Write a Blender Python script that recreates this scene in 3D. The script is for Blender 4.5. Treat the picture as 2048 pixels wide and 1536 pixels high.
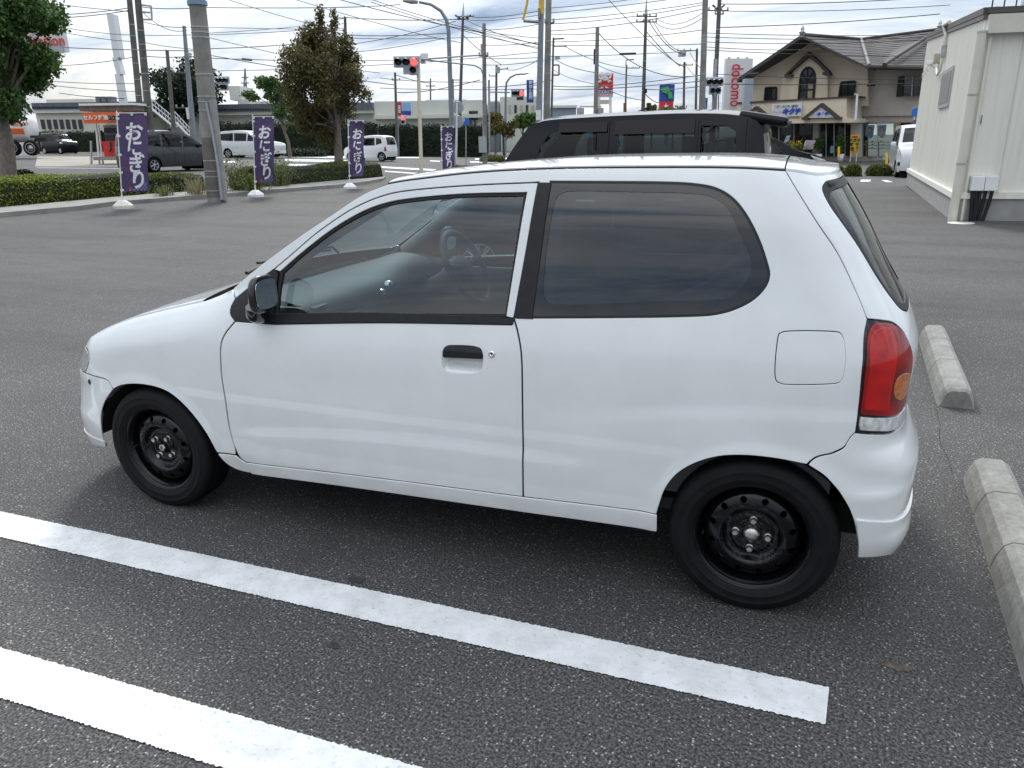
import bpy, bmesh, math, random
import numpy as np
from mathutils import Vector, Matrix
from mathutils.geometry import delaunay_2d_cdt

for _o in list(bpy.data.objects):
    bpy.data.objects.remove(_o)
SC = bpy.context.scene
COL = SC.collection
rnd = random.Random(7)
NR = np.random.default_rng(11)
R = math.radians

# ------------------------------------------------------------------ camera
# world: X runs along the parked hatchback towards its tail, Y away from the photographer, Z up;
# the origin is on the asphalt under the near front wheel
CF, CPITCH, CROLL, CYAW = 1533.41, 0.309945, -0.014525, -0.351772
CAM = np.array([2.40056, -2.27249, 1.46774])
IW, IH = 2048.0, 1536.0
_fh = np.array([math.sin(CYAW), math.cos(CYAW), 0.0])
_rh = np.array([math.cos(CYAW), -math.sin(CYAW), 0.0])
_up = np.array([0, 0, 1.0])
_fw = _fh * math.cos(CPITCH) - _up * math.sin(CPITCH)
_u2 = _up * math.cos(CPITCH) + _fh * math.sin(CPITCH)
C_R = _rh * math.cos(CROLL) + _u2 * math.sin(CROLL)
C_U = _u2 * math.cos(CROLL) - _rh * math.sin(CROLL)
C_F = _fw
cd = bpy.data.cameras.new('camera')
cam = bpy.data.objects.new('camera', cd)
COL.objects.link(cam)
m = Matrix.Identity(4)
for i in range(3):
    m[i][0], m[i][1], m[i][2], m[i][3] = C_R[i], C_U[i], -C_F[i], CAM[i]
cam.matrix_world = m
cd.sensor_fit = 'HORIZONTAL'
cd.sensor_width = 36.0
cd.lens = CF / IW * 36.0
cd.clip_start, cd.clip_end = 0.05, 3000
SC.camera = cam

# ------------------------------------------------------------------ sky, sun, exposure
SUN_EL, SUN_AZ = R(44), R(-24)      # azimuth from +Y towards +X: the sun stands beyond the car, to the left
world = bpy.data.worlds.new('World')
SC.world = world
world.use_nodes = True
wn, wl = world.node_tree.nodes, world.node_tree.links
for n in list(wn):
    wn.remove(n)
def wnode(t, **k):
    n = wn.new(t)
    for a, b in k.items():
        setattr(n, a, b)
    return n
out = wnode('ShaderNodeOutputWorld'); bg = wnode('ShaderNodeBackground')
sky = wnode('ShaderNodeTexSky', sky_type='NISHITA', sun_disc=False)
sky.sun_elevation = SUN_EL; sky.sun_rotation = SUN_AZ; sky.air_density = 1.0; sky.dust_density = 2.0
tc = wnode('ShaderNodeTexCoord'); sep = wnode('ShaderNodeSeparateXYZ')
wl.new(tc.outputs['Generated'], sep.inputs[0])
def wmath(op, a, b=None, clamp=False):
    n = wnode('ShaderNodeMath', operation=op, use_clamp=clamp)
    for i, v in enumerate((a, b)):
        if v is None: continue
        if hasattr(v, 'is_output'): wl.new(v, n.inputs[i])
        else: n.inputs[i].default_value = v
    return n.outputs[0]
zc = wmath('MAXIMUM', sep.outputs[2], 0.0)
den = wmath('ADD', zc, 0.24)
comb = wnode('ShaderNodeCombineXYZ')
wl.new(wmath('DIVIDE', sep.outputs[0], den), comb.inputs[0])
wl.new(wmath('DIVIDE', sep.outputs[1], den), comb.inputs[1])
def wnoise(scale, detail, rough, dist, off, sx=1.0, sy=1.0):
    mp = wnode('ShaderNodeMapping'); mp.inputs['Location'].default_value = off
    mp.inputs['Scale'].default_value = (sx, sy, 1); mp.inputs['Rotation'].default_value = (0, 0, R(-14))
    n = wnode('ShaderNodeTexNoise'); n.inputs['Scale'].default_value = scale; n.inputs['Detail'].default_value = detail
    n.inputs['Roughness'].default_value = rough; n.inputs['Distortion'].default_value = dist
    wl.new(comb.outputs[0], mp.inputs[0]); wl.new(mp.outputs[0], n.inputs['Vector'])
    return n.outputs[0]
def wramp(v, stops):
    n = wnode('ShaderNodeValToRGB'); e = n.color_ramp.elements
    while len(e) < len(stops): e.new(0.5)
    for el, (p_, c_) in zip(e, stops):
        el.position = p_; el.color = (*c_, 1) if len(c_) == 3 else c_
    wl.new(v, n.inputs[0])
    return n.outputs[0]
n1 = wnoise(2.0, 9, 0.62, 0.6, (3.1, 1.7, 0), 0.5, 1.7)
n2 = wnoise(0.8, 5, 0.55, 0.2, (9.3, 4.2, 0), 0.8, 1.3)
# cloud light and dark folds
fold = wramp(n1, [(0.30, (0.25, 0.35, 0.50)), (0.42, (0.56, 0.65, 0.78)), (0.53, (0.86, 0.905, 0.96)), (0.68, (1.08, 1.085, 1.07))])
cover = wramp(n2, [(0.36, (0.62, 0.62, 0.62)), (0.54, (1, 1, 1))])
mulc = wnode('ShaderNodeVectorMath', operation='SCALE'); wl.new(fold, mulc.inputs[0])
# an overcast sky is brighter overhead than at the horizon
grad = wmath('MULTIPLY_ADD', zc, 1.35); wn[-1].inputs[2].default_value = 0.90
# thin cloud glows towards the sun and is darker and bluer away from it
dot = wnode('ShaderNodeVectorMath', operation='DOT_PRODUCT'); wl.new(tc.outputs['Generated'], dot.inputs[0])
dot.inputs[1].default_value = (math.sin(SUN_AZ) * math.cos(SUN_EL), math.cos(SUN_AZ) * math.cos(SUN_EL), math.sin(SUN_EL))
glow = wmath('MULTIPLY_ADD', dot.outputs['Value'], 0.30); wn[-1].inputs[2].default_value = 0.85
wl.new(wmath('MULTIPLY', wmath('MULTIPLY', grad, glow), 7.3), mulc.inputs['Scale'])
skys = wnode('ShaderNodeVectorMath', operation='SCALE'); wl.new(sky.outputs[0], skys.inputs[0]); skys.inputs['Scale'].default_value = 1.0
mixs = wnode('ShaderNodeMix', data_type='RGBA')
wl.new(cover, mixs.inputs['Factor']); wl.new(skys.outputs[0], mixs.inputs['A']); wl.new(mulc.outputs[0], mixs.inputs['B'])
wl.new(mixs.outputs['Result'], bg.inputs[0])
bg.inputs['Strength'].default_value = 0.075
wl.new(bg.outputs[0], out.inputs[0])

sd = bpy.data.lights.new('sun', 'SUN'); sd.energy = 1.3; sd.angle = R(14); sd.color = (1.0, 0.96, 0.90)
sun = bpy.data.objects.new('sun', sd); COL.objects.link(sun)
sdir = Vector((math.sin(SUN_AZ) * math.cos(SUN_EL), math.cos(SUN_AZ) * math.cos(SUN_EL), math.sin(SUN_EL)))
sun.rotation_euler = sdir.to_track_quat('Z', 'Y').to_euler()
sun.location = (0, 0, 40)
vs = SC.view_settings
vs.view_transform = 'Standard'; vs.look = 'None'; vs.gamma = 1.0; vs.use_curve_mapping = False
vs.exposure = 0.93
SC.cycles.max_bounces = 6; SC.cycles.diffuse_bounces = 3; SC.cycles.glossy_bounces = 4; SC.cycles.transparent_max_bounces = 16
SC.cycles.use_denoising = True

# ------------------------------------------------------------------ layout helpers
def ray(px, py):
    return (px - IW / 2) / CF * C_R - (py - IH / 2) / CF * C_U + C_F
def on_z(px, py, z=0.0):
    d = ray(px, py); return CAM + d * ((z - CAM[2]) / d[2])
def at(px, py, depth):
    """point seen at a pixel, `depth` metres ahead measured along the ground"""
    d = ray(px, py); return CAM + d * (depth / (d @ _fh))
def hit(px, py, p0, n):
    d = ray(px, py); return CAM + d * (((np.array(p0) - CAM) @ n) / (d @ n))
def smooth(a, b, x):
    t = np.clip((x - a) / (b - a), 0, 1); return t * t * (3 - 2 * t)
def ground_z(x, y):
    """the lot is level; beyond it the land falls gently from left to right"""
    v = np.array([x, y]) - CAM[:2]
    lat = -(v @ _rh[:2]); dist = v @ _fh[:2]
    return float(0.019 * np.clip(lat, -5, 60) * smooth(16, 36, dist))
def foot(px, depth, dx=0.0):
    """ground point under pixel column px at that depth"""
    py = 300.0
    for _ in range(4):
        q = at(px, py, depth); z = ground_z(q[0], q[1])
        d = q - CAM; d[2] = z - CAM[2]
        py = IH / 2 - CF * (d @ C_U) / (d @ C_F)
    q = at(px, py, depth); q[2] = ground_z(q[0], q[1]); return q

# ------------------------------------------------------------------ materials
MATS = {}
def mat(name, col=(.5, .5, .5), rough=.5, metal=0.0, var=0.08, scale=6.0, bump=0.0, bscale=60.0, coat=0.0,
        spec=.5, emit=None, estr=0.0, trans=0.0, detail=4.0, sheen=0.0, var2=None):
    if name in MATS: return MATS[name]
    mt = bpy.data.materials.new(name); mt.use_nodes = True
    nt = mt.node_tree; b = nt.nodes['Principled BSDF']
    b.inputs['Roughness'].default_value = rough; b.inputs['Metallic'].default_value = metal
    b.inputs['Specular IOR Level'].default_value = spec
    b.inputs['Coat Weight'].default_value = coat; b.inputs['Coat Roughness'].default_value = .03
    b.inputs['Transmission Weight'].default_value = trans
    if sheen: b.inputs['Sheen Weight'].default_value = sheen
    t = nt.nodes.new('ShaderNodeTexCoord')
    if var > 0:
        n = nt.nodes.new('ShaderNodeTexNoise'); n.inputs['Scale'].default_value = scale; n.inputs['Detail'].default_value = detail
        nt.links.new(t.outputs['Object'], n.inputs['Vector'])
        r = nt.nodes.new('ShaderNodeValToRGB')
        lo = tuple(max(0, c * (1 - var)) for c in col) if var2 is None else var2
        hi = tuple(min(1, c * (1 + var)) for c in col)
        r.color_ramp.elements[0].position = .32; r.color_ramp.elements[0].color = (*lo, 1)
        r.color_ramp.elements[1].position = .68; r.color_ramp.elements[1].color = (*hi, 1)
        nt.links.new(n.outputs[0], r.inputs[0]); nt.links.new(r.outputs[0], b.inputs['Base Color'])
    else:
        b.inputs['Base Color'].default_value = (*col, 1)
    if bump:
        n = nt.nodes.new('ShaderNodeTexNoise'); n.inputs['Scale'].default_value = bscale; n.inputs['Detail'].default_value = 3
        nt.links.new(t.outputs['Object'], n.inputs['Vector'])
        bp = nt.nodes.new('ShaderNodeBump'); bp.inputs['Strength'].default_value = min(1, bump); bp.inputs['Distance'].default_value = .01 * bump
        nt.links.new(n.outputs[0], bp.inputs['Height']); nt.links.new(bp.outputs[0], b.inputs['Normal'])
    if emit:
        b.inputs['Emission Color'].default_value = (*emit, 1); b.inputs['Emission Strength'].default_value = estr
    MATS[name] = mt
    return mt
def glass(name, tint=(.8, .88, .86), ior=1.62, rough=0.0):
    """a thin window pane: tinted see-through with a mirror-like skin"""
    if name in MATS: return MATS[name]
    mt = bpy.data.materials.new(name); mt.use_nodes = True; nt = mt.node_tree
    for n in list(nt.nodes): nt.nodes.remove(n)
    o = nt.nodes.new('ShaderNodeOutputMaterial'); mx = nt.nodes.new('ShaderNodeMixShader')
    tr = nt.nodes.new('ShaderNodeBsdfTransparent'); tr.inputs[0].default_value = (*tint, 1)
    gl = nt.nodes.new('ShaderNodeBsdfGlossy'); gl.inputs['Roughness'].default_value = rough
    # Schlick reflectance that treats both faces of the pane alike
    lw = nt.nodes.new('ShaderNodeLayerWeight'); lw.inputs[0].default_value = .5
    pw_ = nt.nodes.new('ShaderNodeMath'); pw_.operation = 'POWER'; nt.links.new(lw.outputs['Facing'], pw_.inputs[0]); pw_.inputs[1].default_value = 5
    f0 = ((ior - 1) / (ior + 1)) ** 2
    fr = nt.nodes.new('ShaderNodeMath'); fr.operation = 'MULTIPLY_ADD'; nt.links.new(pw_.outputs[0], fr.inputs[0]); fr.inputs[1].default_value = 1 - f0; fr.inputs[2].default_value = f0
    nt.links.new(fr.outputs[0], mx.inputs[0]); nt.links.new(tr.outputs[0], mx.inputs[1])
    nt.links.new(gl.outputs[0], mx.inputs[2]); nt.links.new(mx.outputs[0], o.inputs[0])
    MATS[name] = mt
    return mt

# ------------------------------------------------------------------ object helpers
def tag(o, label=None, cat=None, group=None, kind=None):
    if label: o['label'] = label
    if cat: o['category'] = cat
    if group: o['group'] = group
    if kind: o['kind'] = kind
    return o
def thing(name, label, cat, loc=(0, 0, 0), rz=0.0, group=None):
    o = bpy.data.objects.new(name, None); COL.objects.link(o)
    o.location = tuple(float(v) for v in loc); o.rotation_euler = (0, 0, rz); o.empty_display_size = .2
    return tag(o, label, cat, group)
def link_mesh(name, me, parent=None, loc=None):
    o = bpy.data.objects.new(name, me); COL.objects.link(o)
    if parent is not None: o.parent = parent
    if loc is not None: o.location = tuple(float(v) for v in loc)
    return o
def mesh_np(name, V, F, mt, parent=None, normals=None, flat=False, mats=None, midx=None):
    me = bpy.data.meshes.new(name)
    me.from_pydata([tuple(map(float, v)) for v in V], [], [tuple(map(int, f)) for f in F])
    for q in (mats or [mt]): me.materials.append(q)
    if midx is not None: me.polygons.foreach_set('material_index', np.array(midx, dtype=np.int32))
    if not flat: me.polygons.foreach_set('use_smooth', np.ones(len(me.polygons), dtype=bool))
    me.update()
    if normals is not None:
        me.normals_split_custom_set_from_vertices([tuple(map(float, n)) for n in normals])
    return link_mesh(name, me, parent)
class MB:
    """collects shapes given in world coordinates and links them as one mesh object"""
    def __init__(s): s.v = []; s.f = []; s.sm = []
    def add(s, V, F, sm=False):
        k = len(s.v); s.v += [tuple(map(float, q)) for q in V]
        s.f += [tuple(i + k for i in f) for f in F]; s.sm += [sm] * len(F); return s
    def box(s, c, size, rz=0.0, ax=None, bev=0.0):
        c = np.array(c, float); h = np.array(size, float) / 2
        if ax is None: ax = (np.array([math.cos(rz), math.sin(rz), 0]), np.array([-math.sin(rz), math.cos(rz), 0]), _up)
        if bev <= 0:
            V = [c + ax[0] * h[0] * i + ax[1] * h[1] * j + ax[2] * h[2] * k for k in (-1, 1) for j in (-1, 1) for i in (-1, 1)]
            return s.add(V, [(0, 2, 3, 1), (4, 5, 7, 6), (0, 1, 5, 4), (2, 6, 7, 3), (0, 4, 6, 2), (1, 3, 7, 5)])
        bm = bmesh.new(); bmesh.ops.create_cube(bm, size=1)
        for q in bm.verts: q.co = Vector((q.co.x * 2 * h[0], q.co.y * 2 * h[1], q.co.z * 2 * h[2]))
        bmesh.ops.bevel(bm, geom=bm.edges[:], offset=bev, segments=2, affect='EDGES', profile=.6)
        V = [c + ax[0] * q.co.x + ax[1] * q.co.y + ax[2] * q.co.z for q in bm.verts]
        F = [tuple(q.index for q in f.verts) for f in bm.faces]; bm.free()
        return s.add(V, F)
    def tube(s, path, r, n=8, cap=True, sm=True):
        P = [np.array(q, float) for q in path]; m_ = len(P)
        rr = r if hasattr(r, '__len__') else [r] * m_
        V = []; prev = None
        for i in range(m_):
            t = P[min(i + 1, m_ - 1)] - P[max(i - 1, 0)]; t = t / (np.linalg.norm(t) + 1e-12)
            if prev is None:
                a = np.cross(t, [0, 0, 1.0]);
                if np.linalg.norm(a) < 1e-3: a = np.cross(t, [1.0, 0, 0])
            else: a = prev - t * (prev @ t)
            a /= np.linalg.norm(a) + 1e-12; prev = a; b = np.cross(t, a)
            V += [P[i] + rr[i] * (math.cos(2 * math.pi * k / n) * a + math.sin(2 * math.pi * k / n) * b) for k in range(n)]
        F = [(i * n + k, i * n + (k + 1) % n, (i + 1) * n + (k + 1) % n, (i + 1) * n + k) for i in range(m_ - 1) for k in range(n)]
        s.add(V, F, sm)
        if cap: s.add(V[:n], [tuple(range(n - 1, -1, -1))]); s.add(V[-n:], [tuple(range(n))])
        return s
    def cyl(s, a, b, r, n=12, r2=None): return s.tube([a, b], [r, r if r2 is None else r2], n)
    def lathe(s, prof, c, axis, n=32, sm=True, closed=False):
        """prof: list of (radius, distance along axis)"""
        ax = np.array(axis, float); ax /= np.linalg.norm(ax); c = np.array(c, float)
        a = np.cross(ax, [0, 0, 1.0]);
        if np.linalg.norm(a) < 1e-3: a = np.array([1.0, 0, 0])
        a /= np.linalg.norm(a); b = np.cross(ax, a)
        V = [c + ax * y + r * (math.cos(2 * math.pi * k / n) * a + math.sin(2 * math.pi * k / n) * b) for r, y in prof for k in range(n)]
        F = [(i * n + k, (i + 1) * n + k, (i + 1) * n + (k + 1) % n, i * n + (k + 1) % n) for i in range(len(prof) - 1) for k in range(n)]
        return s.add(V, F, sm)
    def poly(s, pts, thick, nrm):
        """flat polygon (world points in order) given thickness behind it along -nrm"""
        n = np.array(nrm, float); n /= np.linalg.norm(n); P = [np.array(q, float) for q in pts]; k = len(P)
        s.add(P, [tuple(range(k))]); Q = [q - n * thick for q in P]; s.add(Q, [tuple(range(k - 1, -1, -1))])
        s.add(P + Q, [(i, i + k, (i + 1) % k + k, (i + 1) % k) for i in range(k)]); return s
    def obj(s, name, mt, parent=None, rel=True):
        V = np.array(s.v)
        loc = None
        if parent is not None and rel:
            w = parent; o = np.zeros(3)
            while w is not None: o = o + np.array(w.location); w = w.parent
            V = V - o
        me = bpy.data.meshes.new(name); me.from_pydata([tuple(q) for q in V.tolist()], [], s.f)
        me.materials.append(mt)
        me.polygons.foreach_set('use_smooth', np.array(s.sm, dtype=bool)); me.update()
        return link_mesh(name, me, parent, loc)
def copy_tree(o, parent=None):
    c = o.copy(); COL.objects.link(c); c.parent = parent
    for ch in list(o.children): copy_tree(ch, c)
    return c
def arr(pts): return np.array(pts, float)
def spline(pts, step=.012, closed=False):
    """Catmull-Rom through 2D points"""
    P = arr(pts); n = len(P)
    if n < 3: 
        L = np.linalg.norm(P[1] - P[0]); k = max(1, int(L / step)); t = np.linspace(0, 1, k + 1)[:, None]
        return P[0] * (1 - t) + P[1] * t
    out_ = []
    for i in range(n - 1 if not closed else n):
        p1, p2 = P[i % n], P[(i + 1) % n]
        p0 = P[(i - 1) % n] if closed or i > 0 else 2 * p1 - p2
        p3 = P[(i + 2) % n] if closed or i + 2 < n else 2 * p2 - p1
        k = max(1, int(np.linalg.norm(p2 - p1) / step))
        d1 = max(np.linalg.norm(p1 - p0), 1e-6) ** .5; d2 = max(np.linalg.norm(p2 - p1), 1e-6) ** .5; d3 = max(np.linalg.norm(p3 - p2), 1e-6) ** .5
        m1 = (p1 - p0) / d1 - (p2 - p0) / (d1 + d2) + (p2 - p1) / d2; m2 = (p2 - p1) / d2 - (p3 - p1) / (d2 + d3) + (p3 - p2) / d3
        m1 *= d2; m2 *= d2
        for j in range(k):
            t = j / k
            out_.append((2 * t**3 - 3 * t**2 + 1) * p1 + (t**3 - 2 * t**2 + t) * m1 + (-2 * t**3 + 3 * t**2) * p2 + (t**3 - t**2) * m2)
    if not closed: out_.append(P[-1])
    return arr(out_)
def loop(*segs, step=.012):
    """closed outline from smooth segments that meet in corners"""
    o = []
    for sg in segs:
        q = spline(sg, step)
        if o and np.linalg.norm(o[-1] - q[0]) < 1e-4: q = q[1:]
        o += list(q)
    if np.linalg.norm(o[0] - o[-1]) < 1e-4: o.pop()
    return arr(o)
def signed_area(L): x, y = L[:, 0], L[:, 1]; return .5 * np.sum(x * np.roll(y, -1) - np.roll(x, -1) * y)
def inset(L, g):
    """shrink a closed loop by g (grow when negative)"""
    if signed_area(L) < 0: L = L[::-1]
    a = np.roll(L, 1, 0); b = np.roll(L, -1, 0)
    t1 = L - a; t2 = b - L
    t1 /= np.linalg.norm(t1, axis=1)[:, None] + 1e-12; t2 /= np.linalg.norm(t2, axis=1)[:, None] + 1e-12
    n = np.stack([-(t1 + t2)[:, 1], (t1 + t2)[:, 0]], 1); ln = np.linalg.norm(n, axis=1)[:, None]; n /= ln + 1e-9
    k = np.minimum(1 / np.maximum(np.sqrt(np.clip((1 + np.sum(t1 * t2, 1)) / 2, .1, 1)), .5), 1.8)[:, None]
    return L + n * g * k
def inside(P, L):
    P = arr(P); x, y = P[:, 0], P[:, 1]; c = np.zeros(len(P), bool)
    x1, y1 = L[:, 0], L[:, 1]; x2, y2 = np.roll(x1, -1), np.roll(y1, -1)
    for i in range(len(L)):
        if y1[i] == y2[i]: continue
        m_ = (y1[i] > y) != (y2[i] > y)
        c ^= m_ & (x < (x2[i] - x1[i]) * (y - y1[i]) / (y2[i] - y1[i]) + x1[i])
    return c
def tri(loops, h=.03):
    """triangulate the area between closed loops (even-odd)"""
    allp = np.concatenate(loops); lo, hi = allp.min(0), allp.max(0)
    gx = np.arange(lo[0] + h / 2, hi[0], h); gy = np.arange(lo[1] + h / 2, hi[1], h)
    G = np.stack(np.meshgrid(gx, gy), -1).reshape(-1, 2)
    if len(G):
        c = np.zeros(len(G), bool)
        for L in loops: c ^= inside(G, L)
        G = G[c]
    if len(G):
        dmin = np.full(len(G), 9.0)
        for q in allp: dmin = np.minimum(dmin, np.hypot(G[:, 0] - q[0], G[:, 1] - q[1]))
        G = G[dmin > h * .45]
    E = []; k = 0
    for L in loops:
        n = len(L); E += [(k + i, k + (i + 1) % n) for i in range(n)]; k += n
    pts = [Vector(q) for q in np.concatenate([allp, G]).tolist()]
    v, e, f, *_ = delaunay_2d_cdt(pts, E, [], 0, 1e-6)
    V = arr([(q.x, q.y) for q in v]); F = np.array([t for t in f if len(t) == 3])
    cen = V[F].mean(1); c = np.zeros(len(F), bool)
    for L in loops: c ^= inside(cen, L)
    return V, F[c]
# ------------------------------------------------------------------ ground
def asphalt(name, base=.062, warm=0.0, speck=1.0, scale=1.0):
    mt = bpy.data.materials.new(name); mt.use_nodes = True; nt = mt.node_tree; b = nt.nodes['Principled BSDF']
    t = nt.nodes.new('ShaderNodeTexCoord')
    def noise(s_, d_, r_=.5):
        n = nt.nodes.new('ShaderNodeTexNoise'); n.inputs['Scale'].default_value = s_; n.inputs['Detail'].default_value = d_; n.inputs['Roughness'].default_value = r_
        nt.links.new(t.outputs['Object'], n.inputs['Vector']); return n.outputs[0]
    def ramp(v, st):
        n = nt.nodes.new('ShaderNodeValToRGB'); e = n.color_ramp.elements
        while len(e) < len(st): e.new(.5)
        for el, (p_, c_) in zip(e, st): el.position = p_; el.color = (*c_, 1)
        nt.links.new(v, n.inputs[0]); return n.outputs[0]
    def mixc(f, a, c_, mode='MIX'):
        n = nt.nodes.new('ShaderNodeMix'); n.data_type = 'RGBA'; n.blend_type = mode
        if hasattr(f, 'is_output'): nt.links.new(f, n.inputs['Factor'])
        else: n.inputs['Factor'].default_value = f
        for k, v in (('A', a), ('B', c_)):
            if hasattr(v, 'is_output'): nt.links.new(v, n.inputs[k])
            else: n.inputs[k].default_value = (*v, 1)
        return n.outputs['Result']
    g = lambda v: (v * (1 + .03 + warm), v * (1 + .0), v * (1 - .02 - warm))
    big = ramp(noise(.35, 5, .6), [(.3, g(base * .80)), (.7, g(base * 1.22))])
    fine = ramp(noise(120 * scale, 1.5, .7), [(.34, (.22, .22, .225)), (.5, (.85, .85, .85)), (.66, (2.0, 1.97, 1.93))])
    col = mixc(1.0, big, fine, 'MULTIPLY')
    vo = nt.nodes.new('ShaderNodeTexVoronoi'); vo.inputs['Scale'].default_value = 130 * scale; nt.links.new(t.outputs['Object'], vo.inputs['Vector'])
    hsv = nt.nodes.new('ShaderNodeSeparateColor'); nt.links.new(vo.outputs['Color'], hsv.inputs[0])
    sp = ramp(hsv.outputs[0], [(.0, (0, 0, 0)), (.86, (0, 0, 0)), (.97, (1, 1, 1))])
    din = ramp(vo.outputs['Distance'], [(.25, (1, 1, 1)), (.5, (0, 0, 0))])
    sm_ = mixc(1.0, sp, din, 'MULTIPLY')
    col = mixc(sm_, col, (.42 * speck, .41 * speck, .395 * speck))
    n = nt.nodes.new('ShaderNodeTexNoise'); n.inputs['Scale'].default_value = 1.7; n.inputs['Detail'].default_value = 9; n.inputs['Roughness'].default_value = .7
    nt.links.new(t.outputs['Object'], n.inputs['Vector'])
    st = ramp(n.outputs[0], [(.54, (0, 0, 0)), (.74, (.6, .6, .6))])
    col = mixc(st, col, g(base * .55))
    mp = nt.nodes.new('ShaderNodeMapping'); mp.inputs['Scale'].default_value = (.22, 1.1, 1); mp.inputs['Rotation'].default_value = (0, 0, .35); nt.links.new(t.outputs['Object'], mp.inputs[0])
    n4 = nt.nodes.new('ShaderNodeTexNoise'); n4.inputs['Scale'].default_value = .8; n4.inputs['Detail'].default_value = 6; n4.inputs['Roughness'].default_value = .65; nt.links.new(mp.outputs[0], n4.inputs['Vector'])
    trk = ramp(n4.outputs[0], [(.34, (.74, .74, .75)), (.5, (1, 1, 1)), (.68, (1.14, 1.13, 1.11))])
    col = mixc(1.0, col, trk, 'MULTIPLY')
    nt.links.new(col, b.inputs['Base Color']); b.inputs['Roughness'].default_value = .8; b.inputs['Specular IOR Level'].default_value = .45
    bp = nt.nodes.new('ShaderNodeBump'); bp.inputs['Strength'].default_value = .8; bp.inputs['Distance'].default_value = .004
    nt.links.new(vo.outputs['Distance'], bp.inputs['Height']); nt.links.new(bp.outputs[0], b.inputs['Normal'])
    MATS[name] = mt
    return mt
M_ASP = asphalt('lot_asphalt', .064)
def grid_ground(name, mt):
    # one sheet to the horizon, denser near the lot
    a = np.concatenate([np.linspace(-900, -70, 14), np.linspace(-60, 60, 61), np.linspace(70, 900, 14)])
    V = []; 
    for y in a:
        for x in a: V.append((x, y, ground_z(x, y)))
    n = len(a); F = [(i * n + j, i * n + j + 1, (i + 1) * n + j + 1, (i + 1) * n + j) for i in range(n - 1) for j in range(n - 1)]
    return tag(mesh_np(name, V, F, mt), kind='structure')
grid_ground('ground', M_ASP)
# ------------------------------------------------------------------ the white hatchback: body surface
YC=0.70
def pchip(xs,ys):
    xs=np.array(xs,float); ys=np.array(ys,float)
    h=np.diff(xs); d=np.diff(ys)/h
    m=np.zeros(len(xs)); 
    for i in range(1,len(xs)-1):
        if d[i-1]*d[i]>0:
            w1=2*h[i]+h[i-1]; w2=h[i]+2*h[i-1]
            m[i]=(w1+w2)/(w1/d[i-1]+w2/d[i])
    m[0]=d[0]; m[-1]=d[-1]
    def f(x):
        x=np.asarray(x,float); xc=np.clip(x,xs[0],xs[-1])
        i=np.clip(np.searchsorted(xs,xc)-1,0,len(h)-1)
        t=(xc-xs[i])/h[i]
        y=(2*t**3-3*t**2+1)*ys[i]+(t**3-2*t**2+t)*h[i]*m[i]+(-2*t**3+3*t**2)*ys[i+1]+(t**3-t**2)*h[i]*m[i+1]
        return y+np.where(x<xs[0],(x-xs[0])*m[0],0)+np.where(x>xs[-1],(x-xs[-1])*m[-1],0)
    return f
PROF=pchip([.10,.18,.24,.30,.40,.50,.60,.70,.77,.84,.90,.95,1.10,1.25,1.34,1.38,1.41,1.43],
           [.675,.690,.703,.713,.724,.7330,.7370,.7365,.731,.719,.705,.693,.657,.620,.594,.577,.553,.525])
_PZ=np.linspace(.05,1.5,581); _ph=PROF(_PZ); _k=np.exp(-.5*(np.arange(-40,41)*.0025/.022)**2); _k/=_k.sum()
_ps=np.convolve(np.pad(_ph,40,mode='reflect',reflect_type='odd'),_k,'valid'); _w=smooth(1.30,1.40,_PZ); _ps=_ps*(1-_w)+_ph*_w
PROF=pchip(_PZ[::4],_ps[::4])
TAPX=pchip([-.7,-.4,0,.4,1.0,1.8,2.2,2.5,2.8],[.93,.955,.982,.994,1.0,1.0,.994,.98,.955])
ZSH=lambda x: .824+.255*np.asarray(x,float)
ZCR=lambda x: .4645-.074*(np.clip(x,.2,1.7)-1.40)**2
ZQC=lambda x: .718-.095*(np.clip(x,1.5,2.75)-2.75)**2
xr_z=[.15,.22,.28,.33,.42,.50,.56,.62,.72,.85,.92,1.0,1.05,1.20,1.35,1.43]
xr_x=[2.77,2.842,2.857,2.85,2.852,2.857,2.832,2.80,2.80,2.808,2.79,2.747,2.715,2.63,2.53,2.47]
xf_z=[.15,.22,.30,.40,.50,.58,.64,.70,.76]
xf_x=[-.614,-.657,-.650,-.645,-.608,-.575,-.537,-.498,-.44]
DR=.9; DF=.9
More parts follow.
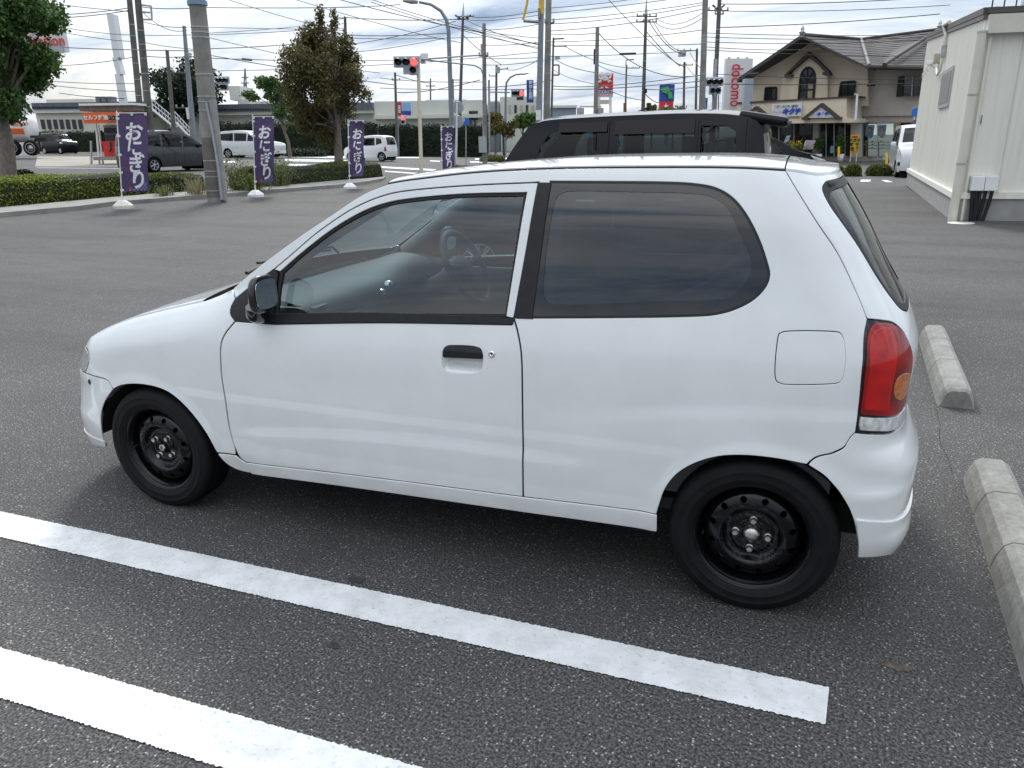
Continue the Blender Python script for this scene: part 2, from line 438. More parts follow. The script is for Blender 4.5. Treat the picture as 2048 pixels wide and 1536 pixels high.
class HatchSkin:
    def __init__(s,xr=xr_x,xf=xf_x,lr=.26,lf=.34,a_r=(.75,.85),a_f=(.6,.78)):
        s.XR=pchip(xr_z,xr); s.XF=pchip(xf_z,xf); s.lr=lr; s.lf=lf; s.ar=a_r; s.af=a_f
    def hw(s,x,z):
        h=PROF(z - .045*(np.clip(x,0,2.2)-1.0)*smooth(.6,.85,z)*(1-smooth(1.2,1.4,z)))*TAPX(x)
        w=1-smooth(.30,.60,x)
        d=np.clip((z-(ZSH(x)-.14))/.14,0,1.0)
        h=h-w*.055*(1-np.sqrt(1-(d*.88)**2))/.525
        zc=ZCR(x); h=h+.0065*(1-smooth(zc-.028,zc+.022,z))*smooth(.36,.55,x)*(1-smooth(1.6,1.95,x))
        zq=ZQC(x); h=h+.0055*(1-smooth(zq-.045,zq+.012,z))*smooth(1.65,2.1,x)
        for ax,r in ((-.02,.322),(2.375,.325)):
            q=np.hypot(x-ax,z-.225)-r
            h=h+.010*(1-smooth(-.01,.055,q))*smooth(-.05,.12,z-.2)
        return h
    def P(s,u,z):
        u=np.asarray(u,float); z=np.asarray(z,float); u,z=np.broadcast_arrays(u,z)
        xr=s.XR(z); xf=s.XF(z); xc=xr-s.lr; xd=xf+s.lf
        x=np.clip(u,xd,xc); y=s.hw(x,z)
        hc=s.hw(xc,z); hd=s.hw(xd,z)
        # slope continuity: side slope dh/dx at the joint
        e=1e-3; sc=(s.hw(xc,z)-s.hw(xc-e,z))/e; sd=(s.hw(xd+e,z)-s.hw(xd,z))/e
        t=np.clip((u-xc)/DR,0,1)
        def bez(t,p0,p1,p2,p3): return (1-t)**3*p0+3*t*(1-t)**2*p1+3*t*t*(1-t)*p2+t**3*p3
        bx=bez(t,xc,xc+s.ar[0]*s.lr,xr,xr); by=bez(t,hc,hc+sc*s.ar[0]*s.lr,hc*s.ar[1],0)
        m=u>xc; x=np.where(m,bx,x); y=np.where(m,by,y)
        t=np.clip((xd-u)/DF,0,1)
        bx=bez(t,xd,xd-s.af[0]*s.lf,xf,xf); by=bez(t,hd,hd-sd*s.af[0]*s.lf,hd*s.af[1],0)
        m=u<xd; x=np.where(m,bx,x); y=np.where(m,by,y)
        return np.stack([x,YC-y,z],-1)
    def N(s,u,z):
        e=1e-3
        a=s.P(u+e,z)-s.P(u-e,z); b=s.P(u,z+e)-s.P(u,z-e)
        n=np.cross(a,b); return n/np.linalg.norm(n,axis=-1,keepdims=True)

SK = HatchSkin()
CV = {
'ditch': [(1.065,1.302),(1.140,1.317),(1.249,1.337),(1.373,1.355),(1.528,1.368),(1.714,1.376),(1.979,1.379),(2.186,1.378),(2.434,1.371)],
'pillar_sil': [(0.443,0.944),(0.620,1.066),(0.753,1.151),(0.883,1.227),(0.977,1.282),(1.031,1.310),(1.091,1.331)],
'dooropen': [(0.652,1.033),(0.723,1.086),(0.820,1.159),(0.948,1.237),(1.070,1.286),(1.131,1.300),(1.250,1.313),(1.422,1.325),(1.587,1.332),(1.623,1.333)],
'winin': [(0.667,1.018),(0.757,1.087),(0.886,1.176),(1.011,1.240),(1.102,1.268),(1.194,1.282),(1.367,1.297),(1.589,1.306)],
'sail': [(0.480,0.838),(0.454,0.868),(0.456,0.884),(0.468,0.913),(0.517,0.948),(0.590,0.994),(0.640,1.025),(0.651,1.015),(0.632,0.849)],
'doorfront': [(0.480,0.836),(0.435,0.788),(0.416,0.752),(0.407,0.688),(0.402,0.624),(0.402,0.525),(0.394,0.399),(0.402,0.319),(0.416,0.276),(0.444,0.259)],
'doorbot': [(0.444,0.259),(0.881,0.280),(1.608,0.294),(2.065,0.311)],
'sillbot': [(0.457,0.211),(0.870,0.228),(1.945,0.239),(2.076,0.243)],
'doorrear': [(1.580,0.917),(1.592,0.882),(1.607,0.826),(1.613,0.771),(1.614,0.653),(1.614,0.475),(1.608,0.294)],
'farch': [(-0.327,0.226),(-0.310,0.292),(-0.285,0.372),(-0.244,0.437),(-0.170,0.509),(-0.123,0.530),(-0.039,0.545),(0.062,0.545),(0.131,0.527),(0.188,0.489),(0.240,0.432),(0.280,0.365),(0.309,0.285),(0.336,0.240),(0.384,0.216),(0.457,0.211)],
'fbump': [(-0.383,0.557),(-0.201,0.540),(-0.170,0.509)],
'lampedge': [(-0.546,0.649),(-0.383,0.654),(-0.350,0.633),(-0.346,0.613),(-0.391,0.556)],
'bpil': [(1.630,1.334),(1.669,1.333),(1.640,0.922),(1.583,0.919)],
'qwin': [(1.671,1.333),(1.855,1.333),(2.027,1.332),(2.110,1.328),(2.172,1.317),(2.219,1.292),(2.258,1.252),(2.300,1.186),(2.329,1.121),(2.340,1.086),(2.335,1.058),(2.307,1.021),(2.262,0.992),(2.204,0.972),(2.103,0.960),(1.889,0.944),(1.641,0.927)],
'qin': [(1.690,1.286),(1.703,1.302),(1.720,1.308),(1.955,1.309),(2.089,1.307),(2.155,1.300),(2.188,1.286),(2.216,1.261),(2.253,1.196),(2.283,1.137),(2.292,1.113),(2.289,1.079),(2.270,1.046),(2.241,1.019),(2.197,1.010),(2.017,0.994),(1.701,0.971),(1.681,0.980),(1.672,1.000)],
'tgate': [(2.494,1.398),(2.453,1.383),(2.437,1.367),(2.482,1.309),(2.547,1.225),(2.620,1.147),(2.679,1.053),(2.703,0.976)],
'rwin': [(2.755,1.352),(2.633,1.323),(2.687,1.243),(2.781,1.157),(2.861,1.075),(2.924,1.019),(3.033,0.961)],
'rbump': [(2.656,0.646),(2.650,0.636),(2.628,0.608),(2.584,0.590),(2.518,0.565),(2.498,0.545)],
'rarch': [(2.068,0.248),(2.070,0.319),(2.092,0.406),(2.128,0.464),(2.180,0.505),(2.247,0.537),(2.317,0.550),(2.408,0.550),(2.497,0.539),(2.548,0.509),(2.597,0.460),(2.656,0.404),(2.702,0.333),(2.723,0.251)],
'bumpbot': [(2.724,0.251),(2.895,0.246),(3.033,0.222)],
'fuel': [(2.397,0.930),(2.544,0.938),(2.564,0.934),(2.575,0.918),(2.579,0.809),(2.570,0.798),(2.541,0.791),(2.407,0.780),(2.393,0.785),(2.386,0.801),(2.383,0.907),(2.386,0.924)],
'handle': [(1.332,0.790),(1.341,0.812),(1.368,0.817),(1.449,0.820),(1.472,0.814),(1.478,0.790),(1.473,0.778),(1.337,0.772)],
'recess': [(1.330,0.771),(1.330,0.739),(1.346,0.725),(1.414,0.726),(1.459,0.733),(1.477,0.751),(1.478,0.783)],
'fsh': [(-0.536,0.652),(-0.530,0.675),(-0.384,0.714),(-0.244,0.759),(-0.043,0.808),(0.087,0.843),(0.214,0.873),(0.283,0.889),(0.354,0.913),(0.438,0.945)],
}
def skin(name, loops, mt, parent=None, off=0.0, gap=.0046, flange=.0055, side='near', h=.03, hole_gap=None, rnd_=.0018, fn=None):
    """a sheet of the body surface inside the given (u,z) outlines, with rounded, turned-in edges.
    side: 'near', 'far' (mirrored) or 'both' (two halves of one centre panel)"""
    P = fn or SK.P
    def PN(q):
        e = 8e-4; uc = q[:, 0] if fn else np.clip(q[:, 0], SK.XF(q[:, 1]) + SK.lf - DF + .004, SK.XR(q[:, 1]) - SK.lr + DR - .004)
        a = P(uc + e, q[:, 1]) - P(uc - e, q[:, 1]); b = P(uc, q[:, 1] + e) - P(uc, q[:, 1] - e)
        n = np.cross(a, b); ln = np.linalg.norm(n, axis=1)[:, None]
        n = np.where(ln > 1e-12, n / np.maximum(ln, 1e-12), np.array([0, -1.0, 0])); return P(q[:, 0], q[:, 1]), n
    L = [inset(loops[0], gap)] + [inset(q, -(gap if hole_gap is None else hole_gap)) for q in loops[1:]]
    V2, F = tri(L, h)
    ar = np.cross(V2[F[:, 1]] - V2[F[:, 0]], V2[F[:, 2]] - V2[F[:, 0]])
    F[ar < 0] = F[ar < 0][:, ::-1]
    p, n = PN(V2); V = [p + n * off]; N = [n]; FF = [F]; k = len(p)
    if flange > 0:
        for i, q in enumerate(L):
            if signed_area(q) < 0: q = q[::-1]
            qo = inset(q, -rnd_ if i == 0 else rnd_)
            p0, n0 = PN(q); p1, n1 = PN(qo); o = p1 - p0; o = o / (np.linalg.norm(o, axis=1)[:, None] + 1e-12)
            m_ = len(q)
            rings = [(p0 + n0 * off, n0), (p0 + n0 * (off - rnd_ * .3) + o * rnd_ * .7, (n0 + o) / 1.4142), (p0 + n0 * (off - rnd_) + o * rnd_, o), (p0 + n0 * (off - flange) + o * rnd_, o)]
            for a, b in rings: V.append(a); N.append(b)
            idx = np.arange(m_); j = (idx + 1) % m_
            for r_ in range(3):
                A = k + r_ * m_ + idx; B = k + r_ * m_ + j; Cc = A + m_; D = B + m_
                qd = np.stack([A, Cc, D, B], 1) if i == 0 else np.stack([A, B, D, Cc], 1)
                FF.append(qd)
            k += 4 * m_
    V = np.concatenate(V); N = np.concatenate(N); fl = [list(f) for q in FF for f in q]
    def mir(V, N, fl): V = V.copy(); N = N.copy(); V[:, 1] = 2 * YC - V[:, 1]; N[:, 1] *= -1; return V, N, [f[::-1] for f in fl]
    if side == 'far': V, N, fl = mir(V, N, fl)
    elif side == 'both':
        V2_, N2_, f2 = mir(V, N, fl); f2 = [[i + len(V) for i in f] for f in f2]
        V = np.concatenate([V, V2_]); N = np.concatenate([N, N2_]); fl = fl + f2
    return mesh_np(name, V, fl, mt, parent, normals=N)
def rev(c): return list(c)[::-1]
def sweep_top(name, E, crown, mt, parent, bow=None, nlat=25, z0=0.0, pw=2.0, flange=.012):
    """sheet spanning from edge curve E (near side, 3D) to its mirror image, arched by crown(x)"""
    E = arr(E); t = np.linspace(-1, 1, nlat); V = []
    for e in E:
        ye = YC - e[1]; c = crown(e[0]); b = bow(e) if bow else 0
        for q in t:
            w = 1 - abs(q) ** pw
            V.append((e[0] - b * (1 - q * q), YC + ye * q, e[2] + z0 + c * w))
    n = nlat; m_ = len(E)
    F = [(i * n + j, (i + 1) * n + j, (i + 1) * n + j + 1, i * n + j + 1) for i in range(m_ - 1) for j in range(n - 1)]
    # turned-down rim along both edges
    k = len(V)
    for s_, j in ((0, 0), (1, n - 1)):
        for i in range(m_): q = V[i * n + j]; V.append((q[0], q[1] + (-.006 if s_ else .006), q[2] - flange))
    for i in range(m_ - 1):
        F.append((i * n, k + i, k + i + 1, (i + 1) * n)); F.append((i * n + n - 1, (i + 1) * n + n - 1, k + m_ + i + 1, k + m_ + i))
    V = np.array(V)
    f0 = F[0]; nn = np.cross(V[f0[1]] - V[f0[0]], V[f0[2]] - V[f0[0]])
    F2 = []
    for f in F: F2.append(f if True else f)
    o = mesh_np(name, V, F2, mt, parent)
    bm = bmesh.new(); bm.from_mesh(o.data); bmesh.ops.recalc_face_normals(bm, faces=bm.faces[:]); bm.to_mesh(o.data); bm.free()
    return o

# ------------------------------------------------------------------ hatchback materials
def paint_white():
    mt = mat('car_paint_white', (.80, .825, .835), .32, coat=1.0, var=0.0)
    nt = mt.node_tree; b = nt.nodes['Principled BSDF']; t = nt.nodes.new('ShaderNodeTexCoord')
    n = nt.nodes.new('ShaderNodeTexNoise'); n.inputs['Scale'].default_value = 3.2; n.inputs['Detail'].default_value = 6; n.inputs['Roughness'].default_value = .65
    r = nt.nodes.new('ShaderNodeValToRGB'); r.color_ramp.elements[0].position = .35; r.color_ramp.elements[0].color = (.75, .775, .785, 1)
    r.color_ramp.elements[1].position = .62; r.color_ramp.elements[1].color = (.80, .83, .838, 1)
    nt.links.new(t.outputs['Object'], n.inputs['Vector']); nt.links.new(n.outputs[0], r.inputs[0])
    # road grime low on the body: brown film that thins out upwards in blotches
    sp = nt.nodes.new('ShaderNodeSeparateXYZ'); nt.links.new(t.outputs['Object'], sp.inputs[0])
    mr = nt.nodes.new('ShaderNodeMapRange'); mr.inputs[1].default_value = .20; mr.inputs[2].default_value = .40; mr.inputs[3].default_value = .55; mr.inputs[4].default_value = 0
    nt.links.new(sp.outputs[2], mr.inputs[0])
    n2 = nt.nodes.new('ShaderNodeTexNoise'); n2.inputs['Scale'].default_value = 14; n2.inputs['Detail'].default_value = 8
    nt.links.new(t.outputs['Object'], n2.inputs['Vector'])
    mu = nt.nodes.new('ShaderNodeMath'); mu.operation = 'MULTIPLY'; nt.links.new(mr.outputs[0], mu.inputs[0]); nt.links.new(n2.outputs[0], mu.inputs[1])
    mx = nt.nodes.new('ShaderNodeMix'); mx.data_type = 'RGBA'; nt.links.new(mu.outputs[0], mx.inputs['Factor'])
    nt.links.new(r.outputs[0], mx.inputs['A']); mx.inputs['B'].default_value = (.40, .35, .29, 1)
    nt.links.new(mx.outputs['Result'], b.inputs['Base Color'])
    rr = nt.nodes.new('ShaderNodeMapRange'); rr.inputs[3].default_value = .22; rr.inputs[4].default_value = .42
    nt.links.new(n.outputs[0], rr.inputs[0]); nt.links.new(rr.outputs[0], b.inputs['Roughness'])
    return mt
M_W = paint_white()
M_BT = mat('black_trim_plastic', (.016, .016, .018), .45, spec=.35, var=.2, scale=40)
M_BG = mat('black_gloss_plastic', (.010, .010, .011), .12, coat=.6, var=.1)
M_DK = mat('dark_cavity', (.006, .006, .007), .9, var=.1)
M_RB = mat('rubber_seal', (.012, .012, .013), .6, var=.15, scale=30)
M_TY = mat('tyre_rubber', (.0055, .0055, .0065), .68, spec=.25, var=.35, scale=18, bump=.25, bscale=90)
M_RIM = mat('black_steel_wheel', (.003, .003, .004), .20, coat=.2, spec=.28, var=.3, scale=25)
M_CH = mat('chrome', (.72, .72, .72), .16, metal=1, var=.15, scale=30)
M_CHD = mat('dull_chrome', (.55, .54, .51), .30, metal=1, var=.25, scale=60)
M_GS = glass('side_glass', (.46, .58, .63), 2.1)
M_GQ = glass('privacy_glass', (.15, .22, .31), 2.05)
M_GW = glass('windscreen_glass', (.80, .88, .86), 1.5)
M_IN = mat('interior_grey', (.10, .105, .11), .75, var=.15, scale=15)
M_IND = mat('interior_dark', (.035, .037, .04), .7, var=.15, scale=15)
M_SEAT = mat('seat_fabric', (.075, .085, .105), .9, var=.3, scale=60, bump=.3, bscale=300)
M_MIR = mat('mirror_glass', (.85, .88, .87), .02, metal=1, var=0)
M_FRIT = mat('window_border_black', (.004, .004, .006), .03, spec=.9, var=0)

hb = thing('hatchback_car', 'white three door hatchback with black steel wheels parked between white lines', 'car', (0, 0, 0))
def rebase(o, parent): o.parent = parent; return o
c = CV
# tidy the traced ends
TAILC = [(2.703, .972), (2.795, .965), (2.876, .953), (2.944, .921), (2.992, .873), (3.030, .80), (3.045, .73), (3.035, .67), (3.00, .632), (2.905, .634), (2.80, .643), (2.672, .651)]
TAILL = [(2.672, .651), (2.672, .736), (2.660, .850), (2.672, .930), (2.703, .972)]
NOSE_Z = .652
fsh = [(-.536, .654), (-.47, .690), (-.384, .716), (-.244, .759), (-.10, .796), (.087, .843), (.214, .873), (.283, .889), (.354, .913), (.437, .945)]
lamp_e = [(-.536, .654), (-.44, .656), (-.385, .650), (-.352, .632), (-.346, .610), (-.391, .556)]
fb = [(-.391, .556), (-.30, .552), (-.201, .541), (-.170, .509)]
arch_f_fr = [(-.327, .226), (-.310, .292), (-.285, .372), (-.244, .437), (-.170, .509)]
arch_f_top = [(-.170, .509), (-.123, .530), (-.039, .546), (.063, .545), (.131, .527), (.188, .489), (.240, .432), (.280, .365), (.309, .285)]
arch_f_low = [(.309, .285), (.336, .240), (.384, .216), (.457, .211)]
door_f = [(.480, .837), (.435, .788), (.416, .752), (.407, .688), (.402, .624), (.402, .525), (.395, .399), (.402, .319), (.416, .276), (.444, .259)]
sail_l = [(.480, .837), (.454, .862), (.454, .886), (.468, .913)]
sail_u = [(.468, .913), (.517, .947), (.590, .994), (.646, 1.029)]
door_open = [(.646, 1.029), (.723, 1.086), (.820, 1.159), (.948, 1.237), (1.010, 1.265), (1.070, 1.286), (1.131, 1.300), (1.250, 1.313), (1.422, 1.325), (1.627, 1.334)]
pillar_b = [(1.627, 1.334), (1.606, 1.14), (1.578, .917)]
door_r = [(1.578, .917), (1.592, .882), (1.607, .826), (1.613, .771), (1.615, .653), (1.614, .475), (1.608, .294)]
door_bot = [(.444, .259), (.881, .277), (1.608, .294)]
qbot = [(1.608, .294), (2.067, .306)]
sill_bot = [(.457, .211), (.870, .224), (1.50, .233), (2.067, .240)]
arch_r1 = [(2.067, .240), (2.067, .306)]
arch_r2 = [(2.067, .306), (2.075, .345), (2.092, .406), (2.128, .464), (2.180, .507), (2.247, .538), (2.317, .551), (2.408, .552), (2.498, .542)]
arch_r3 = [(2.498, .542), (2.548, .512), (2.597, .462), (2.656, .404), (2.702, .332), (2.723, .251)]
rb = [(2.498, .542), (2.518, .565), (2.584, .590), (2.628, .608), (2.650, .636), (2.672, .651)]
ditch = [(1.091, 1.328), (1.140, 1.336), (1.249, 1.349), (1.373, 1.362), (1.528, 1.372), (1.714, 1.378), (1.979, 1.380), (2.186, 1.379), (2.440, 1.371)]
pil = [(.437, .945), (.520, 1.000), (.620, 1.066), (.754, 1.151), (.883, 1.227), (.976, 1.282), (1.031, 1.308), (1.091, 1.328)]
tg = [(2.440, 1.371), (2.482, 1.309), (2.547, 1.225), (2.620, 1.147), (2.675, 1.053), (2.703, .972)]
def ctr_r(z): return float(SK.XR(z)) - SK.lr + DR + .05
def ctr_f(z): return float(SK.XF(z)) + SK.lf - DF - .05
fuel = loop(c['fuel'] + [c['fuel'][0]], step=.008)
fuel = spline(c['fuel'], .008, closed=True)
qwin = loop(c['qwin'] + [(1.641, .927)], [(1.641, .927), (1.671, 1.333)])
qin = spline(c['qin'], .01, closed=True)
SIDES = ('near', 'far')
def bool_(x): return x
L_body = loop(pil, ditch, tg, rev(TAILL), rev(rb), rev(arch_r2), rev(qbot), rev(door_r), rev(pillar_b), rev(door_open), rev(sail_u), [(.468, .913), (.437, .945)])
L_fend = loop(fsh, [(.437, .945), (.468, .913)], rev(sail_l), door_f[:-2] + [(.398, .286)], [(.398, .286), (.309, .285)], rev(arch_f_top), rev(fb), rev(lamp_e))
L_fsill = loop([(.309, .285), (.398, .286)], [(.398, .286), (.404, .300), (.416, .276), (.444, .259)][0:1] + [(.418, .272), (.444, .259)], [(.444, .259), (.457, .211)], rev(arch_f_low))
L_sill = loop(door_bot + [], [(1.608, .294), (2.067, .306)], rev(arch_r1), rev(sill_bot), [(.457, .211), (.444, .259)])
L_door = loop(door_f, door_bot, rev(door_r), [(1.578, .917), (1.572, .898)], [(1.572, .898), (1.1, .873), (.655, .838)], [(.655, .838), (.480, .837)])
L_frame = loop(door_open, pillar_b, [(1.578, .917), (1.551, .921)], [(1.551, .921), (1.572, 1.12), (1.592, 1.304)], rev([(.672, 1.022), (.757, 1.088), (.886, 1.176), (1.011, 1.240), (1.102, 1.268), (1.194, 1.282), (1.367, 1.297), (1.592, 1.304)]), [(.672, 1.022), (.646, 1.029)])
L_dglass = loop([(.655, .875), (.662, .96), (.672, 1.022)], [(.672, 1.022), (.757, 1.088), (.886, 1.176), (1.011, 1.240), (1.102, 1.268), (1.194, 1.282), (1.367, 1.297), (1.592, 1.304)], [(1.592, 1.304), (1.572, 1.12), (1.552, .925)], [(1.552, .925), (.655, .875)])
L_belt = loop([(.655, .840), (1.1, .873), (1.577, .899)], [(1.577, .899), (1.580, .917)], [(1.580, .917), (1.1, .905), (.650, .874)], [(.650, .874), (.655, .840)])
L_sail = loop(sail_l, sail_u, [(.646, 1.029), (.663, 1.015)], [(.663, 1.015), (.655, .95), (.650, .840)], [(.650, .840), (.480, .837)])
L_bpil = loop([(1.627, 1.334), (1.669, 1.334)], [(1.669, 1.334), (1.656, 1.14), (1.640, .919)], [(1.640, .919), (1.578, .917)], rev(pillar_b))
for sd_ in SIDES:
    bs = skin('body_side', [L_body, inset(qwin, -.006), fuel], M_W, hb, side=sd_, hole_gap=.0025, h=.014)
    bs['label'] = 'white quarter panel with the roof rail and windscreen pillar'
    if sd_ == 'near': skin('fuel_lid', [fuel], M_W, bs, side=sd_, gap=.0034, h=.02)
    else: skin('fuel_lid', [fuel], M_W, bs, side=sd_, gap=.0034, h=.02)
    skin('front_fender', [L_fend], M_W, hb, side=sd_, h=.013)
    skin('sill_end', [L_fsill], M_W, hb, side=sd_, off=.003)
    skin('side_sill', [L_sill], M_W, hb, side=sd_, off=.004, gap=.0014)
    # door with its recess behind the handle
    rec = loop([(1.330, .795), (1.342, .812), (1.368, .818), (1.449, .820), (1.470, .814), (1.479, .792)], [(1.479, .792), (1.478, .752), (1.460, .733), (1.414, .725), (1.346, .726), (1.330, .741), (1.330, .795)], step=.006)
    key = arr([(1.5085 + .0125 * math.cos(a), .799 + .0125 * math.sin(a)) for a in np.linspace(0, 2 * math.pi, 25)[:-1]])
    dr = skin('door', [L_door, rec, key], M_W, hb, side=sd_, hole_gap=0.0, h=.013)
    skin('door_frame', [L_frame], M_W, dr, side=sd_, off=.001, gap=.0030)
    bowl = lambda u, z: SK.P(u, z) + np.stack([np.zeros_like(u), .030 * smooth(0, .030, np.minimum(np.minimum(z - .724, .825 - z) * 1.0, np.minimum(u - 1.326, 1.483 - u))), np.zeros_like(u)], -1)
    skin('handle_recess', [inset(rec, -.003)], M_W, dr, side=sd_, gap=0, flange=0, h=.009, off=-.0015, fn=bowl)
    grip = lambda u, z: SK.P(u, z) - np.stack([np.zeros_like(u), .005 * smooth(.772, .80, z) * (1 - smooth(.80, .822, z)) + .001, np.zeros_like(u)], -1)
    gl_ = loop([(1.336, .780), (1.342, .806), (1.352, .814), (1.37, .8165), (1.447, .8185), (1.467, .812), (1.475, .790), (1.475, .781)], [(1.475, .781), (1.336, .775)], step=.006)
    skin('handle', [gl_], M_BT, dr, side=sd_, gap=0, flange=.022, h=.012, off=.001, fn=grip)
    kc = SK.P(np.array([1.5085]), np.array([.799]))[0]; kn = SK.N(np.array([1.5085]), np.array([.799]))[0]
    if sd_ == 'far': kc[1] = 2 * YC - kc[1]; kn[1] *= -1
    b_ = MB(); b_.lathe([(.0001, .004), (.0045, .004), (.0048, .006), (.0075, .0065), (.011, .004), (.0122, .0), (.0122, -.02)], kc, kn, 20)
    b_.obj('lock_cylinder', M_CH, dr)
    b_ = MB(); b_.box(kc + kn * .0045, (.0018, .002, .006)); b_.obj('key_slot', M_DK, dr)
    skin('belt_trim', [L_belt], M_BT, dr, side=sd_, off=.004, gap=.0005, flange=.02)
    skin('window_glass', [L_dglass], M_GS, dr, side=sd_, off=-.012, gap=-.014, flange=0, h=.06)
    seal = loop([(.664, .875), (.670, .96), (.680, 1.018)], [(.680, 1.018), (.757, 1.080), (.886, 1.168), (1.011, 1.232), (1.102, 1.2605), (1.194, 1.2745), (1.367, 1.2895), (1.583, 1.2965)], [(1.583, 1.2965), (1.566, 1.12), (1.546, .925)], [(1.546, .925), (.664, .875)])
    skin('window_seal', [inset(L_dglass, -.004), seal], M_RB, dr, side=sd_, off=-.006, gap=0, flange=.01, h=.05)
    skin('mirror_base', [L_sail], M_BT, dr, side=sd_, off=.002, gap=.0005)
    skin('pillar_trim', [L_bpil], M_BT, hb, side=sd_, off=.002, gap=.0012)
    qg = skin('quarter_window', [qwin], M_GQ, hb, side=sd_, off=-.003, gap=.001, flange=0, h=.06)
    skin('window_border', [qwin, qin], M_FRIT, qg, side=sd_, off=-.0015, gap=.001, flange=0, hole_gap=0, h=.04)
    skin('window_gasket', [inset(qwin, -.0075), inset(qwin, .001)], M_RB, qg, side=sd_, off=-.002, gap=0, hole_gap=0, flange=.012, h=.05)
    # black sheet close behind the outer panels; its colour stands in for gap shade
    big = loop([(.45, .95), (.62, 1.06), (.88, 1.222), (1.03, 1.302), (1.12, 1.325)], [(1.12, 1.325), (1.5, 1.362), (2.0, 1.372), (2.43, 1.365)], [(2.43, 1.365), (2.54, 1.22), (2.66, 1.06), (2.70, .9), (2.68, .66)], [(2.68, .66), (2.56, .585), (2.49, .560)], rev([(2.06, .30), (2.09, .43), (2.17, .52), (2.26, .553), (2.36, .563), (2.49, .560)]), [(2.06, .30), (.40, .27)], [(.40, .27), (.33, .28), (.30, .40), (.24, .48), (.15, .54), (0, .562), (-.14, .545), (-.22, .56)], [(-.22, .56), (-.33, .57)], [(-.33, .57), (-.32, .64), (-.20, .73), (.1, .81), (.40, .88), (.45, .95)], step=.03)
    skin('gap_shade_sheet', [big, inset(L_dglass, .004), inset(qwin, .020), inset(rec, -.004)], M_DK, hb, side=sd_, off=-.0085, gap=0, flange=0, h=.10)
# ---- ends
lampz = [(-.391, .556), (-.55, .560), (-.72, .572), (-.80, .60), (-.78, .640), (-.66, .652), (-.536, .654)]
L_lamp = loop(lamp_e, lampz)
FB_TOP = [(-.391, .556), (-.55, .557), (-.72, .568), (-.82, .60)]
cf = lambda z: ctr_f(z)
L_fbump = loop(rev(fb), [(-.391, .556), (-.55, .557), (-.72, .569), (cf(.57), .57)], [(cf(.57), .57), (cf(.22), .205)], [(cf(.22), .205), (-.75, .205), (-.50, .212), (-.327, .226)], arch_f_fr)
fbp = skin('front_bumper', [L_fbump], M_W, hb, side='both', h=.035)
for sd_ in SIDES:
    lp = skin('headlight', [L_lamp], mat('headlight_lens', (.62, .62, .58), .08, coat=1, var=.15, scale=40, trans=.35), hb, side=sd_, off=.002, h=.02)
    sk_ = arr([(-.347 + .009 * math.cos(a), .521 + .011 * math.sin(a)) for a in np.linspace(0, 2 * math.pi, 17)[:-1]])
    skin('bumper_plug', [sk_], M_BG, fbp, side=sd_, off=.003, gap=0, flange=.006, h=.01)
L_gr = loop([(-.80, .645), (cf(.645), .648)], [(cf(.648), .648), (cf(.575), .575)], [(cf(.575), .576), (-.74, .576)], [(-.74, .576), (-.815, .602), (-.80, .645)])
skin('grille', [L_gr], M_BT, hb, side='both', off=-.004, gap=.002, h=.04)
L_lip = loop([(-.318, .247), (-.495, .258), (-.75, .262), (cf(.25), .262)], [(cf(.25), .262), (cf(.2), .202)], [(cf(.2), .202), (-.75, .202), (-.50, .208), (-.324, .222)], [(-.324, .222), (-.318, .247)])
skin('front_lip', [L_lip], M_W, fbp, side='both', off=.004, gap=0, flange=.009)
rwl = [(2.76, 1.336), (2.69, 1.332), (2.640, 1.312), (2.655, 1.275), (2.687, 1.243), (2.781, 1.157), (2.861, 1.075), (2.924, 1.019), (2.98, .985), (3.06, .966)]
L_tg = loop([(2.440, 1.371), (2.52, 1.366), (2.62, 1.358), (2.80, 1.357), (ctr_r(1.36), 1.360)], [(ctr_r(1.36), 1.360), (ctr_r(1.338), 1.338)], [(ctr_r(1.338), 1.338), (2.95, 1.338), (2.76, 1.336)], rwl[0:], [(3.06, .966), (ctr_r(.962), .962)], [(ctr_r(.962), .962), (ctr_r(.8), .80), (ctr_r(.61), .61)], [(ctr_r(.61), .61), (3.2, .615), (3.0, .632)], rev(TAILC[0:9]), rev(tg))
tgo = skin('tailgate', [L_tg], M_W, hb, side='both')
L_rw = loop([(ctr_r(1.338), 1.338), (2.95, 1.338), (2.76, 1.336)], rwl, [(3.06, .966), (ctr_r(.962), .962)], [(ctr_r(.962), .962), (ctr_r(1.338), 1.338)])
skin('rear_window', [L_rw], glass('rear_glass', (.60, .66, .62), 1.6), tgo, side='both', off=-.004, gap=.001, flange=0, h=.05)
rw_in = loop([(ctr_r(1.318), 1.318), (2.95, 1.318), (2.775, 1.316)], [(2.775, 1.316), (2.71, 1.309), (2.668, 1.293), (2.705, 1.24), (2.80, 1.157), (2.878, 1.08), (2.940, 1.026), (3.00, .996), (3.08, .982)], [(3.08, .982), (ctr_r(.98), .980)], [(ctr_r(.98), .980), (ctr_r(1.318), 1.318)])
skin('window_seal', [L_rw, rw_in], M_RB, tgo, side='both', off=.0, gap=.0005, flange=.008, hole_gap=0, h=.04)
L_rbump = loop(rb, rev(TAILC[8:]), [(3.00, .632), (3.2, .615), (ctr_r(.60), .610)], [(ctr_r(.60), .610), (ctr_r(.2), .205)], [(ctr_r(.2), .205), (3.033, .222), (2.895, .246), (2.723, .251)], rev(arch_r3))
rbp = skin('rear_bumper', [L_rbump], M_W, hb, side='both')
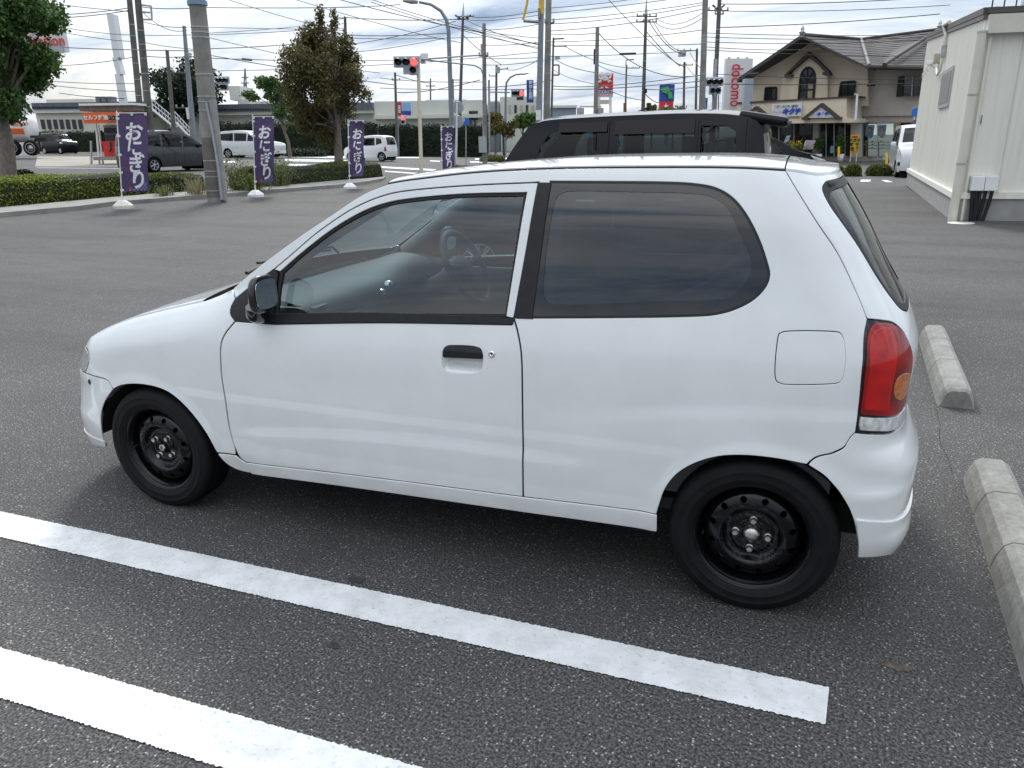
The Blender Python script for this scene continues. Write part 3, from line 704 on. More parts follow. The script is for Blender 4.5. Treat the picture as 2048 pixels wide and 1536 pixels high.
L_rlip = loop([(2.690, .379), (2.82, .370), (2.94, .359), (3.06, .352), (ctr_r(.35), .350)], [(ctr_r(.35), .350), (ctr_r(.2), .205)], [(ctr_r(.2), .205), (3.033, .218), (2.895, .242), (2.727, .248)], [(2.727, .248), (2.712, .32), (2.690, .379)])
skin('rear_lip', [L_rlip], M_W, rbp, side='both', off=.007, gap=0, flange=.009)
for sd_ in SIDES:
    tl_full = loop(TAILC, TAILL)
    tl = skin('tail_light', [tl_full], M_BG, hb, side=sd_, off=-.004, gap=.001, h=.03)
    rwl_ = [(2.683, .708), (2.85, .696), (2.95, .690), (3.02, .700)]
    red = loop([(2.686, .708), (2.85, .696), (2.95, .690), (3.028, .702)], [(3.028, .702), (3.036, .74), (3.020, .80), (2.984, .868), (2.938, .914), (2.874, .944), (2.80, .957), (2.725, .955), (2.690, .925), (2.676, .85), (2.686, .76), (2.686, .708)], step=.01)
    amb = spline([(2.862, .772), (2.868, .800), (2.902, .812), (2.97, .808), (3.008, .795), (3.020, .752), (2.99, .733), (2.945, .731), (2.887, .748)], .01, closed=True)
    MR = mat('red_lens', (.26, .003, .004), .10, coat=.5, var=.45, scale=9, detail=1)
    MA = mat('amber_lens', (.60, .16, .012), .12, coat=1, var=.35, scale=60)
    MC = mat('clear_lens', (.62, .63, .63), .10, coat=1, var=.3, scale=50)
    skin('red_lens', [red, amb], MR, tl, side=sd_, off=.005, gap=.001, flange=.010, hole_gap=0)
    refl = loop([(2.700, .722), (2.697, .80), (2.692, .88), (2.708, .928), (2.76, .946), (2.825, .940), (2.852, .90)], [(2.852, .90), (2.842, .80), (2.848, .712)], [(2.848, .712), (2.700, .722)], step=.01)
    skin('reflector', [refl], mat('bright_red_lens', (.46, .006, .006), .10, coat=.5, var=.25, scale=16), tl, side=sd_, off=.0062, gap=.001, flange=.002)
    skin('amber_lens', [amb], MA, tl, side=sd_, off=.006, gap=.001, flange=.01, h=.02)
    clr = loop([(2.690, .698), (2.85, .688), (2.95, .682), (3.026, .692)], [(3.026, .692), (3.018, .662), (2.985, .643), (2.90, .645), (2.80, .654), (2.690, .661)], [(2.690, .661), (2.690, .698)], step=.01)
    skin('clear_lens', [clr], MC, tl, side=sd_, off=.005, gap=.001, flange=.01, h=.02)
# ---- hood, roof, windscreen
def P2(u, z): return SK.P(np.array([u]), np.array([z]))[0]
Eh = [P2(u, z) for u, z in spline([(ctr_f(.655) + .02, .655), (-.85, .655), (-.66, .655), (-.536, .656), (-.47, .692), (-.384, .718), (-.244, .761), (-.10, .798), (.087, .845), (.214, .875), (.283, .891)], .02)]
Eh = arr(Eh); Eh[:, 1] += .0025
hood = sweep_top('hood', Eh, lambda x: float(.036 * smooth(-.60, -.40, x) - .026 * smooth(-.35, .35, x)), M_W, hb, bow=lambda e: .10 * float(smooth(-.1, .3, e[0])), nlat=41, pw=2.2)
Er = arr([P2(u, z) for u, z in spline([(1.091, 1.330), (1.140, 1.338), (1.249, 1.351), (1.373, 1.364), (1.528, 1.374), (1.714, 1.380), (1.979, 1.382), (2.186, 1.381), (2.437, 1.373)], .025)]); Er[:, 1] += .011
sweep_top('roof', Er, lambda x: float(.012 + .008 * smooth(1.0, 1.7, x) - .004 * smooth(2.1, 2.5, x)), M_W, hb, bow=lambda e: .09 * float(1 - smooth(1.09, 1.6, e[0])), nlat=41, z0=.003, pw=3.5)
Et = arr([P2(u, z) for u, z in spline([(2.444, 1.3715), (2.52, 1.367), (2.62, 1.359), (2.80, 1.358), (ctr_r(1.36) - .002, 1.361)], .018)]); Et[:, 1] += .003
sweep_top('tailgate_top', Et, lambda x: float(.016 - .012 * smooth(2.44, 2.56, x)), M_W, tgo, nlat=41, z0=.003, pw=3.5)
Ed = arr([P2(u, z) for u, z in spline(ditch, .03)])
for sgn in (0, 1):
    q_ = Ed + np.array([0, .0065, -.003]); q_[:, 1] = q_[:, 1] if sgn == 0 else 2 * YC - q_[:, 1]
    b_ = MB(); b_.tube(q_, .0062, 6); b_.obj('roof_molding', M_BT, hb)
dk = arr([(x, YC - .50, 1.335) for x in np.linspace(1.2, 2.50, 10)])
sweep_top('headliner', dk, lambda x: .01, M_IN, hb, nlat=9)
Ew = arr([P2(u, z) for u, z in spline([(.437, .945), (.520, 1.000), (.620, 1.066), (.754, 1.151), (.883, 1.227), (.976, 1.282), (1.031, 1.308), (1.091, 1.328)], .05)])
Ew[:, 1] += .012
sweep_top('windscreen', Ew, lambda x: .004, M_GW, hb, bow=lambda e: .17 - .08 * float(smooth(.3, 1.2, e[0])), nlat=31, flange=.001)
# cowl between hood and windscreen
Ec = arr([(x, .098 + .01 * (x - .29) / .16, z) for x, z in zip(np.linspace(.285, .45, 8), np.linspace(.878, .935, 8))])
sweep_top('cowl', Ec, lambda x: .012, M_BT, hb, bow=lambda e: float(np.interp(e[0], [.28, .45], [.10, .17])), nlat=25)
def on_screen(k, q, lift=.012):
    """point on the windscreen: k along the pillar (0 base), q across (-1 near side)"""
    e = Ew[min(int(k), len(Ew) - 2)] * (1 - (k % 1)) + Ew[min(int(k) + 1, len(Ew) - 1)] * (k % 1)
    b_ = .17 - .08 * float(smooth(.3, 1.2, e[0])); return np.array([e[0] - b_ * (1 - q * q) - lift * .55, YC + (YC - e[1]) * q, e[2] + lift * .8])
for q0, q1 in ((-.25, -.93), (.45, -.22)):
    b_ = MB(); b_.tube([on_screen(.02, q0, .0), on_screen(.15, q0 - .05, .03), on_screen(.45, (q0 + q1) / 2, .035)], .006, 6)
    b_.tube([on_screen(.2, q0 - .1, .014), on_screen(.45, (q0 + q1) / 2, .016), on_screen(.75, q1, .014)], .007, 6)
    b_.obj('wiper', M_BT, hb)
# underbody, wheel wells
b_ = MB(); b_.box((1.18, YC, .235), (1.66, 1.26, .05)); b_.box((2.62, YC, .30), (.26, 1.1, .10)); b_.box((-.36, YC, .29), (.30, 1.0, .12)); b_.box((1.2, YC, .215), (2.2, .5, .06))
b_.tube([(.5, .95, .17), (1.6, .95, .17), (1.9, 1.0, .2), (2.6, 1.05, .2)], .025, 8)
b_.obj('underbody', mat('underbody_black', (.010, .010, .010), .85, var=.3), hb)
for xw in (0.0, 2.36):
    for ys, sgn in ((.02, 1), (2 * YC - .02, -1)):
        b_ = MB(); n = 24; V = []; 
        ang = np.linspace(R(8), R(172), n)
        for k in (0, 1):
            for a in ang: V.append((xw - .005 + .325 * math.cos(a), ys + sgn * (.0 if k == 0 else .24), .235 + .315 * math.sin(a)))
        F = [(i, i + 1, n + i + 1, n + i) for i in range(n - 1)]
        b_.add(V, F); cen = len(V); b_.add([V[i] for i in range(n, 2 * n)] + [(xw, ys + sgn * .24, .16)], [(i, i + 1, n) for i in range(n - 1)])
        b_.obj('wheel_well', M_DK, hb)
# ---- wheels
def disc_mesh(z_of_r, r0, r1, holes, nseg=72):
    L0 = arr([(r1 * math.cos(a), r1 * math.sin(a)) for a in np.linspace(0, 2 * math.pi, nseg + 1)[:-1]])
    L1 = arr([(r0 * math.cos(a), r0 * math.sin(a)) for a in np.linspace(0, 2 * math.pi, nseg // 2 + 1)[:-1]])
    hs = [arr([(rc * math.cos(t) + q * math.cos(a), rc * math.sin(t) + q * math.sin(a)) for a in np.linspace(0, 2 * math.pi, 17)[:-1]]) for rc, t, q in holes]
    V, F = tri([L0, L1] + hs, .0085); return V, F, hs
def make_wheel(name, nut_rot, cap):
    """wheel built at the origin, axis along Y, outer face towards -Y, rim lip in the plane y = 0"""
    w = bpy.data.objects.new(name, None); COL.objects.link(w); w.empty_display_size = .1
    gro = []
    tp = [(.170, .010), (.1795, .003), (.186, -.003), (.196, -.0085), (.2015, -.0105), (.2025, -.0118), (.204, -.0112), (.216, -.0128), (.226, -.0125), (.2275, -.0135), (.229, -.0122), (.240, -.0092), (.248, -.005), (.2535, .000), (.2575, .006), (.2605, .014)]
    for y in np.arange(.022, .124, .006):
        gd = .0075 if any(abs(y - g) < .0035 for g in (.04, .07, .1)) else 0
        tp.append((.2632 - gd - .9 * (y - .07) ** 2, y))
    tp += [(.2605, .132), (.255, .140), (.24, .147), (.2, .15), (.175, .142)]
    b = MB(); b.lathe(tp, (0, 0, 0), (0, 1, 0), 72); b.obj('tyre', M_TY, w)
    rp = [(.1765, .0065), (.1795, .0015), (.1815, -.0015), (.1825, .0005), (.1795, .0035), (.1745, .0045), (.1715, .0075), (.1700, .0125), (.1680, .0165), (.1655, .0195), (.1620, .028), (.1595, .042), (.1550, .050), (.1525, .060), (.1520, .13), (.17, .14), (.182, .148)]
    b = MB(); b.lathe(rp, (0, 0, 0), (0, 1, 0), 72); rim = b.obj('rim', M_RIM, w)
    zr = pchip([.028, .034, .040, .062, .070, .0785, .086, .0925, .0965, .100, .106, .116, .130, .140, .146, .150, .1535],
               [.038, .0365, .0335, .0335, .037, .036, .027, .017, .0125, .0115, .0135, .0155, .021, .028, .036, .046, .056])
    holes = [(.1255, R(15 + 30 * k), .0105) for k in range(12)]
    V2, F, hs = disc_mesh(zr, .030, .1530, holes)
    def lift(q): r = np.hypot(q[:, 0], q[:, 1]); return np.stack([q[:, 0], zr(r), q[:, 1]], -1)
    ar = np.cross(V2[F[:, 1]] - V2[F[:, 0]], V2[F[:, 2]] - V2[F[:, 0]]); F[ar < 0] = F[ar < 0][:, ::-1]
    def nrm_(q): r = np.maximum(np.hypot(q[:, 0], q[:, 1]), 1e-6); g_ = (zr(r + 8e-4) - zr(r - 8e-4)) / 1.6e-3; n_ = np.stack([g_ * q[:, 0] / r, -np.ones_like(r), g_ * q[:, 1] / r], -1); return n_ / np.linalg.norm(n_, axis=1)[:, None]
    V = lift(V2); NN = [nrm_(V2)]; fl = [list(f) for f in F]
    for hq in hs:
        k = len(V); top = lift(hq); V = np.concatenate([V, top, top + np.array([0, .012, 0])]); n = len(hq); cq = hq.mean(0) - hq; wn_ = np.stack([cq[:, 0], cq[:, 0] * 0, cq[:, 1]], -1); wn_ /= np.linalg.norm(wn_, axis=1)[:, None]; NN += [wn_, wn_]
        fl += [[k + i, k + (i + 1) % n, k + n + (i + 1) % n, k + n + i] for i in range(n)]
    mesh_np('wheel_disc', V, fl, M_RIM, rim, normals=np.concatenate(NN))
    b = MB(); b.lathe([(.03, .085), (.152, .085)], (0, 0, 0), (0, 1, 0), 36); b.lathe([(.03, .06), (.10, .062), (.115, .075), (.115, .1)], (0, 0, 0), (0, 1, 0), 36)
    b.obj('brake_drum', M_DK, rim)
    # embossed ribs between the nuts
    for k in range(4):
        a0 = nut_rot + R(45 + 90 * k); b = MB()
        b.tube([(.049 * math.cos(a0 + t), .0325, .049 * math.sin(a0 + t)) for t in np.linspace(-.38, .38, 9)], [.002] + [.0042] * 7 + [.002], 8)
        b.obj('wheel_rib', M_RIM, rim)
    for k in range(4):
        a0 = nut_rot + R(90 * k); cx, cz = .050 * math.cos(a0), .050 * math.sin(a0); b = MB()
        hexp = [(.0098, .034), (.0098, .018), (.0090, .0155), (.0001, .0150)]
        b.lathe(hexp, (cx, 0, cz), (0, 1, 0), 6, sm=False); b.lathe([(.0125, .036), (.0125, .030), (.0098, .0285)], (cx, 0, cz), (0, 1, 0), 16)
        b.obj('lug_nut', M_CHD, w)
    b = MB()
    if cap == 'dome':
        b.lathe([(.030, .045), (.0285, .037), (.0265, .034), (.0255, .026), (.0235, .020), (.017, .0145), (.008, .0120), (.0001, .0115)], (0, 0, 0), (0, 1, 0), 32)
        b.obj('hub_cap', M_CHD, w)
    else:
        b.lathe([(.030, .045), (.029, .036), (.022, .034), (.021, .030)], (0, 0, 0), (0, 1, 0), 24); b.obj('hub_ring', M_RIM, w)
        b = MB(); b.lathe([(.0165, .034), (.0165, .020), (.0145, .0165), (.0085, .0160), (.0080, .026), (.0001, .026)], (0, 0, 0), (0, 1, 0), 6, sm=False); b.obj('axle_nut', M_CHD, w)
    # valve
    b = MB(); b.cyl((-.148, .030, -.012), (-.150, .012, -.014), .003, 8); b.obj('valve', M_BT, rim)
    return w
HZ = .2586
wr = make_wheel('wheel', R(90 - 3), 'dome'); wr.parent = hb; wr.location = (2.36, 0, HZ); wr.rotation_euler = (0, R(0), 0)
wf = make_wheel('wheel', R(45 + 10), 'nut'); wf.parent = hb; wf.location = (0, -.004, HZ); wf.rotation_euler = (0, 0, R(-2.0))
for src, x in ((wr, 2.36), (wf, 0.0)):
    o = copy_tree(src, hb); o.location = (x, 2 * YC, HZ); o.rotation_euler = (0, 0, math.pi)
# ---- door mirrors
for sd_ in SIDES:
    s_ = 1 if sd_ == 'near' else -1
    yo = lambda y: (y if s_ == 1 else 2 * YC - y)
    bm = bmesh.new(); bmesh.ops.create_uvsphere(bm, u_segments=24, v_segments=16, radius=1)
    V = []
    for q in bm.verts:
        x, y, z = q.co
        sx = math.copysign(abs(x) ** .75, x); sy = math.copysign(abs(y) ** .6, y); sz = math.copysign(abs(z) ** .62, z)
        X = .030 * sx if x < 0 else .014 * sx
        V.append((.676 + X, yo(-.082 - .066 * sy * (1 - .10 * sz)), .963 + .066 * sz))
    F = [tuple(v.index for v in f.verts) for f in bm.faces]; bm.free()
    mh = MB(); mh.add(V, F, True); mo = mh.obj('door_mirror', M_BG, hb)
    Lm = spline([(-.062, -.044), (-.067, .0), (-.058, .046), (-.02, .055), (.035, .052), (.060, .042), (.066, 0), (.055, -.045), (.0, -.055), (-.04, -.053)], .006, closed=True)
    b = MB(); b.poly([(.6912 + .012 * q[0], yo(-.082 - .88 * q[0]), .963 + .93 * q[1]) for q in (Lm if s_ == 1 else Lm[::-1])], .002, (1, 0, 0)); b.obj('mirror_glass', M_MIR, mo)
    b = MB(); b.tube([(.600, yo(-.005), .872), (.612, yo(-.045), .873), (.625, yo(-.080), .888), (.632, yo(-.090), .915)], [.034, .032, .030, .026], 12); b.obj('mirror_stalk', M_BG, mo)
# ---- cabin
b = MB(); b.box((1.45, YC, .30), (2.1, 1.24, .04)); b.box((2.40, YC, .62), (.62, 1.12, .04)); b.obj('cabin_floor', M_IND, hb)
# door cards and rear side trim, far and near
for sd_ in SIDES:
    s_ = 1 if sd_ == 'near' else -1
    yo = lambda y: (y if s_ == 1 else 2 * YC - y)
    b = MB(); b.box((1.02, yo(.075), .60), (1.1, .03, .50)); b.box((2.10, yo(.085), .65), (.95, .03, .60)); b.box((1.0, yo(.10), .70), (.62, .06, .05), bev=.015)
    b.obj('door_card', M_IN, hb)
    for pth, r_ in (([(1.63, yo(.10), .90), (1.66, yo(.16), 1.30)], .045), ([(.50, yo(.09), .92), (.80, yo(.12), 1.13), (1.08, yo(.16), 1.29)], .03), ([(2.36, yo(.12), .95), (2.34, yo(.15), 1.12), (2.26, yo(.18), 1.31)], .05)):
        b = MB(); b.tube(pth, r_, 8); b.obj('pillar_lining', mat('pillar_lining_beige', (.30, .30, .28), .7, var=.08), hb)
    # belt hanging from the rear pillar
    b = MB(); b.tube([(2.30, yo(.155), 1.16), (2.16, yo(.16), 1.03), (2.06, yo(.17), .98)], [.016, .010, .004], 6); b.obj('seat_belt', mat('belt_webbing', (.22, .22, .21), .8), hb)
# dashboard lofted across the car
prof = [(.36, .885), (.46, .905), (.60, .905), (.70, .885), (.745, .845), (.735, .79), (.70, .74), (.72, .66), (.60, .55)]
V = []; ys = np.linspace(.09, 1.31, 25)
for y in ys:
    hump = .045 * math.exp(-((y - 1.02) / .20) ** 2); mid = .02 * math.exp(-((y - .70) / .14) ** 2)
    for i, (x, z) in enumerate(prof):
        V.append((x + (mid if i > 3 else 0) + hump * .5 * (i in (3, 4)), y, z + hump * (1.0 if i in (2, 3) else .3 if i == 4 else 0)))
n = len(prof); F = [(i * n + j, i * n + j + 1, (i + 1) * n + j + 1, (i + 1) * n + j) for i in range(len(ys) - 1) for j in range(n - 1)]
b = MB(); b.add(V, F, True); dash = b.obj('dashboard', mat('dashboard_grey', (.045, .048, .052), .6, var=.1, scale=30), hb)
for y in (.62, .69): 
    b = MB(); b.lathe([(.001, -.012), (.015, -.012), (.021, -.006), (.024, .0), (.024, .012)], (.748, y, .835 + (y - .62) * .35), (-1, 0, -.35), 20); b.obj('dash_knob', M_CH, dash)
b = MB()
for k in range(4): b.box((.725, .17, .870 - k * .011), (.03, .09, .005))
b.obj('air_vent', M_BT, dash)
b = MB(); b.box((.73, .40, .75), (.03, .34, .12), bev=.01); b.obj('glovebox', M_IN, dash)
# steering wheel (right-hand drive)
sc_ = np.array([.97, 1.03, .895]); nrm = np.array([.88, 0, .47]); nrm /= np.linalg.norm(nrm); a_ = np.array([0, 1.0, 0]); b2 = np.cross(nrm, a_)
ringp = [sc_ + .178 * (math.cos(t) * a_ + math.sin(t) * b2) for t in np.linspace(0, 2 * math.pi, 41)]
b = MB(); b.tube(ringp, .0155, 10, cap=False); stw = b.obj('steering_wheel', M_IND, hb)
b = MB(); b.lathe([(.001, .02), (.05, .018), (.068, .0), (.07, -.05), (.04, -.12), (.035, -.35)], sc_ - nrm * .01, nrm, 20); b.obj('steering_hub', M_IN, stw)
for t in (R(10), R(170), R(270)):
    b = MB(); b.tube([sc_ - nrm * .01 + .05 * (math.cos(t) * a_ + math.sin(t) * b2), sc_ + .17 * (math.cos(t) * a_ + math.sin(t) * b2)], .016, 8); b.obj('spoke', M_IND, stw)
def seat(y0, name='seat'):
    b = MB(); b.box((1.35, y0, .50), (.50, .48, .16), bev=.05); s0 = b.obj(name, M_SEAT, hb)
    ax = (np.array([.24, 0, .97]), np.array([0, 1.0, 0]), np.array([-.97, 0, .24]))
    b = MB(); b.box((1.63, y0, .80), (.58, .46, .12), ax=ax, bev=.05); b.obj('backrest', M_SEAT, s0)
    b = MB(); b.box((1.735, y0, 1.165), (.17, .25, .08), ax=ax, bev=.035); b.cyl((1.70, y0 - .05, 1.05), (1.72, y0 - .05, 1.12), .006, 6); b.cyl((1.70, y0 + .05, 1.05), (1.72, y0 + .05, 1.12), .006, 6); b.obj('headrest', M_SEAT, s0)
seat(.36); seat(1.04)
b = MB(); b.box((2.12, YC, .50), (.42, 1.12, .14), bev=.04); b.box((2.33, YC, .76), (.12, 1.12, .50), ax=(np.array([.95, 0, -.3]), np.array([0, 1.0, 0]), np.array([.3, 0, .95])), bev=.04); b.obj('rear_seat', M_SEAT, hb)
b = MB(); b.box((.80, YC, 1.245), (.03, .22, .06), bev=.012); b.cyl((.76, YC, 1.275), (.80, YC, 1.25), .008, 6); b.obj('interior_mirror', M_BT, hb)
b = MB(); b.tube([(2.33, .45, .94), (2.33, .95, .94)], .01, 6); b.obj('parcel_rail', M_IND, hb)
# ------------------------------------------------------------------ shared builders for the surroundings
FR, FD = _rh, _fh                      # right and away, as seen by the photographer, level with the ground
def k_at(d): return d / CF * 1.02       # metres per photo pixel at depth d, about
def text(body, size, mt, parent, origin, right, up, name='lettering', align='CENTER', bold=0.0, thick=.004, xs=1.0, font_shear=0.0):
    cu = bpy.data.curves.new(name, 'FONT'); cu.body = body; cu.size = size; cu.align_x = align; cu.align_y = 'CENTER'
    cu.offset = bold; cu.extrude = thick; cu.shear = font_shear; cu.resolution_u = 3
    o = bpy.data.objects.new(name, cu); COL.objects.link(o)
    dg = bpy.context.evaluated_depsgraph_get(); me = bpy.data.meshes.new_from_object(o.evaluated_get(dg))
    bpy.data.objects.remove(o); bpy.data.curves.remove(cu)
    r = np.array(right, float); r /= np.linalg.norm(r); u = np.array(up, float); u /= np.linalg.norm(u); n = np.cross(r, u)
    off = np.zeros(3); w = parent
    while w is not None: off = off + np.array(w.location); w = w.parent
    og = np.array(origin, float) - off
    for v in me.vertices:
        q = og + r * v.co.x * xs + u * v.co.y + n * v.co.z; v.co = tuple(q)
    me.materials.clear(); me.materials.append(mt); me.update()
    ob = link_mesh(name, me, parent); return ob
def board(px0, py0, px1, py1, d, thick=.12):
    """upright panel seen between two pixels; returns (builder, centre, width, height)"""
    a, b = at(px0, py0, d), at(px1, py1, d); c_ = (a + b) / 2
    w = abs((b - a) @ FR); h = abs(b[2] - a[2]); mb = MB(); mb.box(c_ + FD * thick / 2, (w, thick, h), ax=(FR, FD, _up)); return mb, c_, w, h
M_CON = mat('concrete_pole', (.24, .235, .215), .85, var=.22, scale=3, bump=.3, bscale=40)
M_COND = mat('dark_concrete_pole', (.12, .115, .105), .85, var=.25, scale=3)
M_STEEL = mat('grey_painted_steel', (.22, .25, .28), .5, var=.12)
M_GALV = mat('galvanised_steel', (.42, .44, .45), .42, metal=.6, var=.2, scale=12)
M_BLK = mat('black_hardware', (.02, .02, .022), .6, var=.2)
M_WH = mat('white_enamel', (.78, .79, .79), .4, var=.06)
M_CRM = mat('cream_paint', (.70, .66, .52), .5, var=.08)
M_WIRE = mat('cable_black', (.03, .03, .033), .6, var=.1)
M_BLUE = mat('sign_blue', (.03, .07, .32), .4, var=.08)
M_RED = mat('sign_red', (.62, .035, .03), .4, var=.08)
M_YEL = mat('sign_yellow', (.85, .60, .03), .45, var=.08)
M_ORG = mat('sign_orange', (.72, .13, .03), .45, var=.08)
M_PRP = None

# ------------------------------------------------------------------ kerbs, pavements, road markings
def strip(name, pts_in, pts_out, h, mt, kind='structure'):
    """raised band between two ground polylines (lists of world xy)"""
    V = []; n = len(pts_in)
    for (a, b) in zip(pts_in, pts_out):
        za, zb = ground_z(*a[:2]), ground_z(*b[:2])
        V += [(a[0], a[1], za - .05), (a[0], a[1], za + h), (b[0], b[1], zb + h), (b[0], b[1], zb - .05)]
    F = []
    for i in range(n - 1):
        for j in range(3): F.append((i * 4 + j, i * 4 + j + 1, i * 4 + 5 + j, i * 4 + 4 + j))
    F += [(0, 3, 2, 1), ((n - 1) * 4, (n - 1) * 4 + 1, (n - 1) * 4 + 2, (n - 1) * 4 + 3)]
    return tag(mesh_np(name, V, F, mt, flat=True), kind=kind)
def G(px, py): q = on_z(px, py); return (q[0], q[1])
kin = [G(-140, 447), G(0, 435), G(160, 421), G(223, 413), G(330, 405), G(420, 398.5), G(489, 393.5), G(544, 388.5), G(620, 383), G(681, 378), G(735, 371.5), G(765, 366)]
kout = [G(-140, 436), G(0, 424), G(160, 410), G(223, 404), G(301, 398), G(420, 391), G(480, 387), G(539, 383), G(610, 377), G(681, 370), G(745, 365), G(772, 362)]
M_KERB = mat('kerb_concrete', (.26, .255, .235), .85, var=.18, scale=2.5, bump=.3, bscale=30)
strip('kerb', kin, kout, .10, M_KERB)
M_LINE = None
def line_paint():
    mt = mat('road_paint_white', (.80, .80, .79), .7, var=0)
    nt = mt.node_tree; b = nt.nodes['Principled BSDF']; t = nt.nodes.new('ShaderNodeTexCoord')
    def noise(s_, d_, r_):
        n = nt.nodes.new('ShaderNodeTexNoise'); n.inputs['Scale'].default_value = s_; n.inputs['Detail'].default_value = d_; n.inputs['Roughness'].default_value = r_
        nt.links.new(t.outputs['Object'], n.inputs['Vector']); return n.outputs[0]
    r = nt.nodes.new('ShaderNodeValToRGB'); e = r.color_ramp.elements
    e[0].position = .30; e[0].color = (.58, .585, .58, 1); e[1].position = .62; e[1].color = (.76, .765, .765, 1); nt.links.new(noise(9, 6, .65), r.inputs[0])
    w = nt.nodes.new('ShaderNodeValToRGB'); e = w.color_ramp.elements; e[0].position = .56; e[0].color = (0, 0, 0, 1); e[1].position = .72; e[1].color = (.7, .7, .7, 1); nt.links.new(noise(55, 5, .75), w.inputs[0])
    mx = nt.nodes.new('ShaderNodeMix'); mx.data_type = 'RGBA'; nt.links.new(w.outputs[0], mx.inputs['Factor']); nt.links.new(r.outputs[0], mx.inputs['A']); mx.inputs['B'].default_value = (.30, .30, .29, 1)
    nt.links.new(mx.outputs['Result'], b.inputs['Base Color'])
    bp = nt.nodes.new('ShaderNodeBump'); bp.inputs['Strength'].default_value = .5; bp.inputs['Distance'].default_value = .004; nt.links.new(noise(120, 3, .6), bp.inputs['Height']); nt.links.new(bp.outputs[0], b.inputs['Normal'])
    return mt
M_LINE = line_paint()
def painted(name, quad, ragged=.0028, z=.004, n=120):
    """paint on the ground with slightly ragged long edges; quad: a0,a1 (one long edge), b0,b1 (the other)"""
    a0, a1, b0, b1 = [arr(q[:2]) for q in quad]; V = []
    for i in range(n + 1):
        t = i / n; e1, e2 = rnd.uniform(-ragged, ragged), rnd.uniform(-ragged, ragged)
        A = a0 * (1 - t) + a1 * t; B = b0 * (1 - t) + b1 * t; d = (B - A) / np.linalg.norm(B - A)
        for q in (A + d * e1, B + d * e2): V.append((q[0], q[1], ground_z(q[0], q[1]) + z))
    F = [(2 * i, 2 * i + 1, 2 * i + 3, 2 * i + 2) for i in range(n)]
    return tag(mesh_np(name, V, F, M_LINE, flat=True), kind='structure')
painted('parking_line', [(-4.2, -.238), (2.607, -.314), (-4.2, -.398), (2.594, -.468)], n=1500)
painted('parking_line', [(-4.2, -.93), (2.60, -.945), (-4.2, -1.088), (2.60, -1.108)], n=1500)
# road paint at the junction beyond the hedge
def mark(name, p00, p10, p01, p11): painted(name, [G2(*p00), G2(*p10), G2(*p01), G2(*p11)], ragged=.01, n=8, z=.012)
def G2(px, py):
    d = 25.0
    for _ in range(30):
        q = at(px, py, d); z = ground_z(q[0], q[1]); dz = q[2] - z
        r_ = ray(px, py); sl = -(r_[2]) / (r_ @ _fh)
        if abs(sl) < .004: break
        d = min(max(d + .6 * dz / sl, 5), 160)
    return (at(px, py, d)[0], at(px, py, d)[1])
for a, b, c_, d_ in [((566, 311), (690, 313), (566, 314), (690, 317)), ((566, 318), (720, 321), (566, 322.5), (720, 325.5)), ((575, 328), (740, 332), (575, 333), (740, 337)),
                     ((742, 332), (872, 339), (742, 335), (872, 342.5)), ((770, 342), (842, 347), (770, 344), (842, 349.5)), ((792, 314), (845, 314), (792, 316.5), (845, 316.5)), ((860, 321), (880, 322), (860, 323), (880, 324)),
                     ((950, 317), (1015, 316), (950, 320), (1015, 319)), ((940, 323), (1010, 323), (940, 325.5), (1010, 325.5)), ((420, 322), (470, 323), (420, 325), (470, 326)),
                     ((1722, 360), (1742, 360), (1720, 364), (1740, 364)), ((1762, 361), (1774, 361), (1772, 365), (1786, 365))]:
    mark('road_marking', a, b, c_, d_)
def patch(name, px_pts, mt, z=.006):
    V = []
    for q in px_pts: g_ = G2(*q); V.append((g_[0], g_[1], ground_z(*g_) + z))
    return tag(mesh_np(name, V, [tuple(range(len(V)))], mt, flat=True), kind='structure')
patch('forecourt', [(70, 333), (240, 334), (262, 318), (200, 313), (75, 313)], mat('forecourt_concrete', (.30, .275, .23), .85, var=.1, scale=.6))
patch('pavement', [(60, 352), (290, 355), (290, 337), (74, 334.5)], mat('paver_grey', (.23, .24, .26), .85, var=.2, scale=4))
# a patch of tired oil-stained asphalt, a crack and a rust mark
def stain(px, py, rx, ry, col, seed):
    r_ = random.Random(seed); c_ = on_z(px, py); V = [(c_[0], c_[1], .0022)]; n = 26
    for k in range(n):
        a = 2 * math.pi * k / n; f = r_.uniform(.65, 1.15); V.append((c_[0] + rx * f * math.cos(a), c_[1] + ry * f * math.sin(a), .0022))
    return V, [(0, 1 + k, 1 + (k + 1) % n) for k in range(n)]
for px, py, rx, ry, col, sd_ in [(715, 1160, .036, .022, 'tar_spot', 3), (668, 1292, .022, .014, 'tar_spot', 4), (1795, 1335, .05, .018, 'rust_stain', 5), (1092, 1325, .018, .008, 'rust_stain', 6)]:
    V, F = stain(px, py, rx, ry, col, sd_); tag(mesh_np('ground_stain', V, F, mat(col, (.032, .032, .032) if col[0] == 't' else (.085, .066, .05), .8, var=.4, scale=60), flat=True), kind='structure')
crk = [on_z(*q) for q in [(1872, 815), (1880, 850), (1878, 880), (1895, 915), (1905, 945)]]
b = MB(); b.tube([(q[0], q[1], .0015) for q in crk], .0010, 4); tag(b.obj('asphalt_crack', M_DK), kind='structure')

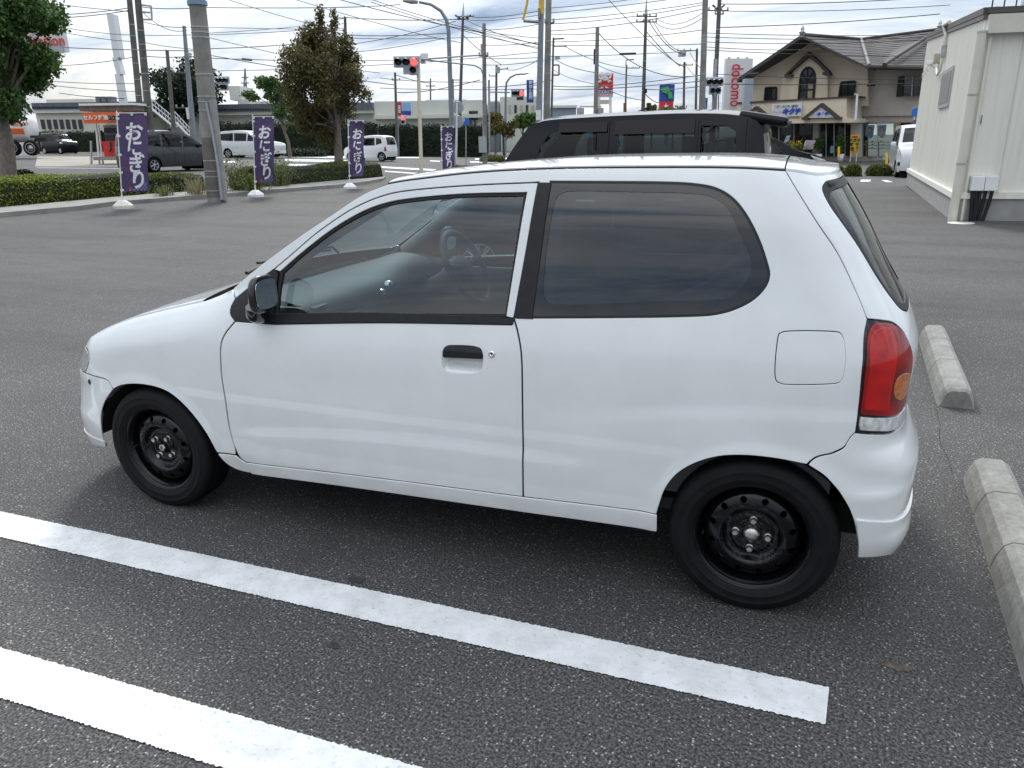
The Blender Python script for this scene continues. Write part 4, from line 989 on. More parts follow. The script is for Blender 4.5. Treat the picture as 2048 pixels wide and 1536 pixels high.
# ------------------------------------------------------------------ wheel stops
def wheel_stop(label, y0, y1, x0, x1, cuts):
    """concrete bar made of blocks; (x0,y0)-(x1,y1) is the near-left bottom edge, cuts are fractions along it"""
    root = thing('wheel_stop', label, 'wheel stop', ((x0 + x1) / 2, (y0 + y1) / 2, 0), group='concrete wheel stops behind the parking bays')
    d = arr([x1 - x0, y1 - y0]); L = np.linalg.norm(d); d /= L; n = arr([-d[1], d[0]])
    prof = [(0, 0), (.012, .055), (.030, .098), (.055, .115), (.135, .118), (.160, .100), (.178, .055), (.190, 0)]
    mt = mat('wheel_stop_concrete', (.36, .345, .30), .9, var=.0, bump=.5, bscale=70)
    nt = mt.node_tree
    if len(nt.nodes) < 8:
        b_ = nt.nodes['Principled BSDF']; t = nt.nodes.new('ShaderNodeTexCoord'); cr = []
        for s_, lo, hi in ((7, (.19, .188, .172), (.30, .297, .275)), (45, (.75, .75, .75), (1.1, 1.1, 1.1))):
            q = nt.nodes.new('ShaderNodeTexNoise'); q.inputs['Scale'].default_value = s_; q.inputs['Detail'].default_value = 8; q.inputs['Roughness'].default_value = .68; nt.links.new(t.outputs['Object'], q.inputs['Vector'])
            r_ = nt.nodes.new('ShaderNodeValToRGB'); r_.color_ramp.elements[0].position = .33; r_.color_ramp.elements[0].color = (*lo, 1); r_.color_ramp.elements[1].position = .66; r_.color_ramp.elements[1].color = (*hi, 1); nt.links.new(q.outputs[0], r_.inputs[0]); cr.append(r_.outputs[0])
        mx = nt.nodes.new('ShaderNodeMix'); mx.data_type = 'RGBA'; mx.blend_type = 'MULTIPLY'; mx.inputs['Factor'].default_value = 1
        nt.links.new(cr[0], mx.inputs['A']); nt.links.new(cr[1], mx.inputs['B']); nt.links.new(mx.outputs['Result'], b_.inputs['Base Color'])
    cc = [0] + list(cuts) + [1]
    for i in range(len(cc) - 1):
        s0, s1 = cc[i] * L + (.004 if i else 0), cc[i + 1] * L - (.004 if i < len(cc) - 2 else 0)
        endA, endB = i == 0, i == len(cc) - 2
        st = []
        if endA: st += [(s0, .82, .03), (s0 + .02, .93, .012), (s0 + .06, 1.0, 0)]
        else: st += [(s0, .985, .001), (s0 + .008, 1, 0)]
        if endB: st += [(s1 - .06, 1, 0), (s1 - .02, .93, .012), (s1, .82, .03)]
        else: st += [(s1 - .008, 1, 0), (s1, .985, .001)]
        V = []; m_ = len(prof)
        for s_, f, e in st:
            for (a, z) in prof: w = .095 + (a - .095) * (f if z > 0 else .5 + .5 * f); p_ = arr([x0, y0]) + d * s_ + n * w; V.append((p_[0], p_[1], z * f))
        F = [(r_ * m_ + j, r_ * m_ + j + 1, (r_ + 1) * m_ + j + 1, (r_ + 1) * m_ + j) for r_ in range(len(st) - 1) for j in range(m_ - 1)]
        F += [tuple(range(m_ - 1, -1, -1)), tuple((len(st) - 1) * m_ + j for j in range(m_))]
        b_ = MB(); b_.add(V, F, False); b_.obj('block', mt, root)
    for q in cuts:
        b_ = MB(); p_ = arr([x0, y0]) + d * q * L
        V = []
        for s_ in (-.004, .004):
            for (a, z) in prof: w = p_ + d * s_ + n * (.095 + (a - .095) * .985); V.append((w[0], w[1], z * .985))
        m_ = len(prof); b_.add(V, [(j, j + 1, m_ + j + 1, m_ + j) for j in range(m_ - 1)]); b_.obj('joint', M_BLK, root)
wheel_stop('concrete wheel stop at the right edge, closest to the camera', 1.36, -.62, 3.205, 3.085, (.20, .42, .78))
wheel_stop('shorter concrete wheel stop seen just behind the white hatchback tail light', 4.02, 2.37, 3.345, 3.245, (.28, .62))

# ------------------------------------------------------------------ other cars
def simple_wheel(parent, x, y, r, w, mt_rim, spokes=7, sgn=-1, twin=True):
    root = bpy.data.objects.new('wheel', None); COL.objects.link(root); root.parent = parent; root.location = (x, y, r * .985); root.empty_display_size = .1
    if sgn > 0: root.rotation_euler = (0, 0, math.pi)
    rr = r * .66
    b = MB(); b.lathe([(rr * .96, .012), (rr * 1.02, -.004), (r * .86, -.012), (r * .95, -.002), (r * .985, .012), (r, .03), (r, w - .03), (r * .95, w), (rr, w - .01)], (0, 0, 0), (0, 1, 0), 40); b.obj('tyre', M_TY, root, rel=False)
    b = MB(); b.lathe([(rr * .90, .030), (rr * .93, .004), (rr * .985, -.004), (rr * 1.01, .004), (rr * .96, .02), (rr * .93, .09)], (0, 0, 0), (0, 1, 0), 40)
    b.lathe([(.0001, .004), (rr * .16, .004), (rr * .22, .012), (rr * .23, .04)], (0, 0, 0), (0, 1, 0), 20)
    for k in range(spokes):
        a0 = 2 * math.pi * k / spokes + .3
        for da in ((-.10, .10) if twin else (0,)):
            pa = np.array([rr * .18 * math.cos(a0), .016, rr * .18 * math.sin(a0)]); pb = np.array([rr * .95 * math.cos(a0 + da), .010, rr * .95 * math.sin(a0 + da)])
            b.tube([pa, pb], [rr * .085, rr * (.055 if twin else .10)], 6)
    b.obj('rim', mt_rim, root, rel=False)
    b = MB(); b.lathe([(.0001, .075), (rr * .94, .075)], (0, 0, 0), (0, 1, 0), 24); b.obj('brake', M_DK, root, rel=False)
    return root
def make_car(name, label, loc, rz, top, W, belt, H, wheels, windows, paint, screens, lights=(), floor=.20, rim=None, seams=(), glass_mt=None, group=None, arch=.04, tumble=.10, plates=(), mirror=None, extra=None, handles=(), spokes=7, mudguard=None, see=True):
    """car in its own frame: x from nose (0) to tail, y across (near side negative), z up"""
    root = thing(name, label, 'car', loc, rz, group)
    Lx = top[-1][0]; x0 = min(q[0] for q in top); x1 = max(q[0] for q in top)
    def hw(x, z):
        x = np.asarray(x, float); z = np.asarray(z, float)
        h = W / 2 * (1 - .03 * np.clip((.55 - z) / .35, 0, 1) ** 2) - tumble * np.clip((z - belt + .06) / (H - belt), 0, 1.2) ** 1.25 - .02 * np.clip((z - belt + .12) / .12, 0, 1)
        e0 = np.clip((x - x0) / .55, 0, 1); e1 = np.clip((x1 - x) / .40, 0, 1)
        return h * (.80 + .20 * np.sqrt(1 - (1 - e0) ** 2)) * (.86 + .14 * np.sqrt(1 - (1 - e1) ** 2))
    def P(u, z): return np.stack([u, YC - hw(u, z), z], -1)
    T = spline(top, .05)
    bottom = []
    xs = sorted(wheels, key=lambda q: -q[0])
    for wx, r in xs:
        ra = r + arch; a = np.linspace(0, math.pi, 15); q = [(wx + ra * math.cos(t), r + ra * math.sin(t)) for t in a]
        q = [p_ for p_ in q if p_[1] > floor - .001]; bottom += [(q[0][0], floor)] + q + [(q[-1][0], floor)]
    out_l = np.concatenate([T, arr([(T[-1][0] - .02, floor)] + bottom + [(T[0][0] + .02, floor)])])
    wl_ = [spline(w, .04, closed=False) if len(w) < 3 else loop(*[[w[i], w[(i + 1) % len(w)]] for i in range(len(w))], step=.04) for w in windows]
    V2, F = tri([out_l] + wl_, .09)
    ar = np.cross(V2[F[:, 1]] - V2[F[:, 0]], V2[F[:, 2]] - V2[F[:, 0]]); F[ar < 0] = F[ar < 0][:, ::-1]
    p = P(V2[:, 0], V2[:, 1]); p[:, 1] -= YC; Vn = p; Vf = p.copy(); Vf[:, 1] *= -1; k = len(p)
    V = [tuple(q) for q in Vn] + [tuple(q) for q in Vf]; FF = [tuple(f) for f in F] + [tuple(int(i) + k for i in f[::-1]) for f in F]
    # skin across the car along the top outline
    nl = 13; q_ = np.linspace(-1, 1, nl); tn = np.gradient(T, axis=0); tn /= np.linalg.norm(tn, axis=1)[:, None]; nn = np.stack([-tn[:, 1], tn[:, 0]], 1)
    if nn[len(nn) // 2][1] < 0: nn = -nn
    hT = hw(T[:, 0], T[:, 1]); base = len(V)
    def span(i, q, lift=0): c_ = .045 * (1 - abs(q) ** 2.5) + lift; return (T[i][0] + nn[i][0] * c_, hT[i] * q, T[i][1] + nn[i][1] * c_)
    for i in range(len(T)):
        for q in q_: V.append(span(i, q))
    skip = [(a, b_) for a, b_, *_ in screens]
    def is_s(i): return any(a <= T[i][0] <= b_ and a <= T[i + 1][0] <= b_ and z0 <= T[i][1] <= z1 and z0 <= T[i + 1][1] <= z1 for a, b_, z0, z1 in screens)
    for i in range(len(T) - 1):
        for j in range(nl - 1):
            if is_s(i) and 1 <= j < nl - 2: continue
            FF.append((base + i * nl + j, base + i * nl + j + 1, base + (i + 1) * nl + j + 1, base + (i + 1) * nl + j))
    bo = mesh_np('body', V, FF, paint, root)
    bm = bmesh.new(); bm.from_mesh(bo.data); bmesh.ops.remove_doubles(bm, verts=bm.verts[:], dist=.004); bmesh.ops.recalc_face_normals(bm, faces=bm.faces[:]); bm.to_mesh(bo.data); bm.free()
    for q in bo.data.polygons: q.use_smooth = True
    try: bo.data.set_sharp_from_angle(angle=R(38))
    except Exception: pass
    gm = glass_mt or glass('tinted_car_glass', (.20, .24, .25), 1.6)
    for s_ in (-1, 1):
        for w, wl1 in zip(windows, wl_):
            Vw, Fw = tri([inset(wl1, -.006)], .12); pw = P(Vw[:, 0], Vw[:, 1]); pw[:, 1] = (pw[:, 1] - YC + .006) * (1 if s_ == -1 else -1)
            mesh_np('side_window', pw, Fw, gm, root)
    for a, b_, z0, z1 in screens:
        ids = [i for i in range(len(T)) if a - 1e-6 <= T[i][0] <= b_ + 1e-6 and z0 - 1e-6 <= T[i][1] <= z1 + 1e-6]
        if len(ids) < 2: continue
        Vg = [span(i, q, -.004) for i in ids for q in np.linspace(-.86, .86, 9)]
        mesh_np('windscreen' if a < (x0 + x1) / 2 else 'rear_window', Vg, [(i * 9 + j, i * 9 + j + 1, i * 9 + 10 + j, i * 9 + 9 + j) for i in range(len(ids) - 1) for j in range(8)], gm, root)
    rm = rim or mat('alloy_rim', (.55, .56, .57), .3, metal=.8, var=.1)
    for wx, r in wheels:
        for s_ in (-1, 1): simple_wheel(root, wx, s_ * (W / 2 - .035), r, .16, rm, spokes, sgn=s_)
        b = MB(); b.box((wx, 0, r + .02), (2 * r + .04, W * .80, 2 * r - .06)); b.obj('wheel_well', M_DK, root, rel=False)
    for nm, poly_, mt_, both in lights:
        for s_ in ((-1, 1) if both else (-1,)):
            Vw, Fw = tri([loop(*[[poly_[i], poly_[(i + 1) % len(poly_)]] for i in range(len(poly_))], step=.03)], .05); pw = P(Vw[:, 0], Vw[:, 1]); pw[:, 1] = (pw[:, 1] - YC - .012) * (1 if s_ == -1 else -1)
            mesh_np(nm, pw, Fw, mt_, root)
    for a, b_ in seams:
        for s_ in (-1, 1):
            pts = spline([a, b_], .06); pw = P(pts[:, 0], pts[:, 1]); pw[:, 1] = (pw[:, 1] - YC - .001) * (-s_)
            b = MB(); b.tube(pw, .004, 4); b.obj('panel_gap', M_DK, root, rel=False)
    for hx, hz in handles:
        for s_ in (-1, 1):
            pw = P(np.array([hx]), np.array([hz]))[0]; b = MB(); b.box((hx, s_ * -1 * (pw[1] - YC - .018) if s_ == 1 else (pw[1] - YC - .018), hz), (.19, .028, .028), bev=.010); b.obj('door_handle', M_CH if see else paint, root, rel=False)
    # cabin
    b = MB(); b.box(((x0 + x1) / 2 + .1, 0, belt - .32), ((x1 - x0) * .62, W * .78, .06)); b.obj('cabin_floor', M_IND, root, rel=False)
    wf_ = min(q[0] for q in wheels)
    for sx in (wf_ + .85, wf_ + 1.75):
        for sy in (-W * .22, W * .22):
            b = MB(); b.box((sx + .18, sy, belt - .05), (.14, .44, .62), bev=.05); b.box((sx + .22, sy, belt + .36), (.09, .24, .17), bev=.03); b.obj('seat', M_SEAT, root, rel=False)
    b = MB(); b.box((wf_ + .18, 0, belt - .10), (.30, W * .8, .16), bev=.05); b.obj('dashboard', M_IND, root, rel=False)
    if mirror:
        for s_ in (-1, 1):
            b = MB(); b.box((mirror[0], s_ * (W / 2 + .10), mirror[1]), (.09, .19, .14), bev=.04); b.obj('door_mirror', mirror[2], root, rel=False)
    b = MB(); b.box(((x0 + x1) / 2, 0, floor + .03), ((x1 - x0) * .9, W * .8, .06)); b.obj('underbody', M_DK, root, rel=False)
    if extra: extra(root, P, hw)
    return root
M_PBK = mat('car_paint_black', (.003, .004, .008), .12, coat=.2, spec=.25, var=.1)
M_PGR = mat('car_paint_grey', (.030, .036, .045), .3, metal=.2, coat=1, var=.1)
M_PWH = mat('car_paint_pearl', (.72, .74, .75), .3, coat=1, var=.04)
M_HL = mat('clear_headlight', (.65, .67, .68), .08, coat=1, var=.2, scale=40)
M_TL = mat('red_tail_lens', (.40, .006, .008), .12, coat=1, var=.2, scale=30)
M_PLW = mat('plate_white', (.75, .75, .72), .5, var=.1)
M_PLY = mat('plate_yellow', (.80, .60, .04), .5, var=.1)
def plate(root, c_, mt, w=.33, h=.165): b = MB(); b.box(c_, (.012, w, h)); b.obj('number_plate', mt, root, rel=False)
# black kei wagon two bays over (near side plane about y = 4.88)
kx = -1.16
def kei_extra(root, P, hw):
    b = MB(); b.box((3.22, 0, 1.602), (.42, 1.16, .085), ax=(np.array([.985, 0, -.17]), np.array([0, 1.0, 0]), np.array([.17, 0, .985])), bev=.035); b.obj('roof_spoiler', M_PBK, root, rel=False)
    b = MB(); b.box((3.42, 0, 1.575), (.05, .5, .03), bev=.01); b.obj('high_brake_light', mat('clear_red', (.35, .2, .2), .1, coat=1), root, rel=False)
    vis = mat('door_visor', (.012, .010, .010), .12, spec=.2, coat=.1, var=.1)
    for s_ in (-1, 1):
        for (a, b_, z0, z1) in ((1.40, 1.86, 1.515, 1.60), (1.93, 2.65, 1.49, 1.61)):
            u, z = np.meshgrid(np.linspace(a, b_, 8), np.linspace(z0, z1, 4)); pw = P(u.ravel(), z.ravel()); pw[:, 1] = (pw[:, 1] - YC - .012 - .014 * (1 - (z.ravel() - z0) / (z1 - z0))) * (-s_)
            mesh_np('door_visor', pw, [(j * 8 + i, j * 8 + i + 1, j * 8 + i + 9, j * 8 + i + 8) for j in range(3) for i in range(7)], vis, root)
    b = MB(); b.tube([(1.42, -.50, 1.655), (.90, -.52, 1.27)], .0035, 6); b.obj('antenna', mat('antenna_chrome', (.75, .72, .62), .3, metal=.7), root, rel=False)
    for dx in (1.95, 2.18):
        b = MB(); b.tube([(dx, .15, 1.69), (dx + .16 * (1 if dx < 2 else -.5), .15, 1.755)], .006, 6); b.obj('roof_aerial', M_BT, root, rel=False)
make_car('kei_wagon', 'black tall kei wagon parked on the far side of the white hatchback', (kx, 5.62, 0), 0.0,
         [(.05, .24), (0, .45), (.02, .62), (.10, .80), (.25, .92), (.55, 1.00), (.76, 1.10), (.87, 1.26), (1.00, 1.45), (1.09, 1.56), (1.17, 1.605), (1.30, 1.628), (1.60, 1.642), (2.10, 1.655), (2.60, 1.658), (2.95, 1.640), (3.12, 1.605), (3.21, 1.54), (3.26, 1.30), (3.30, 1.05), (3.335, .80), (3.36, .55), (3.33, .26)],
         1.475, 1.02, 1.655, [(.59, .283), (2.99, .283)],
         [[(1.13, 1.06), (1.22, 1.385), (1.30, 1.50), (1.42, 1.555), (1.76, 1.565), (1.78, 1.06)], [(1.97, 1.06), (1.965, 1.57), (2.64, 1.572), (2.66, 1.06)], [(2.72, 1.08), (2.70, 1.552), (2.92, 1.548), (3.00, 1.50), (3.04, 1.10)]],
         M_PBK, [(.70, 1.16, 1.08, 1.61), (3.18, 3.32, 1.02, 1.56)],
         lights=[('headlight', [(.04, .68), (.16, .86), (.45, .93), (.40, .78)], M_HL, True), ('tail_light', [(3.20, .95), (3.16, 1.25), (3.24, 1.25), (3.30, .95)], M_TL, True)],
         glass_mt=glass('kei_glass', (.20, .25, .26), 1.5), seams=[((1.86, .30), (1.875, 1.06)), ((1.875, 1.06), (1.88, 1.60)), ((2.68, 1.60), (2.69, .62)), ((1.02, .40), (.98, 1.02)), ((3.10, .70), (3.09, 1.60))], handles=[(1.70, .90), (2.52, .92)], spokes=9, extra=kei_extra, tumble=.12, floor=.19)
# black car nosing out behind it
make_car('hatchback_sedan', 'black low car with slim headlight, nose pointing right behind the kei wagon', tuple(float(v) for v in foot(1646, 24)), math.pi - CYAW - R(10),
         [(.06, .25), (0, .45), (.06, .66), (.20, .80), (.45, .90), (.80, .985), (1.02, 1.06), (1.35, 1.25), (1.70, 1.41), (2.1, 1.47), (2.7, 1.46), (3.4, 1.34), (4.0, 1.16), (4.15, 1.10), (4.25, .70), (4.2, .26)],
         1.75, .93, 1.47, [(.90, .31), (3.55, .31)], [[(1.30, .96), (1.62, 1.27), (2.0, 1.38), (2.4, 1.39), (2.4, .97)], [(2.48, .97), (2.48, 1.39), (3.0, 1.36), (3.5, 1.22), (3.5, 1.0)]],
         M_PBK, [(1.02, 1.75, 1.05, 1.43), (3.2, 4.1, 1.14, 1.40)], lights=[('headlight', [(.08, .68), (.20, .79), (.62, .915), (.50, .80), (.25, .70)], M_HL, True)], glass_mt=glass('sedan_glass', (.55, .62, .6), 1.6), spokes=5)
def depth_of(px, py): q = on_z(px, py); return (q - CAM) @ _fh
def yaw_img(a): return -CYAW * 0 + CYAW * -1 + a     # heading measured from the picture plane
def car_at(px, d): q = foot(px, d); return (float(q[0]), float(q[1]), float(q[2]))
# grey compact van driving right, seen from behind-left: nose to the right
def freed_x(root, P, hw):
    b = MB(); b.box((4.20, -.52, .62), (.02, .16, .13)); b.obj('sticker', mat('sticker_blue', (.05, .2, .7), .5), root, rel=False)
    b = MB(); b.box((4.20, 0, .52), (.012, .33, .165)); b.obj('number_plate', M_PLW, root, rel=False)
fx = car_at(346, 36)
make_car('compact_van', 'dark grey compact van with lit brake lights on the road behind the hedge', fx, math.pi - CYAW + R(58), [( -2.05, .25), (-2.12, .50), (-2.05, .72), (-1.75, .92), (-1.35, 1.02), (-1.05, 1.14), (-.60, 1.45), (-.20, 1.63), (.30, 1.69), (1.00, 1.69), (1.70, 1.64), (1.98, 1.56), (2.08, 1.20), (2.14, .92), (2.16, .55), (2.12, .28)],
         1.70, .98, 1.69, [(-1.30, .31), (1.42, .31)], [[(-1.00, 1.02), (-.52, 1.38), (-.20, 1.52), (-.12, 1.02)], [(-.04, 1.02), (-.10, 1.54), (.85, 1.58), (.90, 1.04)], [(.98, 1.05), (.95, 1.57), (1.55, 1.52), (1.75, 1.30), (1.60, 1.10)]],
         M_PGR, [(-1.05, -.25, 1.13, 1.62), (1.95, 2.12, 1.08, 1.55)], lights=[('tail_light', [(1.86, .94), (1.92, 1.20), (2.05, 1.20), (2.10, .92)], mat('lit_brake_light', (.6, .01, .01), .2, emit=(1, .05, .03), estr=1.2), True), ('headlight', [(-2.0, .75), (-1.7, .93), (-1.45, .97), (-1.7, .80)], M_HL, True)], seams=[((-.08, .30), (-.08, 1.0)), ((.92, .5), (.92, 1.04))], spokes=6, mirror=(-.95, 1.08, M_PGR), glass_mt=glass('van_glass', (.12, .15, .16), 1.6))
ax_ = car_at(505, 60)
make_car('minivan', 'white large minivan facing right in front of the dark hedge wall', ax_, math.pi - CYAW - R(16), [(-2.42, .28), (-2.46, .60), (-2.42, .90), (-2.10, 1.05), (-1.55, 1.16), (-1.20, 1.30), (-.75, 1.62), (-.35, 1.82), (.2, 1.90), (1.4, 1.90), (2.15, 1.82), (2.35, 1.50), (2.42, 1.10), (2.44, .6), (2.40, .3)],
         1.84, 1.12, 1.90, [(-1.55, .34), (1.45, .34)], [[(-1.12, 1.17), (-.70, 1.52), (-.40, 1.68), (-.30, 1.18)], [(-.22, 1.18), (-.28, 1.72), (.78, 1.76), (.80, 1.20)], [(.88, 1.20), (.86, 1.76), (1.95, 1.72), (2.1, 1.26)]],
         M_PWH, [(-1.22, -.42, 1.28, 1.80), (2.2, 2.44, 1.2, 1.8)], lights=[('headlight', [(-2.40, .85), (-2.15, 1.0), (-1.75, 1.06), (-1.9, .92)], M_HL, True), ('grille', [(-2.44, .50), (-2.44, .82), (-2.20, .82), (-2.15, .5)], M_BG, True)], spokes=6, mirror=(-1.05, 1.22, M_PWH), glass_mt=glass('van_glass', (.12, .15, .16), 1.6))
kx2 = car_at(742, 53)
def kplate(root, P, hw): b = MB(); b.box((1.70, 0, .55), (.012, .33, .165)); b.obj('number_plate', M_PLY, root, rel=False)
make_car('kei_hatchback', 'small white kei car crossing the junction beside the third banner', kx2, -CYAW - R(22), [(-1.62, .25), (-1.67, .45), (-1.62, .68), (-1.45, .85), (-1.05, .95), (-.80, 1.05), (-.50, 1.36), (-.25, 1.51), (.2, 1.57), (.9, 1.57), (1.45, 1.50), (1.56, 1.30), (1.63, .95), (1.68, .6), (1.64, .28)],
         1.475, .92, 1.57, [(-1.10, .28), (1.25, .28)], [[(-.76, .96), (-.48, 1.28), (-.22, 1.42), (-.10, .97)], [(-.03, .97), (-.10, 1.44), (.78, 1.46), (.80, .98)], [(.88, 1.0), (.86, 1.45), (1.25, 1.40), (1.33, 1.12)]],
         M_PWH, [(-.82, -.30, 1.03, 1.50), (1.44, 1.66, .98, 1.49)], lights=[('tail_light', [(1.5, .62), (1.50, .90), (1.60, .90), (1.64, .62)], M_TL, True)], spokes=5, extra=kplate, glass_mt=glass('van_glass', (.12, .15, .16), 1.6))
bx2 = car_at(122, 70)
make_car('kei_box_car', 'black boxy kei car with white roof on the road beyond the petrol station', bx2, math.pi - CYAW - R(30), [(-1.62, .25), (-1.68, .50), (-1.66, .80), (-1.50, .98), (-1.00, 1.04), (-.75, 1.12), (-.42, 1.52), (-.25, 1.62), (.2, 1.66), (1.2, 1.66), (1.52, 1.60), (1.62, 1.1), (1.66, .6), (1.62, .28)],
         1.475, 1.0, 1.66, [(-1.15, .28), (1.20, .28)], [[(-.72, 1.03), (-.42, 1.42), (-.26, 1.54), (-.12, 1.04)], [(-.05, 1.04), (-.08, 1.55), (.72, 1.56), (.72, 1.05)], [(.80, 1.06), (.80, 1.55), (1.38, 1.52), (1.42, 1.10)]],
         M_PBK, [(-.78, -.26, 1.08, 1.60), (1.5, 1.64, 1.1, 1.55)], lights=[('headlight', [(-1.64, .80), (-1.55, .95), (-1.30, .98), (-1.30, .84)], M_HL, True)], spokes=6, glass_mt=glass('van_glass', (.12, .15, .16), 1.6), rim=mat('white_rim', (.7, .7, .7), .4),
         extra=lambda r_, P, hw: (MB().box((.55, 0, 1.705), (1.75, 1.20, .03), bev=.012).obj('roof_panel', M_PWH, r_, rel=False), MB().box((-1.70, 0, .62), (.012, .33, .165)).obj('number_plate', M_PLW, r_, rel=False)))
# white box-shaped kei wagon behind the cabin at right: nose towards the camera
wx2 = car_at(1836, 28)
make_car('box_wagon', 'white box shaped kei wagon half hidden behind the cream prefab building', wx2, math.pi / 2 - CYAW - R(20), [(-.02, .25), (-.06, .50), (-.03, .80), (.10, .98), (.45, 1.08), (.70, 1.18), (.98, 1.55), (1.15, 1.70), (1.5, 1.77), (2.6, 1.77), (3.15, 1.70), (3.30, 1.2), (3.34, .6), (3.30, .28)],
         1.475, 1.05, 1.77, [(.55, .285), (2.95, .285)], [[(.80, 1.10), (1.05, 1.46), (1.25, 1.62), (1.30, 1.10)], [(1.36, 1.10), (1.34, 1.66), (2.1, 1.67), (2.1, 1.11)], [(2.18, 1.12), (2.18, 1.66), (2.9, 1.62), (3.0, 1.15)]],
         M_PWH, [(.68, 1.12, 1.16, 1.68), (3.14, 3.32, 1.15, 1.66)], lights=[('headlight', [(-.02, .76), (.06, .93), (.40, 1.02), (.30, .82)], M_HL, True), ('fog_light', [(-.04, .42), (-.03, .54), (.14, .54), (.14, .42)], M_BG, True)], spokes=8, mirror=(.92, 1.15, M_PWH), glass_mt=glass('wagon_glass', (.35, .42, .42), 1.6))
# ------------------------------------------------------------------ foliage
def leaf_mat(name, c0, c1, c2, rough=.55):
    if name in MATS: return MATS[name]
    mt = bpy.data.materials.new(name); mt.use_nodes = True; nt = mt.node_tree; b = nt.nodes['Principled BSDF']
    g = nt.nodes.new('ShaderNodeNewGeometry'); r = nt.nodes.new('ShaderNodeValToRGB'); e = r.color_ramp.elements; e.new(.5)
    for el, p_, c_ in zip(e, (0, .5, 1), (c0, c1, c2)): el.position = p_; el.color = (*c_, 1)
    nt.links.new(g.outputs['Random Per Island'], r.inputs[0]); nt.links.new(r.outputs[0], b.inputs['Base Color'])
    b.inputs['Roughness'].default_value = rough; b.inputs['Specular IOR Level'].default_value = .35
    tr = nt.nodes.new('ShaderNodeBsdfTranslucent'); nt.links.new(r.outputs[0], tr.inputs[0]); mx = nt.nodes.new('ShaderNodeMixShader'); mx.inputs[0].default_value = .25
    o = nt.nodes['Material Output']; nt.links.new(b.outputs[0], mx.inputs[1]); nt.links.new(tr.outputs[0], mx.inputs[2]); nt.links.new(mx.outputs[0], o.inputs[0])
    MATS[name] = mt; return mt
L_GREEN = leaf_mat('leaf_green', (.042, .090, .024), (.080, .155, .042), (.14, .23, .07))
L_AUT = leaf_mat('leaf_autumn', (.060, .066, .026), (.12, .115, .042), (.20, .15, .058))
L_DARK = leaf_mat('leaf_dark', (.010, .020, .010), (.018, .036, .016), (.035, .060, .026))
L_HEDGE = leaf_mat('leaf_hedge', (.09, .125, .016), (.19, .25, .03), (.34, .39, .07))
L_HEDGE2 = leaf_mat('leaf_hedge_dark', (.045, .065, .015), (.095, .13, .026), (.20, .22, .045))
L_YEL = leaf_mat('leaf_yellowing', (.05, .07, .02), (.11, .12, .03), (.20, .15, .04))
L_WEED = leaf_mat('leaf_weed', (.06, .09, .03), (.13, .17, .06), (.22, .25, .11))
L_STRAW = leaf_mat('dry_grass', (.16, .15, .07), (.26, .24, .12), (.36, .33, .20))
M_BARK = mat('bark', (.17, .145, .12), .9, var=.25, scale=9, bump=.6, bscale=40)
M_BARKD = mat('bark_dark', (.07, .06, .05), .9, var=.25, scale=9)
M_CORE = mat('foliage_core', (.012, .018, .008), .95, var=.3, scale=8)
def leaf_mesh(name, C, size, mt, parent=None, up=.25, jitter=.5, aspect=.55, kind=None):
    """one small folded diamond leaf at every row of C"""
    C = arr(C); n = len(C)
    d = NR.normal(size=(n, 3)); d[:, 2] += up; d /= np.linalg.norm(d, axis=1)[:, None]
    a = np.cross(d, NR.normal(size=(n, 3))); a /= np.linalg.norm(a, axis=1)[:, None]; b = np.cross(d, a)
    s = size * (1 + jitter * NR.uniform(-1, 1, n))[:, None]
    V = np.stack([C - a * s * .5, C + b * s * aspect * .5 + d * s * .08, C + a * s * .5, C - b * s * aspect * .5 + d * s * .08], 1).reshape(-1, 3)
    off = np.zeros(3); w = parent
    while w is not None: off = off + np.array(w.location); w = w.parent
    V = V - off
    me = bpy.data.meshes.new(name); me.vertices.add(len(V)); me.vertices.foreach_set('co', V.ravel().astype(np.float32))
    me.loops.add(n * 4); me.loops.foreach_set('vertex_index', np.arange(n * 4, dtype=np.int32))
    me.polygons.add(n); me.polygons.foreach_set('loop_start', np.arange(0, n * 4, 4, dtype=np.int32))
    try: me.polygons.foreach_set('loop_total', np.full(n, 4, dtype=np.int32))
    except Exception: pass
    me.update(calc_edges=True); me.materials.append(mt)
    o = link_mesh(name, me, parent)
    if kind: o['kind'] = kind
    return o
